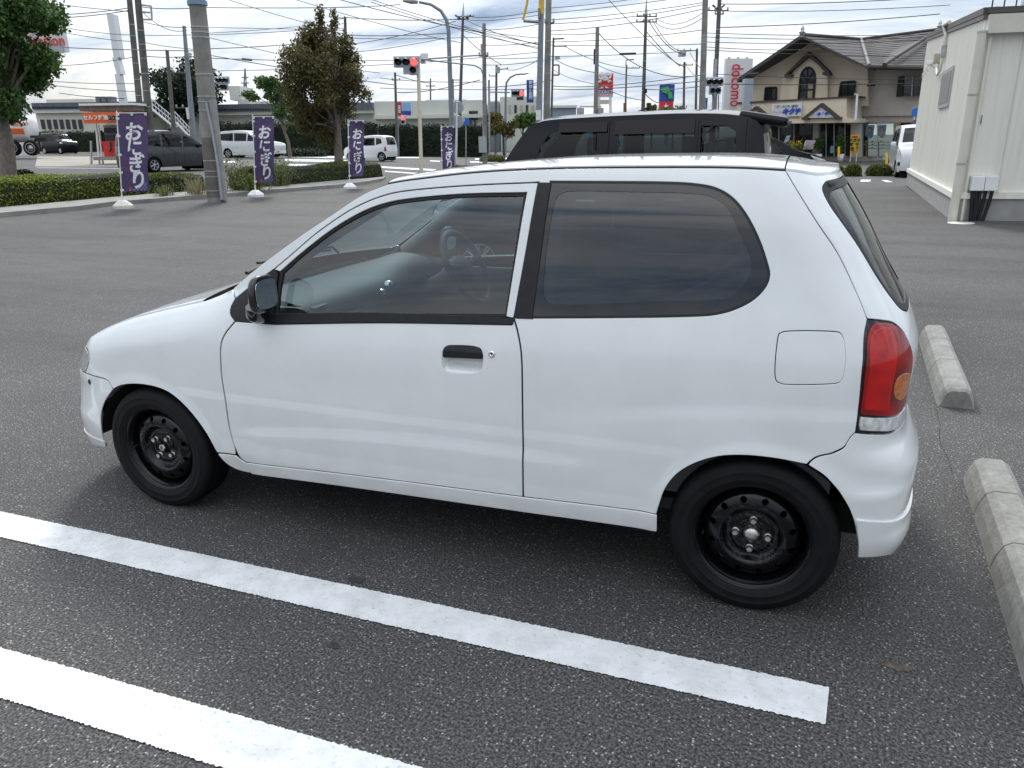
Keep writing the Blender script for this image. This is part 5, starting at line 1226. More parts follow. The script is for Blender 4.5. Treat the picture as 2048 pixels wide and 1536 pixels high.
def tree(name, label, base, trunk_pts, trunk_r, clumps, n, size, lm, bark, limbs=True, group=None, aspect=.6):
    """clumps: (centre, radii) ellipsoids in world coordinates"""
    t = thing(name, label, 'tree', base, group=group)
    b = MB(); P_ = [np.array(q, float) for q in trunk_pts]; b.tube(P_, [trunk_r * (1 - .82 * (i / (len(P_) - 1)) ** .9) for i in range(len(P_))], 10); b.obj('trunk', bark, t)
    if limbs:
        for c_, r_ in clumps:
            k = rnd.uniform(.35, .95); i = min(int(k * (len(P_) - 1)), len(P_) - 2); s0 = P_[i] * (1 - (k * (len(P_) - 1) - i)) + P_[i + 1] * (k * (len(P_) - 1) - i)
            mid = (s0 + np.array(c_)) / 2 + np.array([rnd.uniform(-.1, .1), rnd.uniform(-.1, .1), .12])
            b = MB(); b.tube([s0, mid, np.array(c_)], [trunk_r * .28, trunk_r * .18, trunk_r * .06], 6); b.obj('branch', bark, t)
    vol = arr([r_[0] * r_[1] * r_[2] for _, r_ in clumps]) ** .75; vol /= vol.sum(); C = []
    for (c_, r_), f in zip(clumps, vol):
        m_ = int(n * f); d = NR.normal(size=(m_, 3)); d /= np.linalg.norm(d, axis=1)[:, None]
        rr = NR.uniform(0, 1, m_) ** .42; rr *= 1 + .22 * np.sin(d[:, 0] * 7 + c_[0] * 9) * np.sin(d[:, 2] * 8 + c_[2] * 5) + .10 * NR.normal(size=m_)
        C.append(np.array(c_) + d * rr[:, None] * np.array(r_))
    leaf_mesh('crown', np.concatenate(C), size, lm, t, aspect=aspect)
    return t
def blob_clumps(px, py, d, rx, ry, n, seed, rr=(.28, .42), flat=1.0, shape=None):
    """clumps scattered through an egg-shaped crown given in pixels"""
    r_ = random.Random(seed); k = k_at(d); out_ = []
    for i in range(n):
        while True:
            x, y, z = r_.uniform(-1, 1), r_.uniform(-1, 1), r_.uniform(-1, 1)
            lim = shape(y) if shape else 1
            if (x / max(lim, .05)) ** 2 + y * y + (z / max(lim, .05)) ** 2 < 1: break
        f = r_.uniform(*rr); q = at(px + x * rx, py + y * ry, d) + FD * z * rx * k
        s = rx * k * f; out_.append((q, (s, s, s * flat)))
    return out_
# big green tree at the left edge
f0 = foot(18, 24)
tree('street_tree', 'tall leafy green tree cut off by the left edge of the picture', f0, [f0 + _up * -.1, at(14, 290, 24), at(6, 240, 24), at(4, 150, 24), at(8, 40, 24)], .26,
     blob_clumps(-4, 72, 24, 88, 158, 46, 5, (.30, .46), .85, shape=lambda y: .98 if y < .35 else .98 - .55 * (y - .35)), 70000, .12, L_GREEN, M_BARK)
# autumn tree in the planting strip
f1 = foot(681, 31)
tree('street_tree', 'slender tree with thinning olive brown autumn leaves beside the third banner', f1, [f1, at(677, 310, 31), at(675, 265, 31), at(672, 200, 31), at(668, 120, 31), at(664, 40, 31)], .20,
     blob_clumps(653, 150, 31, 86, 128, 54, 8, (.16, .30), 1.1, shape=lambda y: .30 + .70 * smooth(-1.0, -.15, y) if y < .5 else 1.0 - .35 * (y - .5)) + [(at(640, 25 + 12 * k, 31), (.18, .18, .30)) for k in range(3)] + [(at(668, 30 + 14 * k, 31), (.16, .16, .26)) for k in range(3)], 36000, .10, L_AUT, M_BARK)
for q0, q1 in (((677, 275), (655, 235)), ((676, 270), (700, 232)), ((676, 285), (640, 250))):
    pass
f2 = foot(580, 62)
tree('street_tree', 'thin multi stemmed green tree in front of the dark hedge wall', f2, [f2, at(577, 285, 62), at(566, 255, 62), at(556, 225, 62), at(548, 195, 62)], .16,
     blob_clumps(535, 180, 62, 40, 24, 14, 12, (.22, .5), .5) + blob_clumps(575, 200, 62, 34, 42, 16, 13, (.2, .4), .6), 5200, .22, L_GREEN, M_BARK)
f3 = foot(372, 84)
tree('street_tree', 'broad dark green tree rising behind the utility poles and metal stairs', f3, [f3, at(372, 240, 84), at(372, 190, 84), at(372, 130, 84)], .3,
     blob_clumps(375, 172, 84, 72, 60, 22, 15, (.28, .42), .7), 7500, .36, L_DARK, M_BARKD)
f4 = foot(1008, 58)
tree('street_tree', 'small yellowing tree left of the black kei wagon windscreen', f4, [f4, at(1006, 270, 58), at(1004, 240, 58)], .10, blob_clumps(1003, 252, 58, 28, 26, 10, 21, (.3, .45), .9), 2600, .20, L_YEL, M_BARKD)
f5 = foot(1046, 63)
tree('street_tree', 'rounded dark green tree just above the black kei wagon roof front', f5, [f5, at(1046, 270, 63), at(1046, 240, 63)], .12, blob_clumps(1048, 244, 63, 24, 22, 9, 22, (.35, .5), .85), 2600, .22, L_GREEN, M_BARKD)
f6 = foot(1303, 105)
tree('street_tree', 'small pale tree tip over the kei wagon roof left of the star sign', f6, [f6, at(1303, 225, 105)], .15, blob_clumps(1304, 217, 105, 9, 11, 5, 23, (.4, .6), .9), 900, .34, L_YEL, M_BARKD)
f7 = foot(1345, 100)
tree('street_tree', 'low dark tree top over the kei wagon roof under the star sign', f7, [f7, at(1345, 228, 100)], .15, blob_clumps(1345, 224, 100, 22, 9, 7, 24, (.4, .6), .6), 1300, .32, L_GREEN, M_BARKD)

def hedge(name, label, inner, outer, h, n, size, lm, cat='hedge', round_=.12, group=None, top_lm=None):
    """clipped hedge on the ground between two polylines"""
    A, B = arr(inner), arr(outer); base = (float(A[:, 0].mean()), float(A[:, 1].mean()), ground_z(A[0, 0], A[0, 1]))
    t = thing(name, label, cat, base, group=group)
    V = []; m_ = len(A)
    for a, b_ in zip(A, B):
        g_ = ground_z(*a); c_ = (a + b_) / 2
        prof = [(0.0, 0.0), (.02, .55), (.06, .88), (.18, .98), (.5, 1.0), (.82, .98), (.94, .88), (.98, .55), (1.0, 0)]
        for s_, z in prof: q = a * (1 - s_) + b_ * s_; V.append((q[0], q[1], g_ + z * (h - .02) - .03))
    k = 9; F = [(i * k + j, (i + 1) * k + j, (i + 1) * k + j + 1, i * k + j + 1) for i in range(m_ - 1) for j in range(k - 1)] + [tuple(range(k)), tuple((m_ - 1) * k + j for j in range(k - 1, -1, -1))]
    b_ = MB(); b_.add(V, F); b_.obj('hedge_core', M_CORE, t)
    V = arr(V); tri_ = []
    for f in F: tri_ += [(f[0], f[i], f[i + 1]) for i in range(1, len(f) - 1)]
    T_ = V[np.array(tri_)]; ar = np.linalg.norm(np.cross(T_[:, 1] - T_[:, 0], T_[:, 2] - T_[:, 0]), axis=1); pr = ar / ar.sum()
    ix = NR.choice(len(T_), n, p=pr); u = NR.uniform(size=(n, 2)); fl = u.sum(1) > 1; u[fl] = 1 - u[fl]; Tq = T_[ix]
    C = Tq[:, 0] + (Tq[:, 1] - Tq[:, 0]) * u[:, :1] + (Tq[:, 2] - Tq[:, 0]) * u[:, 1:]
    C += NR.normal(size=C.shape) * size * .45
    C[:, 2] += .05 * np.sin(C[:, 0] * 2.1 + C[:, 1] * 1.3) * (C[:, 2] > base[2] + h * .6)
    leaf_mesh('foliage', C, size, lm, t, up=.5, aspect=.62)
    return t
def off_poly(P_, w):
    P_ = arr(P_); d = np.gradient(P_, axis=0); d /= np.linalg.norm(d, axis=1)[:, None]; n = np.stack([-d[:, 1], d[:, 0]], 1)
    return P_ + n * w
h1 = [(q[0], q[1]) for q in spline(kout[0:5], .5)]
hi = off_poly(h1, .12); ho = off_poly(h1, 1.25)
hedge('clipped_hedge', 'long clipped yellow green hedge behind the kerb at the left', hi, ho, .72, 30000, .048, L_HEDGE)
h2 = [(q[0], q[1]) for q in spline(kout[7:12], .5)]
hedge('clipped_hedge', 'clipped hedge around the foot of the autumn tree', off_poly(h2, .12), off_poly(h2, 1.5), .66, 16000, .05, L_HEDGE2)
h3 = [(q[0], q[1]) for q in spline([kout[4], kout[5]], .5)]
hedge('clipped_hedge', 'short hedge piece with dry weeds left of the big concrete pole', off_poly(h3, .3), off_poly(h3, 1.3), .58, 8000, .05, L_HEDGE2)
# weeds and young shrubs between the hedges
def tuft(label, px, py, d, hpx, spread, n, mt, blade=.5, leafy=False, cat='weed'):
    g0 = foot(px, d); t = thing('weed_clump', label, cat, g0); k = k_at(d); h = hpx * k
    V = []; F = []
    for i in range(n):
        a = rnd.uniform(0, 2 * math.pi); l_ = h * rnd.uniform(.5, 1.05); sx = spread * k * rnd.uniform(0, 1); r0 = g0 + np.array([math.cos(a), math.sin(a), 0]) * sx * .6
        tip = r0 + np.array([math.cos(a) * l_ * rnd.uniform(.1, .5), math.sin(a) * l_ * rnd.uniform(.1, .5), l_]); mid = (r0 + tip) / 2 + _up * l_ * .12
        w = np.array([-math.sin(a), math.cos(a), 0]) * .010; kk = len(V); V += [r0 - w, r0 + w, mid + w, mid - w, tip]; F += [(kk, kk + 1, kk + 2, kk + 3), (kk + 3, kk + 2, kk + 4)]
    b_ = MB(); b_.add(V, F); b_.obj('blades', mt, t)
    C = [g0 + np.array([rnd.gauss(0, spread * k * .5), rnd.gauss(0, spread * k * .5), abs(rnd.gauss(h * .55, h * .25))]) for _ in range(n * 6)]
    leaf_mesh('foliage', C, .075 if leafy else .045, mt, t, aspect=.35 if not leafy else .45)
tuft('dry straw coloured weeds against the left of the big concrete pole', 395, 372, 21.6, 42, 30, 90, L_STRAW)
tuft('pale green weeds right of the big concrete pole', 475, 375, 23.2, 62, 24, 90, L_WEED, leafy=True)
tuft('feathery green shrub behind the second banner', 560, 365, 24.8, 62, 34, 110, L_WEED, leafy=True)
tuft('low mixed weeds at the pole base behind the second banner', 505, 385, 22.9, 40, 42, 120, L_HEDGE2, leafy=True)
tuft('low dry grass beside the first banner', 330, 388, 21.2, 30, 30, 60, L_WEED)
tuft('bare leafy sprig beyond the roof of the white hatchback', 937, 320, 33, 20, 10, 14, L_GREEN, leafy=True)
def shrub(label, px, py, d, rx, ry, n, size, lm, cat='shrub', seed=1, name='round_shrub'):
    g0 = foot(px, d); t = thing(name, label, cat, g0); k = k_at(d); a, c_ = rx * k, ry * k
    b_ = MB(); V = []; F = []; nu, nv = 16, 8
    for j in range(nv + 1):
        for i in range(nu):
            th = 2 * math.pi * i / nu; ph = math.pi / 2 * j / nv; e = .8; V.append(g0 + np.array([a * .93 * math.cos(th) * math.cos(ph) ** e, a * .75 * math.sin(th) * math.cos(ph) ** e, c_ * .96 * math.sin(ph) ** .7]))
    F = [(j * nu + i, j * nu + (i + 1) % nu, (j + 1) * nu + (i + 1) % nu, (j + 1) * nu + i) for j in range(nv) for i in range(nu)]
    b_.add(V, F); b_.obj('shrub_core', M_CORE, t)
    th = NR.uniform(0, 2 * math.pi, n); ph = np.arcsin(NR.uniform(0, 1, n)); C = g0 + np.stack([a * np.cos(th) * np.cos(ph) ** .8, a * .8 * np.sin(th) * np.cos(ph) ** .8, c_ * np.sin(ph) ** .7], 1) + NR.normal(size=(n, 3)) * size * .4
    leaf_mesh('foliage', C, size, lm, t, up=.5)
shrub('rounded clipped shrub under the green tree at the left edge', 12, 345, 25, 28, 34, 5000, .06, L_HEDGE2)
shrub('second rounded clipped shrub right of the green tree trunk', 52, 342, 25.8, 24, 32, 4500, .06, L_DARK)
shrub('low flat hedge bush beyond the roof of the white hatchback near the lamp post', 915, 336, 33.5, 30, 16, 3000, .06, L_HEDGE2)
for px, rx, lb in ((1665, 20, 'clipped low bush right of the tail of the black kei wagon'), (1705, 14, 'small clipped bush in the middle of the roadside planter'), (1757, 22, 'clipped low bush nearest the white box wagon')):
    shrub(lb, px, 346, 30, rx, 21, 2500, .06, L_HEDGE2)
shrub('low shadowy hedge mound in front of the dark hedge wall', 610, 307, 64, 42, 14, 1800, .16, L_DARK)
shrub('yellowish ground cover below the yellowing tree', 985, 306, 52, 24, 12, 1400, .10, L_YEL)
# ivy-covered fence walls along the far side of the road
def wall_hedge(label, px0, px1, d0, d1, top, n):
    a, b_ = foot(px0, d0), foot(px1, d1); dv = (b_ - a)[:2]; L_ = np.linalg.norm(dv); nv = np.array([-dv[1], dv[0]]) / L_
    pts = [a[:2] + dv * t for t in np.linspace(0, 1, 12)]; hh = at((px0 + px1) / 2, top, (d0 + d1) / 2)[2] - ground_z(*((a + b_)[:2] / 2))
    hedge('hedge_wall', label, [p_ - nv * .0 for p_ in pts], [p_ + nv * 1.2 for p_ in pts], hh, n, .17, L_DARK)
wall_hedge('tall dark ivy hedge wall behind the white minivan and autumn tree', 432, 752, 70, 68, 246, 9000)
wall_hedge('tall dark ivy hedge wall between the white kei car and the blue round sign', 760, 972, 67, 66, 250, 7000)
wall_hedge('low green hedge behind the black boxy kei car', 78, 205, 80, 79, 263, 2500)

# ------------------------------------------------------------------ buildings at the back
M_WALL = mat('pale_render', (.60, .62, .57), .85, var=.06, scale=.5)
M_WALL2 = mat('cream_render', (.68, .67, .58), .85, var=.06, scale=.5)
M_TILE = mat('grey_blue_tile', (.11, .13, .16), .7, var=.2, scale=4)
M_PANE = mat('dark_window', (.02, .024, .027), .08, coat=.5, var=.3, scale=2)
M_ALU = mat('aluminium_frame', (.42, .43, .43), .4, metal=.4, var=.1)
def block(root, name, px0, py0, px1, py1, d, depth, mt, to_ground=False):
    a, b_ = at(px0, py0, d), at(px1, py1, d); zb = min(a[2], b_[2]); zt = max(a[2], b_[2])
    if to_ground: zb = min(ground_z(*foot(px0, d)[:2]), ground_z(*foot(px1, d)[:2])) - .3
    w = abs((b_ - a) @ FR); c_ = (a + b_) / 2; c_[2] = (zb + zt) / 2; b2 = MB(); b2.box(c_ + FD * depth / 2, (w, depth, zt - zb), ax=(FR, FD, _up)); return b2.obj(name, mt, root)
st = thing('station_building', 'long low white station shop with a row of dark windows behind the petrol pump', 'building', foot(190, 84))
block(st, 'wall', 70, 222, 300, 262, 84, 10, M_WALL2, True); block(st, 'roof_edge', 62, 206, 302, 215, 83.4, 10.5, M_TILE); block(st, 'parapet', 64, 215, 301, 223, 83.6, 10, M_WH); block(st, 'upper_storey', 92, 199, 188, 208, 90, 6, M_WALL2)
for i in range(7): block(st, 'window', 80 + i * 12.5, 239, 91 + i * 12.5, 258, 83.9, .1, M_PANE)
for i in range(3): block(st, 'roof_unit', 190 + i * 12, 193, 200 + i * 12, 206, 88, 1.2, mat('roof_unit_grey', (.16, .17, .18), .6))
tiles = at(62, 216, 83.2)
for i in range(22): block(st, 'eave_tile', 64 + i * 4.6, 213, 66.6 + i * 4.6, 216.5, 83.3, .3, M_BLK)
hall = thing('community_hall', 'long pale hall with tiled eave and roof tank behind the hedge wall', 'building', foot(520, 88))
block(hall, 'wall', 296, 224, 760, 262, 88, 12, M_WALL, True); block(hall, 'eave', 290, 211, 745, 219, 87, 13, M_TILE); block(hall, 'fascia', 292, 219, 745, 226, 87.2, 12, M_WALL2)
for i in range(40): block(hall, 'eave_tile', 432 + i * 5.2, 217, 435 + i * 5.2, 220.5, 86.9, .3, M_BLK)
block(hall, 'roof_box', 457, 172, 482, 200, 95, 5, M_WALL); block(hall, 'roof_beam', 475, 199, 500, 210, 90, 2, M_WALL2)
block(hall, 'roof_step', 500, 203, 585, 208, 92, 5, M_WALL2)
block(hall, 'upper_wall', 302, 200, 330, 214, 92, 5, M_WALL2)
for i in range(3): block(hall, 'window', 308 + i * 14, 258, 318 + i * 14, 275, 87.9, .1, M_PANE)
mill = thing('factory_block', 'pale grey flat roofed factory block with a coloured billboard behind the signal pole', 'building', foot(860, 84))
block(mill, 'wall', 748, 203, 970, 262, 84, 14, M_WALL, True); block(mill, 'canopy', 748, 231, 968, 235, 83.2, 1.0, M_WALL2); block(mill, 'parapet_step', 852, 200, 932, 207, 84.3, 10, M_WALL); block(mill, 'window_band', 938, 222, 956, 240, 83.9, .1, M_PANE)
for a, b_ in ((902, 912), (938, 944), (948, 953)): block(mill, 'door', a, 238, b_, 262, 83.9, .1, mat('brown_door', (.16, .14, .11), .7))
bb = thing('billboard', 'billboard with red, light blue and navy panels on the factory wall', 'sign', at(808, 232, 83))
block(bb, 'red_panel', 794, 204, 804, 232, 83.2, .15, M_RED); block(bb, 'blue_panel', 804, 205, 822, 222, 83.2, .15, mat('sign_sky', (.25, .48, .75), .5)); block(bb, 'navy_panel', 804, 222, 822, 231, 83.2, .15, M_BLUE)
text('KOKI', .30, M_WH, bb, at(799, 218, 83.1), _up, -FR, bold=.02)
off_ = thing('office_block', 'pale two storey office with a row of narrow windows left of the steel pole', 'building', foot(1035, 92))
block(off_, 'wall', 1000, 194, 1084, 262, 92, 12, M_WALL, True); block(off_, 'low_wing', 978, 203, 1000, 262, 93, 10, mat('wing_blue_grey', (.30, .36, .40), .8), True)
for i in range(5): block(off_, 'window', 1017 + i * 11.5, 210, 1022 + i * 11.5, 226, 91.9, .1, M_PANE if i % 2 else mat('lit_blind', (.45, .42, .30), .7))
shed = thing('blue_shed', 'blue grey flat shed roof beyond the black kei wagon', 'building', foot(1130, 110)); block(shed, 'wall', 1105, 214, 1152, 262, 110, 10, mat('shed_blue', (.25, .30, .36), .7), True); block(shed, 'roof', 1103, 211, 1154, 215, 109.6, 11, M_WALL)
# outside metal stairs at the hall
stc = thing('metal_staircase', 'white metal outdoor staircase with railings behind the grey van', 'staircase', foot(340, 78))
for (a, b_) in (((300, 215), (345, 252)), ((352, 245), (392, 288))):
    A, B_ = at(*a, 78), at(*b_, 78); b = MB(); b.tube([A, B_], .13, 4); b.obj('stringer', M_WH, stc)
    for dz in (.55, 1.0): b = MB(); b.tube([A + _up * dz, B_ + _up * dz], .045, 5); b.obj('handrail', M_WH, stc)
    for t in np.linspace(0, 1, 8): q = A * (1 - t) + B_ * t; b = MB(); b.tube([q, q + _up * 1.0], .03, 5); b.obj('baluster', M_WH, stc)
block(stc, 'landing', 340, 252, 356, 254, 78, 2, M_WH); b = MB(); b.tube([at(345, 254, 78), foot(345, 78)], .06, 6); b.obj('stair_post', M_WH, stc)
# far pylon
py_ = thing('transmission_tower', 'faint lattice transmission tower far behind the hall roof', 'pylon', foot(491, 420))
tb = [at(491 + s_ * 7, 232, 420) for s_ in (-1, 1)]; tt = at(490, 137, 420)
b = MB()
for q in tb: b.tube([q, (q * .35 + tt * .65), tt], .35, 4)
for t in (.15, .3, .45, .6, .75): b.tube([tb[0] * (1 - t) + tt * t, tb[1] * (1 - t - .1) + tt * (t + .1)], .22, 4); b.tube([tb[1] * (1 - t) + tt * t, tb[0] * (1 - t - .1) + tt * (t + .1)], .22, 4)
for y, w in ((155, 7), (166, 8), (178, 9)): b.tube([at(490 - w, y, 420), at(490 + w, y, 420)], .3, 4)
b.obj('lattice', M_STEEL, py_)

# ------------------------------------------------------------------ petrol station things
sg = thing('station_sign', 'white board sign with red lettering sticking out of the green tree', 'sign', foot(60, 62))
b, c_, w, h = board(30, 62, 131, 103, 62, .6); b.obj('board', mat('board_grey_white', (.60, .62, .65), .4, var=.03), sg)
b = MB(); b.box(at(80, 99, 61.95), (w + .02, .02, 14 * k_at(62)), ax=(FR, FD, _up)); b.obj('grey_band', mat('sign_grey_band', (.40, .41, .44), .4), sg)
text('Station', 1.0, mat('sign_red_text', (.60, .06, .03), .5), sg, at(92, 82, 61.9), FR, _up, bold=.02)
b = MB(); b.cyl(foot(45, 62.4), at(45, 64, 62.4), .25, 12); b.obj('mast', M_WH, sg)
mo = thing('sign_pylon', 'tall white stepped monolith pylon rising over the kerosene stand', 'pylon', foot(243, 72))
for (y0, y1, xa, xb, dd) in ((28, 115, 213, 227, .9), (115, 148, 224, 233, .8), (148, 215, 229, 240, .7)):
    A, B_ = at(xa + (xb - xa) * 0 + 0, y0, 72), at(xb, y1, 72); P0 = at((xa + 0), y0, 72); 
    b = MB(); tl = at(xa, y0, 72); tr = at(xa + 13 - (3 if y0 > 100 else 0), y0, 72); bl = at(xb, y1, 72); br = at(xb + 13 - (3 if y0 > 100 else 0), y1, 72)
    b.poly([bl, br, tr, tl], dd, -FD); b.obj('panel', mat('pylon_white', (.70, .73, .76), .35, var=.04), mo)
ks = thing('kerosene_stand', 'red self service kerosene pump under a brown slatted canopy', 'fuel pump', foot(215, 44))
def bk(name, x0, y0, x1, y1, mt, d=44, dep=.5): return block(ks, name, x0, y0, x1, y1, d, dep, mt)
can = bk('canopy', 157, 208, 268, 221, mat('canopy_brown', (.16, .12, .09), .7, var=.15), 43.4, 2.2); bk('canopy_trim', 157, 207, 268, 210, M_WH, 43.3, 2.3)
for x in (188, 240): b = MB(); b.tube([at(x, 210, 44), at(x + 1, 226, 44)], .05, 6); b.obj('hanger', M_WH, ks)
b = MB(); b.tube([foot(199, 44.2), at(190, 222, 44.2)], .06, 8); b.obj('post', M_WH, ks); b = MB(); b.tube([foot(206, 44.4), at(197, 250, 44.4)], .05, 8); b.obj('post', M_WH, ks)
so = bk('price_board', 164, 225, 246, 246, M_ORG, 43.2, .15)
text('セルフ灯油', .265, M_WH, ks, at(191, 235.5, 43.1), FR, _up, bold=.008)
for i, ch in enumerate('22'): bk('digit_tile', 216 + i * 9, 230, 223.5 + i * 9, 242, mat('digit_tile', (.40, .42, .40), .6), 43.12, .05); text(ch, .30, M_BLK, ks, at(219.8 + i * 9, 236, 43.05), FR, _up, bold=.02)
bk('pump_body', 204, 283, 245, 316, M_RED, 44, .9); bk('pump_head', 206, 250, 240, 284, mat('pump_grey', (.30, .30, .30), .5), 44.1, .7); bk('pump_screen', 207, 256, 232, 266, M_BLK, 44.0, .12); bk('pump_panel', 208, 269, 232, 281, M_BLK, 44.0, .12)
b = MB(); b.tube([at(221, 284, 43.9), at(222, 298, 43.8), at(219, 303, 43.9)], .05, 6); b.obj('nozzle_hose', M_BLK, ks)
bk('plinth', 186, 314, 248, 320, M_KERB, 43.6, 1.6); b = MB(); b.cyl(foot(183, 43.5), at(182, 282, 43.5), .06, 8); b.obj('bollard', M_GALV, ks)
bk('lit_strip', 212, 247, 236, 250, mat('white_lamp', (.8, .8, .78), .4), 44.0, .1)
# tanker trailer
tk = thing('tank_trailer', 'silver and white fuel tank trailer with orange stripe, half hidden by the tree', 'truck', foot(40, 54))
kk = k_at(54); cA, cB = at(-80, 258, 54), at(66, 257, 54); ax_t = (cB - cA); Lt = np.linalg.norm(ax_t); ax_t /= Lt
b = MB(); b.lathe([(.0001, -.05), (.4, -.04), (.75, .05), (.82, .25), (.83, Lt - .3), (.76, Lt - .08), (.45, Lt + .03), (.0001, Lt + .06)], cA, ax_t, 28); b.obj('tank', mat('tank_white', (.68, .70, .72), .35, var=.05), tk)
b = MB(); b.lathe([(.838, Lt * .30), (.840, Lt * .97)], cA, ax_t, 28); b.f = [f for f in b.f if all(abs(b.v[i][2] - cA[2] + .02) < .10 for i in f)] or b.f[:2]; b.sm = [True] * len(b.f); b.obj('orange_stripe', M_ORG, tk)
text('Station', .42, M_ORG, tk, at(38, 247, 53.1), FR, _up, bold=.012, font_shear=.2)
block(tk, 'chassis', -80, 276, 70, 284, 54, 1.4, M_BLK); block(tk, 'mudguard', -10, 272, 74, 276, 53.6, 1.8, M_BLK); block(tk, 'side_cabinet', 16, 262, 44, 275, 53.4, .5, M_WH)
for px in (24, 60):
    q = at(px, 296, 53.3); b = MB(); b.lathe([(.20, .02), (.36, .0), (.46, .0), (.49, .06), (.49, .3), (.3, .32)], q, FD, 28); wv = b.obj('tyre', M_TY, tk)
    b = MB(); b.lathe([(.0001, -.02), (.10, -.02), (.12, .06), (.26, .06), (.30, -.01), (.33, .0), (.30, .1)], q, FD, 24); b.obj('rim', M_GALV, tk)
block(tk, 'mudflap', 70, 285, 79, 308, 54, .1, M_BLK)
# ------------------------------------------------------------------ poles
def pole(name, label, bx, by, tx, ty, d, wb, wt, mt, arms=(), bands=(), extra=None, cat='utility pole', group=None):
    """bx,by foot pixel (by None: on the ground), tx,ty top pixel, widths in pixels"""
    k = k_at(d); f = foot(bx, d); lo = f.copy(); lo[2] -= .2
    t = thing(name, label, cat, f, group=group); top = at(tx, ty, d)
    P_ = [lo * (1 - s_) + top * s_ for s_ in np.linspace(0, 1, 7)]
    b = MB(); b.tube(P_, list(np.linspace(wb * k / 2, wt * k / 2, 7)), 14); b.obj('shaft', mt, t)
    def pt(py):  # axis point at a pixel row
        s_ = (ty - py) / (ty - by) if by is not None else 0; s_ = min(max(s_, 0), 1); q = top * (1 - s_) + f * s_; return q, (wt + (wb - wt) * s_) * k / 2
    for py in bands:
        q, r_ = pt(py); b = MB(); b.cyl(q - _up * .012 * max(1, d / 30), q + _up * .012 * max(1, d / 30), r_ * 1.06, 12); b.obj('band', M_GALV, t)
    for arm in arms:
        py, x0, x1 = arm[:3]; A, B_ = at(x0, py, d - .05), at(x1, arm[3] if len(arm) > 3 else py, d - .05)
        b = MB(); b.tube([A, B_], max(.035, .9 * k), 6); b.obj('crossarm', M_COND, t)
        n = max(2, int(abs(x1 - x0) / 9))
        for s_ in np.linspace(.04, .96, n):
            q = A * (1 - s_) + B_ * s_; b = MB(); b.lathe([(.02, 0), (.06, .03), (.03, .08), (.06, .12), (.02, .18)], q, _up, 8); b.obj('insulator', M_GALV, t)
    if extra: extra(t, d, k, pt)
    return t
M_POLE_Y = mat('yellow_sleeve', (.70, .46, .05), .5, var=.15)
def big_extra(t, d, k, pt):
    lo = [at(*q, d - .30) for q in ((444, 398), (436, 330), (424, 262), (412, 205))]; b = MB(); b.tube(lo, .026, 8); b.obj('conduit', mat('conduit_blue_grey', (.34, .38, .43), .5), t)
    A = at(431, 330, d - .30)
    b = MB(); b.tube([at(448, 400, d - .16), at(440, 330, d - .16), at(432, 262, d - .16), at(425, 200, d - .14)], .10, 8); b.obj('cable_guard', mat('cable_guard_grey', (.30, .30, .29), .6, var=.15), t)
    q, r_ = pt(2); b = MB(); b.cyl(q - _up * .05, q + _up * .05, r_ * 1.18, 14); b.obj('collar', mat('collar_blue', (.18, .28, .40), .5), t)
    # lower dark wrap
    q0, r0 = pt(395); q1, r1 = pt(268); b = MB(); b.tube([q0, q1], [r0 * 1.015, r1 * 1.02], 16, cap=False); b.obj('pole_wrap', mat('pole_wrap_brown', (.15, .14, .125), .9, var=.2, scale=3), t)
pole('utility_pole', 'thick leaning concrete utility pole standing on the kerb beside the second banner', 434, 405, 388, -60, 20.3, 35, 28, M_CON, bands=(48, 58, 68, 140, 184, 195, 212, 316, 338, 350, 380), extra=big_extra)
def arms_left(t, d, k, pt):
    for (x0, y0, x1, y1) in ((284, 10, 302, 12), (284, 24, 300, 25), (285, 39, 304, 39), (302, 12, 304, 39)): b = MB(); b.tube([at(x0, y0, d), at(x1, y1, d)], .05, 6); b.obj('bracket', M_GALV, t)
pole('utility_pole', 'left one of two tall dark poles beside the kerosene stand', 290, 300, 256, -30, 47, 13, 9, M_COND, bands=(40, 60, 85, 110, 140, 170, 200))
def bill(t, d, k, pt):
    bd, c_, w, h = board(285, 220, 297, 272, d - .3, .05); bd.obj('advert_board', M_WH, t)
    for i, ch in enumerate('大澤歯科'): text(ch, .26, M_BLK, t, at(290.5, 226 + i * 11, d - .4), FR, _up)
    arms_left(t, d, k, pt)
pole('utility_pole', 'right one of two tall dark poles, carrying a white advert board', 306, 300, 273, -30, 45, 15, 11, M_COND, bands=(50, 75, 100, 128, 160, 190), extra=bill)
pole('utility_pole', 'short dark pole in front of the metal staircase', 352, 290, 334, 100, 60, 9, 6, M_COND, arms=((141, 328, 346),))
def yb(t, d, k, pt):
    q0, r0 = pt(297); q1, r1 = pt(283); b = MB(); b.tube([q0, q1], [r0 * 1.08, r1 * 1.08], 14); b.obj('warning_band', M_YEL, t)
    for i in range(3): q, r_ = pt(295 - i * 4.5); b = MB(); b.cyl(q - _up * .03, q + _up * .03, r_ * 1.12, 14); b.obj('warning_stripe', M_BLK, t)
    bd, c_, w, h = board(371, 215, 378, 238, d - .3, .3); bd.obj('meter_box', M_WH, t)
    bd, c_, w, h = board(374, 105, 380, 116, d - .3, .25); bd.obj('small_box', M_GALV, t)
pole('utility_pole', 'slim grey steel pole with a black and yellow band beside the grey van', 391, 300, 368, 52, 46, 13, 6, M_STEEL, arms=((146, 346, 372), (216, 352, 380)), extra=yb)
pole('utility_pole', 'thin pole showing through the top of the autumn tree', 697, 300, 690, 34, 72, 6, 5, M_COND, arms=((36, 672, 690), (76, 690, 706)))
pole('utility_pole', 'thin dark pole right of the white kei car', 795, 306, 790, 145, 66, 6, 4, M_COND, arms=((160, 784, 800),))
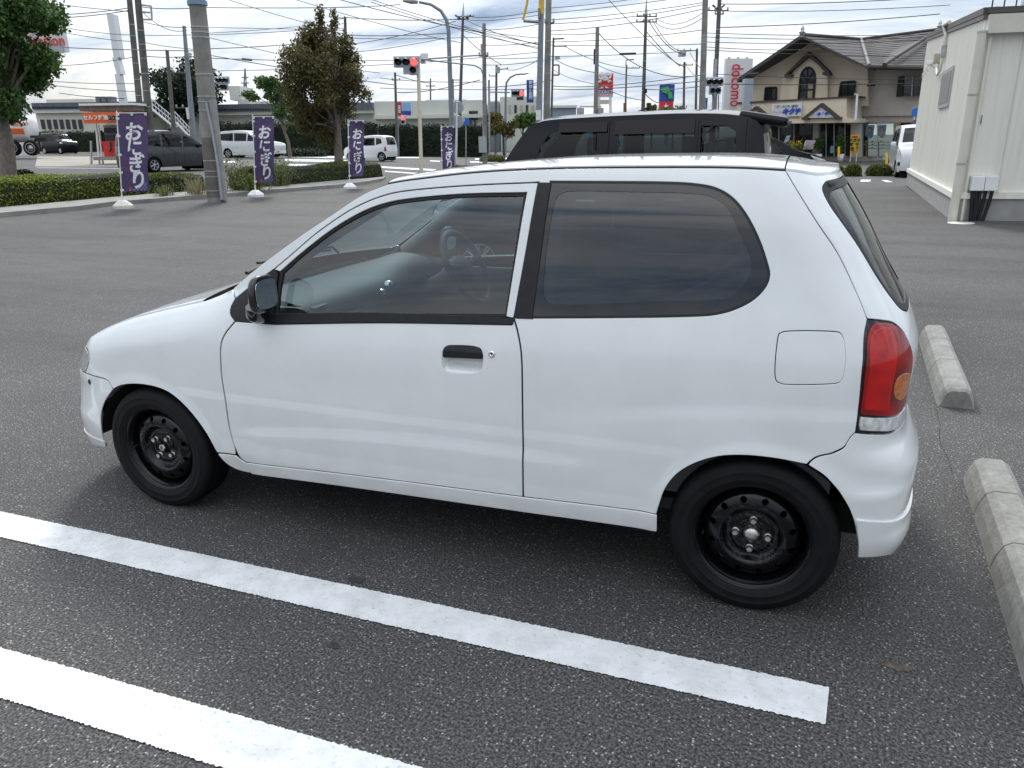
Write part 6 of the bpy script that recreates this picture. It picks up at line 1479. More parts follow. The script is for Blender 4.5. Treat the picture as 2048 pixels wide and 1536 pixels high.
pole('utility_pole', 'tiny far pole seen between the signal pole and the lamp post', 861, 255, 861, 157, 125, 3.5, 2.5, M_COND, arms=((172, 852, 870),))
pole('utility_pole', 'thin far pole standing just left of the tall spire topped pole', 909, 260, 906, 158, 110, 3, 2.4, M_COND, arms=((160, 900, 922),))
def spire(t, d, k, pt):
    b = MB(); b.tube([at(926, 34, d), at(927, 6, d)], [.13, .02], 8); b.obj('spire', M_GALV, t)
    for a in (-1, 1): b = MB(); b.tube([at(926 + a * 16, 30, d), at(926, 40, d), at(926 + a * 12, 36, d)], .06, 6); b.obj('stay', M_BLK, t)
pole('utility_pole', 'tall thin pole with a pointed spire right of the lamp post', 917, 300, 926, 34, 74, 7, 4.5, M_COND, arms=((33, 911, 948), (39, 915, 938)), extra=spire)
def cab(t, d, k, pt):
    bd, c_, w, h = board(957, 273, 973, 305, d - .35, .3); bd.obj('control_cabinet', mat('cabinet_grey', (.40, .43, .47), .5, var=.05), t)
    b = MB(); b.tube([at(978, 160, d), at(979, 305, d), at(976, 311, d)], .06, 6); b.obj('conduit', M_GALV, t)
    bd, c_, w, h = board(961, 88, 966, 112, d, .2); bd.obj('junction_box', M_GALV, t)
pole('utility_pole', 'concrete signal pole with a pale control cabinet left of the kei wagon', 970, 330, 968, 47, 40, 9.5, 6.5, M_CON, arms=((112, 958, 976),), bands=(70, 100, 165, 220), extra=cab)
def xf(t, d, k, pt):
    b = MB(); b.cyl(at(995.5, 146, d), at(995.5, 134, d), .22, 12); b.obj('transformer', M_GALV, t)
pole('utility_pole', 'far pole with a transformer left of the curved street lamp', 991, 262, 993, 131, 78, 5, 4, M_COND, arms=((152, 978, 993), (140, 993, 1016, 137)), extra=xf)
def ysl(t, d, k, pt):
    q0, r0 = pt(20); q1, r1 = pt(-30); b = MB(); b.tube([q0, q1], [r0 * 1.1, r1 * 1.1], 14); b.obj('yellow_sleeve', M_POLE_Y, t)
    b = MB(); b.tube([at(1082, 44, d), at(1047, 41, d)], .07, 6); b.obj('bracket_arm', M_GALV, t); b = MB(); b.tube([at(1046, 40, d), at(1054, 8, d), at(1056, -10, d)], .05, 6); b.obj('yellow_drop_cable', M_POLE_Y, t)
    bd, c_, w, h = board(1076, 16, 1080, 36, d - .2, .2); bd.obj('switch_box', M_STEEL, t)
    bd, c_, w, h = board(1072, 220, 1082, 240, d - .25, .04); bd.obj('notice_plate', M_WH, t)
pole('utility_pole', 'blue grey steel pole with a yellow sleeve, left of a pair over the kei wagon', 1075, 330, 1084, -40, 31, 13, 9, M_STEEL, extra=ysl, bands=(115, 160))
pole('utility_pole', 'weathered concrete pole, right of a pair over the kei wagon', 1091, 330, 1098, -40, 33, 14, 10, M_CON, bands=(45, 70, 96, 130), arms=((46, 1090, 1108),))
def frame2(t, d, k, pt):
    for y in (130, 150): b = MB(); b.tube([at(1105, y, d), at(1118, y, d)], .07, 4); b.obj('frame_bar', M_BLK, t)
    b = MB(); b.tube([at(1118, 130, d), at(1118, 150, d)], .07, 4); b.obj('frame_bar', M_BLK, t); b = MB(); b.tube([at(1106, 78, d), at(1128, 77, d)], .07, 4); b.obj('frame_bar', M_BLK, t)
    bd, c_, w, h = board(1110, 112, 1120, 118, d, .4); bd.obj('transformer', M_GALV, t)
pole('utility_pole', 'thin dark pole with frames close behind the pair over the kei wagon', 1101, 262, 1107, 75, 82, 4.5, 3.5, M_COND, arms=((93, 1107, 1133),), extra=frame2)
def boxes(t, d, k, pt):
    for x0, x1 in ((1155, 1168), (1196, 1207)): bd, c_, w, h = board(x0, 216, x1, 232, d - .2, .4); bd.obj('relay_box', M_GALV, t)
    b = MB(); b.tube([at(1160, 216, d), at(1160, 213, d), at(1202, 213, d), at(1202, 217, d)], .04, 6); b.obj('pipe', M_GALV, t)
    bd, c_, w, h = board(1188, 98, 1191, 128, d, .15); bd.obj('cable_box', M_BLK, t)
pole('utility_pole', 'plain grey concrete pole in front of the red medicine sign', 1189, 330, 1195, 55, 40, 10, 6.5, M_CON, bands=(142, 210), extra=boxes)
def sp2(t, d, k, pt):
    b = MB(); b.tube([at(1292, 30, d), at(1293, 0, d)], [.10, .02], 8); b.obj('spire', M_GALV, t)
    bd, c_, w, h = board(1288, 178, 1294, 186, d - .2, .3); bd.obj('small_box', M_BLK, t)
pole('utility_pole', 'tall dark pole with two crossarms and a spire, centre right of the sky', 1283, 330, 1292, 28, 50, 8.5, 5, M_COND, arms=((33, 1273, 1314), (44, 1272, 1314)), extra=sp2, bands=(120, 180))
pole('utility_pole', 'thin pole with a bracket arm left of the tall spire pole', 1249, 262, 1253, 130, 98, 4, 3, M_COND, arms=((136, 1253, 1280),), extra=lambda t, d, k, pt: MB().tube([at(1252, 130, d), at(1252, 120, d), at(1268, 119, d)], .07, 4).obj('bracket', M_COND, t))
pole('utility_pole', 'rusty stub pole above the kei wagon roof', 1250, 262, 1250, 206, 60, 6.5, 6, mat('rusty_brown', (.20, .12, .06), .8, var=.2))
pole('utility_pole', 'dark pole with a tee top, left of the group by the phone shop sign', 1366, 262, 1369, 124, 86, 5, 4, M_COND, arms=((130, 1359, 1386),))
pole('utility_pole', 'dark pole with a transformer arm, second of the group by the phone shop sign', 1390, 262, 1394, 97, 70, 5, 4, M_COND, arms=((101, 1354, 1395),), extra=lambda t, d, k, pt: board(1359, 104, 1372, 112, d, .6)[0].obj('transformer', M_GALV, t))
pole('utility_pole', 'thick concrete pole in front of the group by the phone shop sign', 1400, 330, 1412, -40, 34, 12.5, 9.5, M_CON, bands=(62, 68, 74, 95, 132, 150))
def hw2(t, d, k, pt):
    for a in (-1, 1): b = MB(); b.tube([at(1437, 20, d), at(1437 + a * 12, 10, d)], .05, 6); b.obj('stay', M_BLK, t)
    b = MB(); b.tube([at(1431, 118, d - .3), at(1427, 225, d - .3)], .11, 8); b.obj('side_pipe', M_GALV, t)
pole('utility_pole', 'dark tall pole right of the thick concrete one beside the phone shop sign', 1423, 330, 1441, -40, 46, 10, 6.5, M_COND, arms=((21, 1416, 1457), (28, 1430, 1447)), bands=(55, 65, 75), extra=hw2)
pole('utility_pole', 'tiny far pole at the left edge of the phone shop sign', 1436, 262, 1437, 190, 130, 2.5, 2, M_COND)

# ------------------------------------------------------------------ street lamps, signals, road signs
sl = thing('street_lamp', 'tall curved grey street lamp arching left over the junction', 'street lamp', foot(907, 36))
pts = [foot(907, 36), at(903, 240, 36), at(899, 120, 36), at(897, 60, 36), at(893, 40, 36), at(882, 22, 36), at(862, 9, 36), at(838, 4, 36)]
b = MB(); b.tube(pts, [.115, .105, .095, .085, .08, .07, .06, .055], 12); b.obj('post', M_STEEL, sl)
b = MB(); b.tube([at(836, 4, 36), at(824, 2, 36), at(806, 1, 36)], [.07, .13, .06], 10); b.obj('lamp_head', M_GALV, sl)
bd, c_, w, h = board(901, 288, 906, 304, 35.8, .04); bd.obj('plate', M_WH, sl)
sl2 = thing('street_lamp', 'smaller far curved street lamp above the yellowing tree', 'street lamp', foot(1010, 70))
b = MB(); b.tube([foot(1010, 70), at(1011, 220, 70), at(1011.5, 180, 70), at(1013, 165, 70), at(1020, 155, 70), at(1032, 149, 70), at(1046, 148, 70)], [.13, .11, .10, .09, .08, .07, .07], 10); b.obj('post', M_STEEL, sl2); b = MB(); b.tube([at(1046, 148, 70), at(1058, 146, 70)], [.09, .05], 8); b.obj('lamp_head', M_GALV, sl2)
M_SIGB = mat('signal_housing', (.42, .47, .53), .5, var=.06)
M_REDL = mat('signal_red_lit', (.6, .02, .02), .3, emit=(1.0, .05, .05), estr=2.2)
def signal(root, px0, px1, py, r_px, d, lit=2, n=3):
    k = k_at(d); xs = np.linspace(px0, px1, n); c0 = (at(px0, py, d) + at(px1, py, d)) / 2
    w = abs((at(px1, py, d) - at(px0, py, d)) @ FR) + 2.6 * r_px * k
    b = MB(); b.box(c0 + FD * .1, (w, .22, 3.0 * r_px * k), ax=(FR, FD, _up), bev=.05); b.obj('housing', M_SIGB, root)
    for i, x in enumerate(xs):
        q = at(x, py, d - .02); r_ = r_px * k
        b = MB(); b.lathe([(.0001, -.05), (r_ * .6, -.04), (r_, -.005)], q, FD, 18); b.obj('lens', M_REDL if i == lit else M_BG, root)
        V = []
        for s_ in (0, 1):
            for a in np.linspace(-.15, math.pi + .15, 12): V.append(q + FR * math.cos(a) * r_ * 1.08 + _up * (math.sin(a) * r_ * 1.08 - s_ * .06) - FD * s_ * (.30 if True else 0) * (.35 + .65 * max(0, math.sin(a))))
        b = MB(); b.add(V, [(j, j + 1, 13 + j, 12 + j) for j in range(11)], True); b.obj('visor', M_BT, root)
sp = thing('traffic_signal', 'cream signal pole with a horizontal red traffic light beyond the white roof', 'traffic light', foot(843, 31))
b = MB(); b.tube([foot(843, 31), at(836, 112, 31)], [.075, .065], 12); b.obj('post', M_CRM, sp)
signal(sp, 796, 828, 123, 6.5, 30.8); signal(sp, 826, 826.5, 139, 6, 30.8, lit=9, n=1)
bd, c_, w, h = board(806, 133, 819, 148, 30.8, .15); bd.obj('back_box', M_SIGB, sp); b = MB(); b.tube([at(800, 124, 31), at(836, 122, 31)], .03, 6); b.obj('arm', M_GALV, sp)
bd, c_, w, h = board(840, 110, 850, 126, 31, .3); bd.obj('detector_box', M_SIGB, sp); b = MB(); b.box(at(849, 113, 31), (.26, .2, .2), rz=.5); b.obj('camera_box', M_WH, sp)
b = MB(); b.tube([at(852, 118, 32), at(964, 110, 39.5)], .035, 6); b.tube([at(852, 120, 32), at(950, 131, 39.5), at(962, 138, 39.7), at(966, 150, 39.8)], .03, 6); b.obj('mast_arm', M_STEEL, sp)
sp2_ = thing('traffic_signal', 'distant horizontal red traffic light left of the blue vertical sign', 'traffic light', foot(1040, 60)); signal(sp2_, 1028, 1043, 186, 4.2, 60); bd, c_, w, h = board(1033, 194, 1047, 200, 60, .2); bd.obj('lower_box', M_BG, sp2_); b = MB(); b.tube([at(1020, 185, 60.2), at(980, 184, 60.2), at(978, 200, 60.2), foot(978, 60.2)], .05, 6); b.obj('mast', M_STEEL, sp2_)
sp3 = thing('traffic_signal', 'small red pedestrian light on the thin pole under the billboard', 'traffic light', foot(798, 65.5)); signal(sp3, 806, 806.5, 236, 3.4, 65.3, lit=0, n=1); signal(sp3, 806, 806.5, 244, 3.2, 65.3, lit=9, n=1); b = MB(); b.tube([at(796, 240, 65.6), at(806, 240, 65.6)], .05, 6); b.tube([at(796, 240, 65.6), foot(798, 65.6)], .05, 6); b.obj('bracket', M_STEEL, sp3)
sp4 = thing('traffic_signal', 'unlit pale traffic signal cluster beside the phone shop sign', 'traffic light', foot(1428, 44)); signal(sp4, 1418, 1440, 163, 5, 43.6, lit=9); signal(sp4, 1425, 1436, 181, 4.5, 43.6, lit=9, n=2); b = MB(); b.tube([at(1420, 170, 43.9), at(1429, 200, 43.9), foot(1424, 43.9)], .06, 8); b.obj('post', M_STEEL, sp4)
sp5 = thing('traffic_signal', 'pale unlit traffic signal right of the thick leaning pole', 'traffic light', foot(430, 58)); signal(sp5, 436, 452, 160, 4.2, 58, lit=9); signal(sp5, 444, 450, 174, 4.0, 58, lit=9, n=2); b = MB(); b.tube([at(400, 158, 58.2), at(452, 158, 58.2)], .05, 6); b.tube([at(400, 158, 58.2), foot(402, 58.2)], .08, 6); b.obj('mast', M_STEEL, sp5)
rs = thing('road_sign', 'grey back of two round road signs on a white post', 'road sign', foot(912, 37))
b = MB(); b.tube([foot(912, 37), at(914, 206, 37)], .045, 8); b.obj('post', M_WH, rs)
for y in (215, 243): b = MB(); b.lathe([(.0001, 0), (.27, 0), (.275, .015), (.27, .03), (.0001, .03)], at(915, y, 37) + FD * .06, FD, 28, sm=False); b.obj('disc', M_GALV, rs)
rb_ = thing('road_sign', 'small blue round road sign on a thin post', 'road sign', foot(931, 44)); b = MB(); b.lathe([(.0001, 0), (.21, 0), (.22, .015), (.21, .03)], at(931, 243, 44), FD, 24, sm=False); b.obj('disc', mat('roadsign_blue', (.02, .16, .55), .4), rb_); b = MB(); b.tube([at(932, 243, 44.1), foot(932, 44.1)], .03, 6); b.obj('post', M_GALV, rb_); b = MB(); b.box(at(928, 240, 43.95), (.05, .02, .16), ax=(FR, FD, _up)); b.obj('arrow', M_WH, rb_)

# ------------------------------------------------------------------ shop and roadside signs
vs_ = thing('pole_sign', 'tall narrow blue sign with white characters on the steel pole', 'sign', foot(1060, 34)); bd, c_, w, h = board(1053, 160, 1067, 205, 32, .1); bd.obj('panel', M_BLUE, vs_)
for i, ch in enumerate('整体小松院'): text(ch, .15, M_WH, vs_, at(1061.5, 166 + i * 7.4, 31.9), FR, _up, bold=.004)
b = MB(); b.tube([at(1066, 170, 32), at(1079, 170, 31.6)], .02, 6); b.obj('bracket', M_GALV, vs_)
ws = thing('shop_sign', 'red and white medicine sign on white legs behind the plain concrete pole', 'sign', foot(1210, 135))
for nm, y0, y1, mt in (('red_panel', 147, 180, M_RED), ('blue_band', 180, 187, M_BLUE), ('white_band', 187, 194, M_WH)): bd, c_, w, h = board(1195, y0, 1226, y1, 135, .6); bd.obj(nm, mt, ws)
text('薬', 2.6, M_WH, ws, at(1209, 164, 134.8), FR, _up, bold=.07); text('ウエルシア', .52, M_WH, ws, at(1211, 183.5, 134.8), FR, _up, bold=.02); text('処方せん受付', .40, M_RED, ws, at(1211, 190.5, 134.8), FR, _up, bold=.01)
for x in (1198, 1221): b = MB(); b.tube([at(x, 194, 135.2), foot(x, 135.2)], .22, 8); b.obj('leg', M_WH, ws)
bd, c_, w, h = board(1199, 200, 1218, 208, 134.9, .2); bd.obj('small_panel', mat('sign_cream', (.55, .50, .42), .6), ws)
bs_ = thing('shop_sign', 'blue and green sign with a red foot and white star beyond the kei wagon', 'sign', foot(1333, 140))
bd, c_, w, h = board(1320, 169, 1348, 203, 140, .5); bd.obj('blue_panel', M_BLUE, bs_); bd, c_, w, h = board(1319, 203, 1346, 224, 140, .5); bd.obj('red_panel', M_RED, bs_)
for pts in ([(1323, 176), (1336, 173), (1340, 180), (1336, 188), (1324, 184)], [(1334, 182), (1343, 184), (1346, 196), (1338, 198)]): b = MB(); b.poly([at(*q, 139.7) for q in pts][::-1], .1, -FD); b.obj('green_shape', mat('sign_green', (.05, .42, .12), .5), bs_)
text('★', 1.1, M_WH, bs_, at(1332, 213, 139.6), FR, _up); b = MB(); b.tube([at(1333, 224, 140.3), foot(1333, 140.3)], .4, 8); b.obj('mast', M_GALV, bs_)
nb = thing('pole_sign', 'narrow blue sign low on the thick concrete pole', 'sign', foot(1410, 46)); bd, c_, w, h = board(1405, 196, 1414, 224, 46, .1); bd.obj('panel', M_BLUE, nb)
for i, ch in enumerate('小松院'): text(ch, .20, M_WH, nb, at(1409.5, 201 + i * 8, 45.9), FR, _up)
b = MB(); b.tube([at(1410, 196, 46.1), foot(1410, 46.1)], .04, 6); b.obj('post', M_GALV, nb)
dcs = thing('shop_sign', 'tall white sign with red lettering turned sideways left of the beige shop', 'sign', foot(1478, 62))
b = MB(); b.poly([at(1446, 224, 62), at(1500, 224, 62), at(1506, 117, 62), at(1453, 117, 62)], .5, -FD); b.obj('panel', mat('sign_white', (.72, .73, .74), .4, var=.03), dcs)
lean_u = (at(1475, 118, 61.8) - at(1469, 222, 61.8)); lean_u /= np.linalg.norm(lean_u)
text('docomo', 1.22, mat('logo_red', (.62, .02, .06), .4), dcs, at(1472.5, 171, 61.8), -lean_u, FR, bold=.016, xs=.74)
for x in (1458, 1476, 1494): b = MB(); b.cyl(at(x, 117, 62.2), at(x, 114.5, 62.2), .10, 8); b.obj('lamp_stub', M_GALV, dcs)
mt_ = thing('sign_cabinet', 'narrow pale grey sign cabinet seen edge on before the beige shop', 'sign', foot(1497, 50)); b = MB(); b.poly([at(1486, 224, 50), at(1505, 224, 50), at(1507, 157, 50), at(1490, 157, 50)], .5, -FD); b.obj('cabinet', M_SIGB, mt_)
for y in (168, 190, 212): b = MB(); b.cyl(at(1494, y, 50) - FD * .02, at(1494, y, 50) + FD * .05, .04, 8); b.obj('bolt', M_GALV, mt_)
b = MB(); b.tube([foot(1497, 50.2), at(1497, 200, 50.2)], .12, 8); b.obj('leg', M_STEEL, mt_)

# ------------------------------------------------------------------ nobori banners
def banner_cloth_mat():
    mt = mat('banner_purple', (.075, .055, .14), .75, var=.0); nt = mt.node_tree; b = nt.nodes['Principled BSDF']; t = nt.nodes.new('ShaderNodeTexCoord')
    n = nt.nodes.new('ShaderNodeTexNoise'); n.inputs['Scale'].default_value = 3; nt.links.new(t.outputs['Object'], n.inputs['Vector'])
    r = nt.nodes.new('ShaderNodeValToRGB'); r.color_ramp.elements[0].color = (.066, .050, .125, 1); r.color_ramp.elements[1].color = (.085, .064, .155, 1); nt.links.new(n.outputs[0], r.inputs[0]); nt.links.new(r.outputs[0], b.inputs['Base Color'])
    return mt
M_BAN = banner_cloth_mat(); M_BPAT = mat('banner_mauve', (.16, .075, .19), .75, var=.08); M_BPAT2 = mat('banner_lilac', (.22, .20, .48), .75, var=.08)
def banner(label, bx, by, d, base_px=34, hpx=198, wpx=46, lean=-14, wave=0.0, phase=0.0):
    f = foot(bx, d); k = k_at(d); t = thing('banner', label, 'banner', f, group='purple rice ball banners along the kerb')
    bw = base_px * k; rim_ = []
    prof = [(.0, .0), (1.0, 0), (1.0, .32), (.96, .42), (.55, .85), (.34, 1.0), (0, 1.0)]
    b = MB(); bh = bw * .44; V = []; n = 8
    for r_, z in prof:
        for j in range(n): a = math.pi / 8 + 2 * math.pi * j / n; V.append(f + FR * bw * .68 * .8 * r_ * math.cos(a) + FD * bw * .52 * r_ * math.sin(a) + _up * bh * z)
    F = [(i * n + j, i * n + (j + 1) % n, (i + 1) * n + (j + 1) % n, (i + 1) * n + j) for i in range(len(prof) - 1) for j in range(n)]
    b.add(V, F); b.obj('water_base', mat('banner_base_cream', (.62, .61, .54), .6, var=.06) if bx < 300 else M_WH, t)
    top = at(bx + lean, by - hpx, d); p0 = f + _up * bh; ax_ = top - p0; Lp = np.linalg.norm(ax_); ax_ /= Lp
    b = MB(); b.tube([p0 - _up * .02, p0 + ax_ * .12], .022, 8); b.tube([p0, top], .0125, 8); b.obj('pole', M_WH, t)
    W_ = wpx * k; z0, z1 = .10 * Lp, .965 * Lp; rt = FR * .97 + FD * .24; rt = rt / np.linalg.norm(rt); nrm = np.cross(rt, ax_); nrm /= np.linalg.norm(nrm)
    if nrm @ FD > 0: nrm = -nrm
    def S(u, v, lift=0.0):   # u 0..1 across, v 0..1 up
        sway = wave * (math.sin(v * 6 + phase) * u + .5 * math.sin(v * 11 + phase * 2) * u * u) * (1 - .6 * v)
        return p0 + ax_ * (z0 + (z1 - z0) * v) + rt * (W_ * u * (1 - .06 * wave * 4 * (1 - v) * abs(math.sin(phase + v * 3)))) + FD * (.06 * math.sin(v * 5 + u * 3 + phase) * u + sway * .5) + nrm * lift
    b = MB(); nu, nv = 10, 40; V = [S(.03 + .97 * i / nu, j / nv) for j in range(nv + 1) for i in range(nu + 1)]
    b.add(V, [(j * (nu + 1) + i, j * (nu + 1) + i + 1, (j + 1) * (nu + 1) + i + 1, (j + 1) * (nu + 1) + i) for j in range(nv) for i in range(nu)], True); cl = b.obj('cloth', M_BAN, t)
    b = MB(); b.tube([p0 + ax_ * z1 * 1.008 - rt * .02, p0 + ax_ * z1 * 1.008 + rt * W_ * 1.03], .008, 6); b.obj('crossbar', M_WH, t)
    for v in (.02, .25, .48, .72, .94): b = MB(); q = S(.02, v, .006); b.box(q, (.075, .012, .05), ax=(rt, nrm, ax_)); b.obj('tab', M_WH, t)
    for u in (.05, .5, .95): b = MB(); q = S(u, .995, .006); b.box(q, (.05, .012, .06), ax=(rt, nrm, ax_)); b.obj('tab', M_WH, t)
    # printed characters, following the cloth
    def printed(body, size, u, v, mt, bold, sx=1.0, sy=1.0, lift=.004, rot=0.0):
        cu = bpy.data.curves.new('t', 'FONT'); cu.body = body; cu.size = 1; cu.align_x = 'CENTER'; cu.align_y = 'CENTER'; cu.offset = bold; cu.resolution_u = 3; cu.shear = .10
        o = bpy.data.objects.new('t', cu); COL.objects.link(o); me = bpy.data.meshes.new_from_object(o.evaluated_get(bpy.context.evaluated_depsgraph_get())); bpy.data.objects.remove(o); bpy.data.curves.remove(cu)
        xs = arr([v_.co for v_ in me.vertices]); c_ = (xs.max(0) + xs.min(0)) / 2 if len(xs) else 0
        off = np.array(t.location)
        for v_, q in zip(me.vertices, xs): q = q - c_; v_.co = tuple(S(u + q[0] * size * sx, v + q[1] * size * sy * W_ / (z1 - z0), lift) - off)
        me.materials.clear(); me.materials.append(mt); me.update(); ob = link_mesh('printed_character', me, cl)
        ob.location = (0, 0, 0); return ob
    MW_ = mat('banner_print_white', (.78, .77, .80), .75, var=.0)
    for ch, v, s_ in (('お', .775, .62), ('に', .565, .58), ('ぎ', .365, .62), ('り', .155, .66)): printed(ch, s_, .58 + (.04 if ch in 'ぎり' else -.02), v, MW_, .030, 1.0, 1.15)
    pat = MB()
    def quad(u0, u1, v0, v1, mt_b): 
        mt_b.add([S(u0, v0, .002), S(u1, v0, .002), S(u1, v1, .002), S(u0, v1, .002)], [(0, 1, 2, 3)])
    # woven check at the top right, arcs at the left, diamonds at the bottom right
    pb, pc = MB(), MB()
    for i in range(5):
        for j in range(7):
            u, v = .62 + .075 * i, .82 + .024 * j
            if (i + j) % 2 == 0 and u < .97 and v < .97: pb.add([S(u, v, .002), S(u + .032, v + .008, .002), S(u + .032, v + .026, .002), S(u, v + .018, .002)], [(0, 1, 2, 3)])
            elif u < .95 and v < .97: pb.add([S(u + .035, v + .008, .002), S(u + .067, v, .002), S(u + .067, v + .018, .002), S(u + .035, v + .026, .002)], [(0, 1, 2, 3)])
    asp = W_ / (z1 - z0)
    for (u0, v0) in ((.14, .90), (.32, .93), (.14, .84), (.30, .965), (.12, .36), (.20, .40), (.12, .44), (.22, .33), (.14, .29), (.20, .25), (.28, .285)):
        for r_ in (.05, .08, .11):
            a = np.linspace(0, math.pi, 9); V = []
            for rr_ in (r_, r_ + .012): V += [S(max(.03, u0 + rr_ * math.cos(x)), v0 + rr_ * math.sin(x) * asp, .0022) for x in a]
            pb.add(V, [(i, i + 1, 10 + i, 9 + i) for i in range(8)])
    for i in range(6):
        for j in range(6):
            u, v = .30 + .13 * i + (.065 if j % 2 else 0), .02 + .026 * j
            if u < .95 and u > .25 + j * .13: r_ = .05; pc.add([S(u - r_, v, .002), S(u, v - r_ * asp, .002), S(min(u + r_, .99), v, .002), S(u, v + r_ * asp, .002)], [(0, 1, 2, 3)])
    o1 = pb.obj('printed_pattern', M_BPAT, cl, rel=True); o1['kind'] = 'stuff'; o2 = pc.obj('printed_diamonds', M_BPAT2, cl, rel=True); o2['kind'] = 'stuff'
    s_ = MB(); a = np.linspace(0, 2 * math.pi, 13)[:-1]; s_.add([S(.30 + .05 * math.cos(x), .045 + .05 * asp * math.sin(x), .003) for x in a], [tuple(range(12))]); s_.obj('printed_seal', M_RED, cl)
    return t
banner('purple banner with white hiragana nearest the left edge, on a cream base', 247, 418, 18.7, 34, 197, 50, -14, .0, .4)
banner('purple banner with white hiragana just right of the thick leaning pole', 512, 396, 21.8, 28, 167, 37, -7, .18, 1.2)
banner('purple banner with white hiragana in front of the autumn tree hedge', 700, 380, 24.8, 23, 142, 29, -4, .34, 2.3)
banner('purple banner with white hiragana rising behind the white hatchback roof', 885, 362, 28.6, 20, 112, 25, -3, .40, 3.6)

# ------------------------------------------------------------------ beige jeweller's shop
M_BEI = mat('beige_stone_cladding', (.80, .685, .535), .85, var=.07, scale=1.2)
M_BEID = mat('grey_beige_render', (.60, .555, .50), .85, var=.08, scale=1.0)
M_ROOF = mat('slate_roof', (.075, .070, .068), .75, var=.12, scale=3)
M_BRN = mat('dark_brown_trim', (.065, .05, .042), .6, var=.12)
shp = thing('jewellers_shop', 'beige two storey shop with arched window, gables and brown roof', 'building', foot(1640, 48))
PA = foot(1480, 52); PB = foot(1735, 47); fdir = (PB - PA); fdir[2] = 0; fdir /= np.linalg.norm(fdir); fn_ = np.cross(fdir, _up); fn_ /= np.linalg.norm(fn_)
if fn_ @ FD > 0: fn_ = -fn_
def H(px, py, lift=0.0): return hit(px, py, PA + fn_ * lift, fn_)
def slab(name, pts, mt, thick=.2, lift=0.0, parent=shp):
    P_ = [H(*q, lift) for q in pts]; c0 = np.cross(P_[1] - P_[0], P_[2] - P_[0])
    if c0 @ fn_ < 0: P_ = P_[::-1]
    b = MB(); b.poly(P_, thick, fn_); return b.obj(name, mt, parent)
zb = [(1482, 330), (1735, 326)]
slab('gable_wall', [(1502, 212), (1735, 212), (1735, 138), (1604, 78), (1502, 152)], M_BEI, .4)
slab('front_bay', [(1560, 205), (1655, 198), (1655, 150), (1616, 106), (1582, 150), (1565, 152)], M_BEI, .3, .35)
for pts in ([(1474, 163), (1477, 155), (1604, 68), (1604, 77)], [(1604, 77), (1604, 68), (1738, 131), (1738, 139)]): slab('barge_board', pts, M_BRN, 1.4, .95)
for pts in ([(1567, 155), (1572, 147), (1616, 103), (1616, 113)], [(1616, 113), (1616, 103), (1656, 141), (1660, 149)]): slab('bay_gable', pts, M_BRN, .5, .75)
for x0, x1, y in ((1569, 1582, 150), (1645, 1659, 146)): slab('gable_bracket', [(x0, y + 4), (x1, y + 4), (x1, y - 2), (x0, y - 2)], M_BRN, .5, .78)
# arched window
AW = [(1599, 197), (1625, 195), (1628, 160), (1627, 148), (1623, 140), (1617, 136.5), (1611, 139), (1605, 147), (1602, 160)]
wv = slab('arched_window', AW, M_PANE, .08, .40)
AWo = [(1597, 198), (1600, 160), (1603, 146), (1610, 137), (1617, 134.5), (1624, 138), (1629, 146), (1630, 160), (1627, 196)]
for i in range(len(AWo) - 1):
    b = MB(); b.tube([H(*AWo[i], .42), H(*AWo[i + 1], .42)], .06, 4); b.obj('window_frame', M_BLK, wv)
for a, b_ in (((1613, 197), (1615, 137)), ((1601, 165), (1628, 164)), ((1614, 163), (1605, 147)), ((1614, 163), (1625, 145)), ((1600, 180), (1627, 179))): b = MB(); b.tube([H(*a, .44), H(*b_, .44)], .04, 4); b.obj('glazing_bar', M_BLK, wv)
slab('curtain', [(1614.5, 196), (1624, 195), (1626, 168), (1615.5, 168)], mat('curtain_tan', (.42, .36, .24), .8), .02, .41)
for pts in ([(1529, 201), (1552, 199), (1553, 175), (1531, 176)], [(1678, 194), (1708, 192), (1710, 163), (1682, 165)]):
    w = slab('window', pts, M_PANE, .1, .06)
    for i in range(4): b = MB(); b.tube([H(*pts[i], .1), H(*pts[(i + 1) % 4], .1)], .06, 4); b.obj('window_frame', M_BLK, w)
    m0 = ((pts[0][0] + pts[1][0]) / 2, (pts[0][1] + pts[1][1]) / 2); m1 = ((pts[2][0] + pts[3][0]) / 2, (pts[2][1] + pts[3][1]) / 2); b = MB(); b.tube([H(*m0, .1), H(*m1, .1)], .04, 4); b.obj('glazing_bar', M_BLK, w)
# balcony fascia with signs
slab('fascia', [(1476, 246), (1693, 243), (1693, 194), (1476, 208)], M_BEI, 1.6, 1.6); slab('fascia_cap', [(1474, 208), (1714, 194), (1714, 191.5), (1474, 204.5)], M_BRN, 1.9, 1.7)
slab('fascia_return', [(1693, 243), (1714, 241), (1714, 193), (1693, 194)], M_BEID, .9, .9); slab('fascia_base', [(1476, 248), (1714, 245), (1714, 236), (1476, 240)], M_BEI, 1.7, 1.72)
sb = slab('sign_board', [(1542, 234), (1602, 232), (1604, 205), (1544, 208)], mat('sign_white', (.72, .73, .74), .4), .1, 1.85)
su = (H(1574, 206, 1.9) - H(1573, 232, 1.9)); su /= np.linalg.norm(su)
M_SPK = mat('sign_pink', (.75, .18, .18), .5); M_SGR = mat('sign_green2', (.10, .42, .22), .5); M_SGY = mat('sign_greytext', (.12, .12, .13), .5); M_SBL = mat('sign_royal', (.02, .07, .45), .4)
for s_, x, mt in (('宝飾', 1554, M_SPK), ('・メガネ・', 1572, M_SGR), ('時計', 1590, M_SGY)): text(s_, .165, mt, shp, H(x, 213, 1.9), fdir, su, bold=.012)
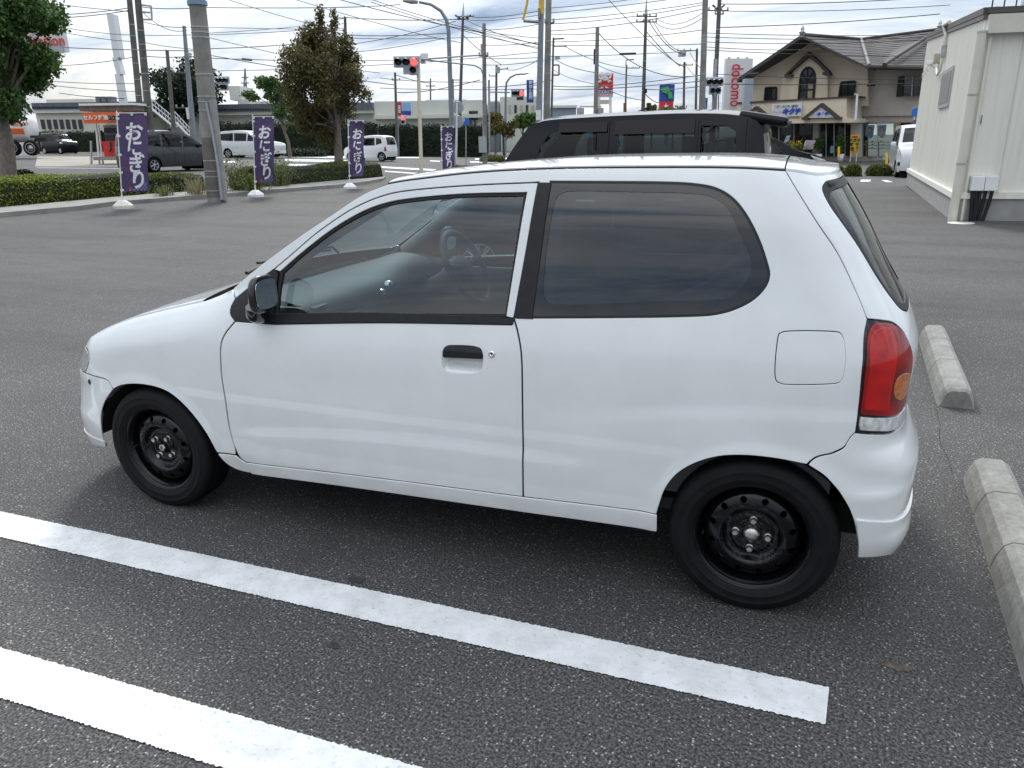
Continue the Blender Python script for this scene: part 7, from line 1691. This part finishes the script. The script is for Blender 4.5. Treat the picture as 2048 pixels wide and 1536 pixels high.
text('ジュエル', .18, M_SGY, shp, H(1555, 224.5, 1.9), fdir, su, font_shear=.2); text('キクチ', .36, M_SBL, shp, H(1583, 223.5, 1.9), fdir, su, bold=.028, font_shear=.15)
def tri_gable(x0, xa, x1, yb, ya, txt):
    slab('small_gable', [(x0, yb), (xa, ya), (xa, ya + 7), (x0 + 8, yb)], M_BRN, .5, 2.1); slab('small_gable', [(xa, ya), (x1, yb), (x1 - 8, yb), (xa, ya + 7)], M_BRN, .5, 2.1)
    slab('gable_foot', [(x0, yb + 3), (x0 + 12, yb + 3), (x0 + 12, yb - 2), (x0, yb - 2)], M_BRN, .5, 2.12); slab('gable_foot', [(x1 - 12, yb + 2), (x1, yb + 2), (x1, yb - 3), (x1 - 12, yb - 3)], M_BRN, .5, 2.12)
    slab('gable_panel', [(x0 + 10, yb - 1), (x1 - 11, yb - 2), (xa, ya + 8)], mat('sign_white', (.72, .73, .74), .4), .1, 2.0)
tri_gable(1603, 1642, 1680, 237, 206, None); tri_gable(1478, 1511, 1545, 240, 212, None)
text('キクチ', .21, M_SBL, shp, H(1645, 228.5, 2.06), fdir, su, bold=.018, font_shear=.15); text('ジュエル', .09, M_SGY, shp, H(1628, 230, 2.06), fdir, su)
b = MB(); b.tube([H(1709, 189, 1.9), H(1714.5, 189, 1.9), H(1711, 240, 1.9)], .07, 8); b.obj('drainpipe', M_WH, shp)
# ground floor: glass front with a dark room behind
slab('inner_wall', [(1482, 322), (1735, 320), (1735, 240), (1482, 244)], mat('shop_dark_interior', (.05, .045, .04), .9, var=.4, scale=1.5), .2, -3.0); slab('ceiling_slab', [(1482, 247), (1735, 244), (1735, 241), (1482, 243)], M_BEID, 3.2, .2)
slab('floor_slab', [(1482, 330), (1735, 326), (1735, 314), (1482, 316)], mat('shop_tile_floor', (.28, .26, .23), .7), 3.2, .3)
M_SHG = glass('shop_glass', (.72, .78, .76), 1.38)
for x0, x1 in ((1558, 1588), (1588, 1625), (1636, 1652), (1652, 1668), (1668, 1690), (1722, 1755), (1755, 1790)): slab('shop_window', [(x0 + .8, 316), (x1 - .8, 315.5), (x1 - .8, 245), (x0 + .8, 245.5)], M_SHG, .03, .1)
for x in (1558, 1588, 1652, 1668, 1690, 1755): b = MB(); b.tube([H(x, 316, .12), H(x, 245, .12)], .035, 4); b.obj('mullion', M_ALU, shp)
slab('column', [(1625, 317), (1636, 316.5), (1637, 245), (1626, 245)], mat('column_grey', (.40, .39, .35), .8), .4, .3); slab('column', [(1700, 316), (1722, 315), (1722, 243), (1702, 243)], M_BEID, .5, .3)
slab('side_wall', [(1694, 249), (1900, 244), (1900, 128), (1694, 140)], M_BEID, .4, -.6); slab('side_band', [(1694, 247.5), (1900, 243), (1900, 232), (1694, 236.5)], mat('pale_band', (.45, .40, .35), .85), .4, -.3); slab('side_band_line', [(1712, 235), (1900, 231), (1900, 229.5), (1712, 233.5)], M_BRN, .2, -.2)
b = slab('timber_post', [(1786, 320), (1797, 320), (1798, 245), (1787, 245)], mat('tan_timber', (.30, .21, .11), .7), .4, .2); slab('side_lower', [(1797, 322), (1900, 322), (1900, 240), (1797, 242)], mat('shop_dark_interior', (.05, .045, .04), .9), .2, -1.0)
w = slab('shutter_window', [(1803, 193), (1870, 190), (1870, 150), (1806, 153)], M_PANE, .1, -.1); slab('shutter', [(1792, 194), (1803, 193.5), (1806, 152), (1796, 153)], M_BLK, .15, .0)
for x in (1803, 1823, 1842): b = MB(); b.tube([H(x, 193, .0), H(x + 3, 152, .0)], .05, 4); b.obj('window_frame', M_ALU if x == 1823 else M_BLK, w)
b = MB(); b.tube([H(1803, 171, .0), H(1870, 169, .0)], .035, 4); b.obj('glazing_bar', M_ALU, w)
# roofs
a1, e1, v1, r1 = at(1604, 71, 47.6), at(1738, 134, 44.8), at(1722, 80, 56), at(1880, 60, 54); e2 = at(1905, 138, 43.5); ef = at(1474, 160, 51.2); bk1 = at(1600, 80, 60)
b = MB(); b.poly([a1, e1, v1], .12, _up); b.obj('roof_slope', M_ROOF, shp); b = MB(); b.poly([v1, e1, e2, r1], .12, _up); b.obj('roof_slope', M_ROOF, shp)
b = MB(); b.poly([a1, v1, v1 + FD * 3 - FR * 6 - _up * 2.5, ef + FD * 6 + FR * 5, ef], .12, _up); b.obj('roof_slope', M_ROOF, shp)
for i in range(1, 16):
    t = i / 16; p0 = v1 * (1 - t) + e1 * t; p1 = r1 * (1 - t) + e2 * t; b = MB(); b.tube([p0 + _up * .005, p1 + _up * .005], .018, 4); b.obj('roof_course', M_ROOF, shp)
for i in range(1, 9):
    t = i / 9; p0 = a1 * (1 - t) + a1 * 0 + e1 * t; p1 = v1 * (1 - t) + e1 * t; b = MB(); b.tube([p0 + _up * .005, p1 + _up * .005], .018, 4); b.obj('roof_course', M_ROOF, shp)
b = MB(); b.tube([v1 + _up * .08, e1 + _up * .08], .11, 6); b.obj('roof_valley', mat('valley_grey', (.16, .155, .15), .7), shp); b = MB(); b.tube([a1 + _up * .06, v1 + _up * .06, r1 + _up * .06], .10, 6); b.obj('ridge', M_BRN, shp)
hp = at(1768, 132, 44.3); b = MB(); b.tube([r1 + _up * .08, hp + _up * .08], .10, 6); b.obj('hip_ridge', M_BRN, shp); b = MB(); b.tube([e1, e2], .13, 6); b.obj('gutter', M_BRN, shp)
for (x, y) in ((1604, 71), (1879, 58)):
    q = at(x, y, 47.6 if x < 1700 else 54); kq = k_at(48); b = MB(); b.lathe([(.14, -.1), (.14, .12), (.20, .16), (.07, .24), (.12, .34), (.07, .42), (.0001, .56)], q, _up, 10); b.obj('finial', M_GALV, shp)
# things in front of and inside the shop
def easel(label, pts, mt, d, cat='poster', frame=M_WH, img=None, legs=True):
    base = H(sum(q[0] for q in pts) / 4, 316, 1.2 if legs else -.1); base[2] = ground_z(base[0], base[1]); t = thing('poster_board', label, cat, base)
    lift = 1.2 if legs else .02; slab('board', pts, frame, .05, lift, t); c_ = arr(pts).mean(0); inner = [tuple(c_ + (arr(q) - c_) * .82) for q in pts]; slab('picture', inner, mt, .02, lift + .03, t)
    if legs:
        for q in (pts[0], pts[1]): b = MB(); e_ = H(q[0], q[1], lift); b.tube([e_, np.array([e_[0], e_[1], base[2]])], .025, 5); b.obj('leg', M_BRN, t)
    return t
M_PH1 = mat('portrait_print', (.45, .33, .34), .6, var=.55, scale=2.2, detail=2); M_PH2 = mat('portrait_blue', (.42, .48, .62), .6, var=.35, scale=2.0, detail=2)
easel('framed couple portrait on an easel outside the shop door', [(1605, 299), (1625, 298), (1631, 281), (1611, 281)], M_PH1, 46)
easel('smaller framed picture standing at the left of the shop window', [(1568, 285), (1576, 284), (1581, 271), (1573, 272)], M_PH2, 46)
def portrait(label, pts, shirt):
    t = easel(label, pts, mat('poster_sky', (.50, .53, .66), .6, var=.05), 46, 'poster', mat('poster_edge', (.62, .62, .68), .6), legs=False)
    cx = sum(q[0] for q in pts) / 4; y0 = min(q[1] for q in pts)
    def disc(x, y, rx, ry, mt, nm, lf): b = MB(); P_ = [H(x + rx * math.cos(a), y - ry * math.sin(a), lf) for a in np.linspace(0, 2 * math.pi, 15)[:-1]]; P_ = P_ if np.cross(P_[1] - P_[0], P_[2] - P_[0]) @ fn_ > 0 else P_[::-1]; b.poly(P_, .01, fn_); b.obj(nm, mt, t)
    disc(cx, y0 + 20, 6.2, 7.5, shirt, 'printed_shirt', .07); disc(cx, y0 + 9, 3.6, 5.0, mat('print_hair', (.03, .02, .02), .6), 'printed_hair', .08); disc(cx, y0 + 10, 2.6, 3.8, mat('print_skin', (.55, .36, .28), .6), 'printed_face', .09)
portrait('window poster of a person in a blue shirt, left of two', [(1730, 273), (1746, 273), (1749, 250), (1733, 250)], mat('print_blue', (.25, .38, .62), .6))
portrait('window poster of a person in a pale pink top, right of two', [(1755, 272), (1770, 272), (1773, 249), (1757, 249)], mat('print_pink', (.62, .45, .48), .6))
portrait('window poster partly hidden by the white box wagon', [(1808, 266), (1826, 266), (1828, 251), (1811, 251)], mat('print_pink', (.62, .45, .48), .6))
ys_ = thing('standing_sign', 'yellow standing sign with black characters at the shop entrance', 'sign', H(1709, 315, 1.0)); ys_.location.z = ground_z(ys_.location.x, ys_.location.y)
slab('panel', [(1700, 307), (1716, 306.5), (1719, 269), (1702, 270)], M_YEL, .08, 1.0, ys_)
yu = (H(1711, 271, 1.1) - H(1709, 305, 1.1)); yu /= np.linalg.norm(yu)
for s_, y in (('メガネ', 281), ('時 計', 289.5), ('宝 飾', 298)): text(s_, .22, M_BLK, ys_, H(1709.5, y, 1.06), fdir, yu, bold=.010)
slab('red_title', [(1704, 275.5), (1716, 275), (1716, 271.5), (1704, 272)], M_RED, .02, 1.04, ys_); slab('red_foot', [(1702, 305), (1714, 304.5), (1714, 302), (1702, 302.5)], M_ORG, .02, 1.04, ys_)
for x in (1702, 1714): b = MB(); e_ = H(x, 306, .98); b.tube([e_, np.array([e_[0], e_[1], ys_.location.z])], .025, 5); b.obj('leg', M_WH, ys_)
def potplant(label, px, y0, y1, w, pot):
    base = H(px, 316, 1.0); base[2] = ground_z(base[0], base[1]); t = thing('potted_plant', label, 'plant', base); k = k_at(46)
    b = MB(); b.lathe([(.0001, 0), (.15, 0), (.20, .42), (.17, .42), (.16, .36), (.0001, .36)], base, _up, 14); b.obj('pot', pot, t)
    b = MB(); b.tube([base + _up * .3, base + _up * 1.0], .03, 6); b.obj('stem', M_BARKD, t); n = 900; cz = H(px, (y0 + y1) / 2, 1.0); hh = abs(y1 - y0) * k / 2
    C = cz + NR.normal(size=(n, 3)) * np.array([w * k * .45, w * k * .45, hh * .5]); leaf_mesh('foliage', C, .13, L_GREEN, t, aspect=.35)
potplant('leafy potted shrub left of the shop door', 1637, 276, 300, 10, M_WH); potplant('leafy potted shrub right of the shop door', 1681, 274, 298, 9, M_WH)
for k_, (px, lb) in enumerate(((1583, 'yellow flowering pot left of the couple portrait'), (1597, 'second yellow flowering pot touching the couple portrait'))):
    base = H(px, 316, 1.4); base[2] = ground_z(base[0], base[1]); t = thing('flower_pot', lb, 'plant', base); b = MB(); b.lathe([(.12, 0), (.16, .28), (.13, .28)], base, _up, 12); b.obj('pot', M_BRN, t)
    leaf_mesh('foliage', H(px, 296, 1.4) + NR.normal(size=(260, 3)) * .16, .12, L_GREEN, t); leaf_mesh('flowers', H(px, 289, 1.4) + NR.normal(size=(70, 3)) * .14, .12, leaf_mat('yellow_petals', (.6, .42, .02), (.75, .55, .05), (.8, .65, .2)), t)
shf = thing('display_shelves', 'open display shelves with white price cards inside the right shop window', 'shelf', H(1752, 316, -.6)); shf.location.z = ground_z(shf.location.x, shf.location.y)
for y in (284, 290, 296.5): slab('shelf', [(1724, y + 1.2), (1786, y + .9), (1786, y), (1724, y)], mat('shelf_tan', (.40, .36, .28), .6), .5, -.35, shf)
for x in (1731, 1755): slab('upright', [(x, 315), (x + 2.5, 315), (x + 2.5, 283), (x, 283)], mat('shelf_tan', (.40, .36, .28), .6), .1, -.3, shf)
for x, y in ((1733, 283), (1745, 283), (1762, 283), (1745, 289), (1728, 290), (1766, 290), (1744, 296), (1765, 296)): slab('price_card', [(x - 2.2, y + .6), (x + 2.2, y + .6), (x + 2.2, y - 2), (x - 2.2, y - 2)], M_WH, .02, -.25, shf)
nt_ = thing('window_notice', 'pale blue notice on the shop door glass', 'notice', H(1664, 300, .14)); slab('sheet', [(1660, 306), (1667, 306), (1668, 292), (1661, 292)], mat('notice_blue', (.35, .55, .68), .6), .01, .16, nt_)
nt_ = thing('standing_sign', 'small yellow upright notice by the right potted shrub', 'sign', H(1677, 316, 1.2)); slab('panel', [(1675, 314), (1679.5, 314), (1680, 293), (1675.5, 293)], M_YEL, .04, 1.3, nt_)
b = MB(); q = foot(1773, 33); b.cyl(q, at(1773, 306, 33), .05, 8); tag(b.obj('marker_post', M_YEL), 'short yellow marker post at the roadside near the white box wagon', 'post')
hs = thing('road_sign', 'blue and red round sign on a pole beside the prefab building edge', 'road sign', foot(1826, 34)); b = MB(); b.tube([foot(1826, 34), at(1829, 216, 34)], .03, 6); b.obj('post', M_WH, hs)
for y, mt in ((224, mat('roadsign_blue', (.02, .16, .55), .4)), (247, M_BPAT)): b = MB(); b.lathe([(.0001, 0), (.17, 0), (.18, .02)], at(1832, y, 33.9), FD, 20, sm=False); b.obj('disc', mt, hs)

# ------------------------------------------------------------------ cream prefab building at the right
pf = thing('prefab_building', 'cream panelled prefab building with drainpipe at the right edge', 'building', on_z(1900, 440))
M_PF = mat('prefab_cream', (.77, .765, .69), .5, var=.05, scale=1.2)
_nt = M_PF.node_tree; _b = _nt.nodes['Principled BSDF']; _t = _nt.nodes.new('ShaderNodeTexCoord'); _m = _nt.nodes.new('ShaderNodeMapping'); _m.inputs['Scale'].default_value = (7, 7, .35); _nt.links.new(_t.outputs['Object'], _m.inputs[0])
_n = _nt.nodes.new('ShaderNodeTexNoise'); _n.inputs['Scale'].default_value = 1.0; _n.inputs['Detail'].default_value = 7; _n.inputs['Roughness'].default_value = .7; _nt.links.new(_m.outputs[0], _n.inputs['Vector'])
_r = _nt.nodes.new('ShaderNodeValToRGB'); _r.color_ramp.elements[0].position = .36; _r.color_ramp.elements[0].color = (.69, .68, .61, 1); _r.color_ramp.elements[1].position = .56; _r.color_ramp.elements[1].color = (.79, .785, .715, 1)
_nt.links.new(_n.outputs[0], _r.inputs[0]); _nt.links.new(_r.outputs[0], _b.inputs['Base Color'])
M_PFD = mat('prefab_trim', (.62, .61, .54), .5, var=.05)
c0 = on_z(1900, 441); cl_ = on_z(1811, 370); cr_ = on_z(2130, 443); c0[2] = cl_[2] = cr_[2] = 0
ld = (cl_ - c0); ll = np.linalg.norm(ld); ld /= ll; rd = (cr_ - c0); rl = np.linalg.norm(rd); rd /= rl; ln_ = np.cross(_up, ld); rn_ = np.cross(rd, _up)
if ln_ @ (CAM - c0) < 0: ln_ = -ln_
if rn_ @ (CAM - c0) < 0: rn_ = -rn_
ztop = float(at(1946, 28, (c0 - CAM) @ _fh)[2]); ins = .07
cw = c0 - ln_ * ins - rn_ * ins
def HL(px, py, lift=0.0): return hit(px, py, cw + ln_ * lift, ln_)
def HR(px, py, lift=0.0): return hit(px, py, cw + rn_ * lift, rn_)
zl = float(HR(1912, 402)[2]); zl = .47
def wall_run(o, d_, L_, n_, z0, z1, th): q = o + d_ * L_ / 2; b = MB(); b.box(np.array([q[0], q[1], (z0 + z1) / 2]) - n_ * th / 2, (L_, th, z1 - z0), ax=(d_, n_, _up)); return b
zfar = 3.98
def sl_(s_): return ztop + (zfar - ztop) * s_ / ll
b = MB(); b.poly([cw + _up * zl, cw + _up * ztop, cw + ld * ll + _up * zfar, cw + ld * ll + _up * zl], .15, ln_); b.obj('left_wall', M_PF, pf)
sld = ld * ll + _up * (zfar - ztop); sll = np.linalg.norm(sld); sld /= sll; slu = np.cross(sld, ln_); slu = slu if slu[2] > 0 else -slu
wall_run(cw + rd * .15, rd, 6.0, rn_, zl, ztop - .18, .15).obj('front_wall', M_PF, pf)
# vertical ribs on the left wall
for i in range(1, int((ll) / .11)):
    q = cw + ld * (i * .11 + .05); b = MB(); b.box(np.array([q[0], q[1], (zl + sl_(i * .11) - .12) / 2]) + ln_ * .004, (.045, .012, sl_(i * .11) - .12 - zl), ax=(ld, ln_, _up)); b.obj('rib', M_PF, pf)
wall_run(c0 - ln_ * .02 - rn_ * .02, ld, ll + .05, ln_, 0, zl - .10, .2).obj('plinth', mat('plinth_concrete', (.30, .30, .29), .9, var=.12, scale=4), pf)
wall_run(c0 - ln_ * .02 - rn_ * .02, rd, 6.2, rn_, 0, zl - .10, .2).obj('plinth', mat('plinth_concrete', (.30, .30, .29), .9, var=.12, scale=4), pf)
wall_run(c0 + ln_ * .02, ld, ll + .07, ln_, zl - .10, zl, .22).obj('ledge', M_PF, pf); wall_run(c0 + rn_ * .02 + rd * .005, rd, 6.2, rn_, zl - .10, zl - .003, .22).obj('ledge', M_PF, pf)
for lf, zo, hh_, mt_r in ((.05, .05, .10, mat('dark_roof_trim', (.08, .07, .065), .6)), (.04, -.04, .07, mat('brown_roof_trim', (.13, .11, .10), .6))):
    b = MB(); b.box(cw + _up * (ztop + zo) + sld * (sll / 2 - .01) + ln_ * (lf - .11), (sll + .06, .22, hh_), ax=(sld, ln_, slu)); b.obj('roof_trim', mt_r, pf)
wall_run(cw + rn_ * .16 + rd * .02, rd, 6.0, rn_, ztop - .30, ztop - .02, .35).obj('gutter', M_PFD, pf); wall_run(cw + rn_ * .10 + rd * .0, rd, 6.0, rn_, ztop + .002, ztop + .09, .30).obj('roof_edge', mat('dark_roof_trim', (.08, .07, .065), .6), pf)
wall_run(cw + ln_ * .006 + rn_ * .012 - rd * .003, rd, .17, rn_, zl, ztop - .3, .04).obj('corner_post', M_PF, pf)
for px in (2022, 2090): 
    q0, q1 = HR(px + 22, 90), HR(px - 20 if px < 2050 else px, 400); x_ = HR(px - 4, 250); b = MB(); b.box(np.array([x_[0], x_[1], (zl + ztop - .3) / 2]) + rn_ * .004, (.016, .012, ztop - .32 - zl), ax=(rd, rn_, _up)); b.obj('panel_seam', M_PFD, pf)
xp = HR(1931, 250); b = MB(); xa = np.array([xp[0], xp[1], 0]) + rn_ * .10
b.tube([xa + _up * .0, xa + _up * (ztop - .25)], .072, 16); dp = b.obj('drainpipe', mat('drainpipe_beige', (.64, .63, .55), .5, var=.06, scale=3), pf)
for z in (.95, 2.05, 3.0): b = MB(); b.cyl(xa + _up * (z - .015), xa + _up * (z + .015), .077, 16); b.obj('pipe_clip', M_GALV, dp)
xq = HR(1951, 250); xb = np.array([xq[0], xq[1], 0]) + rn_ * .05; b = MB(); b.tube([xb, xb + _up * 2.9, xb + _up * 2.93 + rd * .02], .025, 10); b.obj('thin_pipe', M_PF, pf)
bx0, bx1 = HR(1937, 367), HR(1990, 367); 
for a, b_ in ((0.0, .49), (.51, 1.0)):
    q = bx0 * (1 - (a + b_) / 2) + bx1 * (a + b_) / 2; b = MB(); b.box(np.array([q[0], q[1], HR(1960, 366)[2]]) + rn_ * .09, (np.linalg.norm(bx1 - bx0) * (b_ - a), .16, .24), ax=(rd, rn_, _up), bev=.01); bo_ = b.obj('meter_box', M_WH, pf)
for i, px in enumerate((1941, 1950, 1957, 1968, 1981)):
    q = HR(px, 380); q = np.array([q[0], q[1], HR(1960, 378)[2]]) + rn_ * .10; b = MB(); b.tube([q, q * np.array([1, 1, .6]) + rd * (.01 * (2 - i)), np.array([q[0], q[1], 0]) - rd * .03 * (i - 1.5)], .028, 10); b.obj('black_hose', M_BT, pf)
b = MB(); q = HR(1962, 239); b.box(q + rn_ * .005, (.05, .01, .17), ax=(rd, rn_, _up)); b.obj('label_plate', M_WH, pf); text('TOSHIBA', .034, M_BLK, pf, q + rn_ * .012, -_up, rd, thick=.001, bold=.001)
b = MB(); b.lathe([(.0001, .012), (.03, .012), (.04, 0)], HR(1938, 323), rn_, 12); b.obj('rust_patch', mat('rust_patch', (.22, .12, .05), .8), pf)
# fittings on the left wall
win = [HL(1880, 214), HL(1899, 209), HL(1909, 135), HL(1891, 147)]
cx_ = sum(win) / 4; hh = abs(win[0][2] - win[3][2]); ww = abs((win[1] - win[0]) @ ld)
b = MB(); b.box(cx_ + ln_ * .02, (ww + .08, .05, hh + .08), ax=(ld, ln_, _up)); wo = b.obj('window', M_ALU, pf); b = MB(); b.box(cx_ + ln_ * .048, (ww - .06, .01, hh - .08), ax=(ld, ln_, _up)); b.obj('pane', mat('frosted_pane', (.22, .22, .22), .35, var=.1), wo)
q = HL(1880, 117); b = MB(); b.box(q + ln_ * .07, (.26, .13, .20), ax=(ld, ln_, _up)); b.obj('junction_box', mat('box_khaki', (.42, .39, .29), .6), pf)
q1 = HL(1893, 103); b = MB(); b.box(q1 + ln_ * .06, (.15, .10, .25), ax=(ld, ln_, _up)); b.obj('connector', M_GALV, pf)
b = MB(); b.tube([q1 + ln_ * .06, q1 + ln_ * .06 + _up * .35, HL(1898, 50) + ln_ * .10, HL(1903, 44) + ln_ * .04], .04, 10); b.obj('conduit', M_PFD, pf); b = MB(); b.tube([q1 + ln_ * .05, HL(1889, 140) + ln_ * .08, HL(1882, 150) + ln_ * .08, HL(1879, 136) + ln_ * .06], .025, 8); b.obj('flexible_conduit', M_PFD, pf)
q = HL(1870, 125); b = MB(); b.box(q + ln_ * .10, (.22, .09, .09), ax=(ld * .9 + ln_ * .43, ln_ * .9 - ld * .43, _up), bev=.015); b.tube([q + ln_ * .1 - _up * .03, q - _up * .12], .02, 8); b.obj('security_camera', M_WH, pf)
for px, py in ((1848, 149), (1853, 143), (1858, 137), (1864, 131)): q = HL(px, py); b = MB(); b.tube([q + _up * .12, q + ln_ * .05, q - _up * .05], .012, 6); b.box(q - _up * .06 + ln_ * .03, (.07, .06, .02), ax=(ld, ln_, _up)); b.obj('hook_bracket', M_PFD, pf)
q = HR(2036, 20, -.6); b = MB()
for i in range(5): b.tube([q + rd * (.18 * i - .4) - _up * .1, q + rd * (.18 * i - .4) + _up * .42], .012, 5)
b.tube([q - rd * .45 + _up * .38, q + rd * .6 + _up * .38], .014, 5); b.obj('roof_railing', M_BLK, pf); b = MB(); b.lathe([(.0001, .42), (.16, .38), (.22, .2), (.22, -.1)], q + rd * .35 - rn_ * .3, _up, 16); b.obj('roof_vent', M_GALV, pf)
mh = on_z(1922, 446); b = MB(); b.lathe([(.0001, .006), (.20, .006), (.205, .0)], (mh[0], mh[1], 0.0), _up, 24); tag(b.obj('drain_cover', M_PFD), 'pale round drain cover at the foot of the prefab drainpipe', 'drain cover')
bl_ = MB(); q = foot(1683, 26.5); bl_.tube([q, at(1683, 357, 26.5)], .03, 6); bl_.tube([at(1678, 364, 26.5), at(1688, 364, 26.5)], .02, 6); tag(bl_.obj('parking_chain_post', M_BLK), 'tiny dark post on the asphalt behind the hatchback rear window', 'post')

# ------------------------------------------------------------------ overhead cables
def cable(x0, y0, d0, x1, y1, d1, sag=3.0, w=1.0):
    A, B_ = at(x0, y0, d0), at(x1, y1, d1); n = 12; P_ = []
    kk = k_at((d0 + d1) / 2)
    for i in range(n + 1): t = i / n; P_.append(A * (1 - t) + B_ * t - _up * 4 * t * (1 - t) * sag * kk)
    b = MB(); b.tube(P_, [w * .5 * (k_at(d0) * (1 - i / n) + k_at(d1) * i / n) for i in range(n + 1)], 5, cap=False); o = b.obj('overhead_cable', M_WIRE)
    tag(o, 'thin black overhead cable strung across the sky between utility poles', 'cable', 'overhead cables across the sky')
CB = [(-20, -12, 44, 258, 23, 47, 3), (60, 31, 40, 256, 16, 47, 3), (60, 38, 40, 257, 21, 47, 3), (40, 36, 40, 262, 70, 47, 5), (50, 46, 40, 265, 83, 47, 5), (129, 95, 44, 400, 102, 20.5, 1), (100, 132, 44, 268, 114, 47, 3), (100, 170, 60, 278, 183, 47, 2), (100, 162, 60, 278, 167, 47, 2), (118, 186, 70, 250, 197, 72, 2),
      (284, 43, 45, 374, 55, 46, 3), (285, 14, 45, 398, 16, 20.5, 2), (286, 70, 45, 400, 69, 20.5, 1), (286, 84, 45, 405, 100, 20.5, 2), (288, 112, 45, 405, 112, 20.5, 2), (286, 25, 45, 374, 60, 46, 12),
      (396, 15, 20.5, 800, 9, 60, 3), (440, -6, 30, 690, 62, 72, 4), (580, -4, 26, 925, 86, 60, 4), (660, -6, 30, 968, 66, 40, 3), (740, -2, 24, 1078, 88, 31, 6), (742, 4, 24, 1078, 95, 31, 6), (403, 67, 20.5, 690, 36, 72, 5), (404, 70, 20.5, 690, 46, 72, 5), (400, 54, 20.5, 690, 56, 72, 2), (404, 72, 20.5, 760, 146, 66, 4), (405, 98, 20.5, 690, 70, 72, 6), (405, 108, 20.5, 792, 170, 66, 2), (408, 116, 20.5, 690, 120, 72, 2), (412, 142, 20.5, 690, 132, 72, 2),
      (690, 35, 72, 926, 38, 74, 3), (690, 69, 72, 900, 66, 36, 3), (692, 90, 72, 912, 42, 74, 4), (692, 105, 72, 898, 75, 36, 3), (700, 76, 72, 968, 74, 40, 2), (650, 121, 72, 836, 119, 31, 1), (692, 132, 72, 1080, 104, 31, 3), (760, 156, 66, 970, 164, 40, 3), (760, 176, 66, 1080, 178, 31, 2), (792, 150, 66, 861, 166, 125, 2), (795, 185, 66, 960, 160, 40, 5),
      (927, 36, 74, 1078, 90, 31, 5), (945, 34, 74, 1080, 22, 31, 3), (940, 40, 74, 1080, 30, 31, 3), (925, 50, 74, 1078, 76, 31, 4), (926, 52, 74, 1078, 98, 31, 3), (926, 70, 74, 1004, 130, 78, 4), (968, 60, 40, 1080, 48, 31, 2), (970, 90, 40, 1080, 84, 31, 2), (970, 117, 40, 1080, 115, 31, 1), (970, 130, 40, 1080, 122, 31, 2), (1012, 138, 78, 1080, 118, 31, 6), (975, 175, 40, 1104, 160, 82, 2),
      (1100, 16, 33, 1290, -6, 50, 2), (1100, 26, 33, 1400, -10, 34, 2), (1100, 40, 33, 1408, 5, 34, 3), (1100, 48, 33, 1408, 9, 34, 5), (1100, 62, 33, 1410, 17, 34, 6), (1100, 68, 33, 1193, 66, 40, 2), (1100, 84, 33, 1404, 60, 34, 4), (1100, 90, 33, 1404, 88, 34, 2), (1100, 113, 33, 1392, 101, 70, 2), (1104, 172, 82, 1404, 150, 34, 6), (1104, 178, 82, 1404, 162, 34, 4), (1197, 66, 40, 1404, 150, 34, 28), (1130, 93, 82, 1250, 135, 98, 6), (1108, 140, 82, 1190, 168, 40, 4), (1110, 118, 82, 1190, 145, 40, 4), (1216, -2, 40, 1368, 134, 86, 8), (1296, 40, 50, 1370, 108, 70, 12), (1304, 38, 50, 1362, 102, 70, 10), (1312, 36, 50, 1408, 24, 34, 14), (1312, 46, 50, 1408, 34, 34, 14), (1290, 60, 50, 1360, 132, 86, 3), (1290, 178, 50, 1404, 172, 34, 3), (1290, 188, 50, 1320, 204, 130, 4), (1372, 130, 86, 1404, 165, 34, 2), (1380, 105, 70, 1404, 140, 34, 2), (1195, 130, 40, 1290, 152, 50, 6), (1195, 168, 40, 1284, 200, 50, 5),
      (1414, 66, 34, 1868, 69, 40, 3), (1414, 74, 34, 1868, 74, 40, 4), (1414, 84, 34, 1868, 78, 40, 5), (1414, 100, 34, 1850, 112, 40, 3), (1440, 55, 46, 1880, 28, 44, 3), (1414, 94, 34, 1640, 98, 42, 3), (1440, 168, 44, 1850, 166, 40, 2), (1430, 148, 44, 1850, 158, 40, 3), (1445, 22, 46, 1900, 10, 40, 4), (1440, 8, 46, 1850, -4, 40, 3)]
for q in CB: cable(*q[:6], sag=q[6], w=1.15 if (q[0] * 7) % 3 else 1.5)
for (x0, y0, x1, y1, d, lb) in ((484, 118, 504, 120, 42, 'black cable joint box on the wires left of the autumn tree'), (1239, 108, 1272, 107, 37, 'long black cable joint box on the wires left of the tall spire pole'), (1734, 170, 1750, 170, 41, 'black cable joint box in front of the beige shop wall'), (1494, 149, 1517, 148, 41, 'black cable joint box in front of the shop gable corner')):
    b = MB(); b.tube([at(x0, y0, d), at(x1, y1, d)], 2.0 * k_at(d), 8); tag(b.obj('cable_joint', M_BLK), lb, 'cable joint')
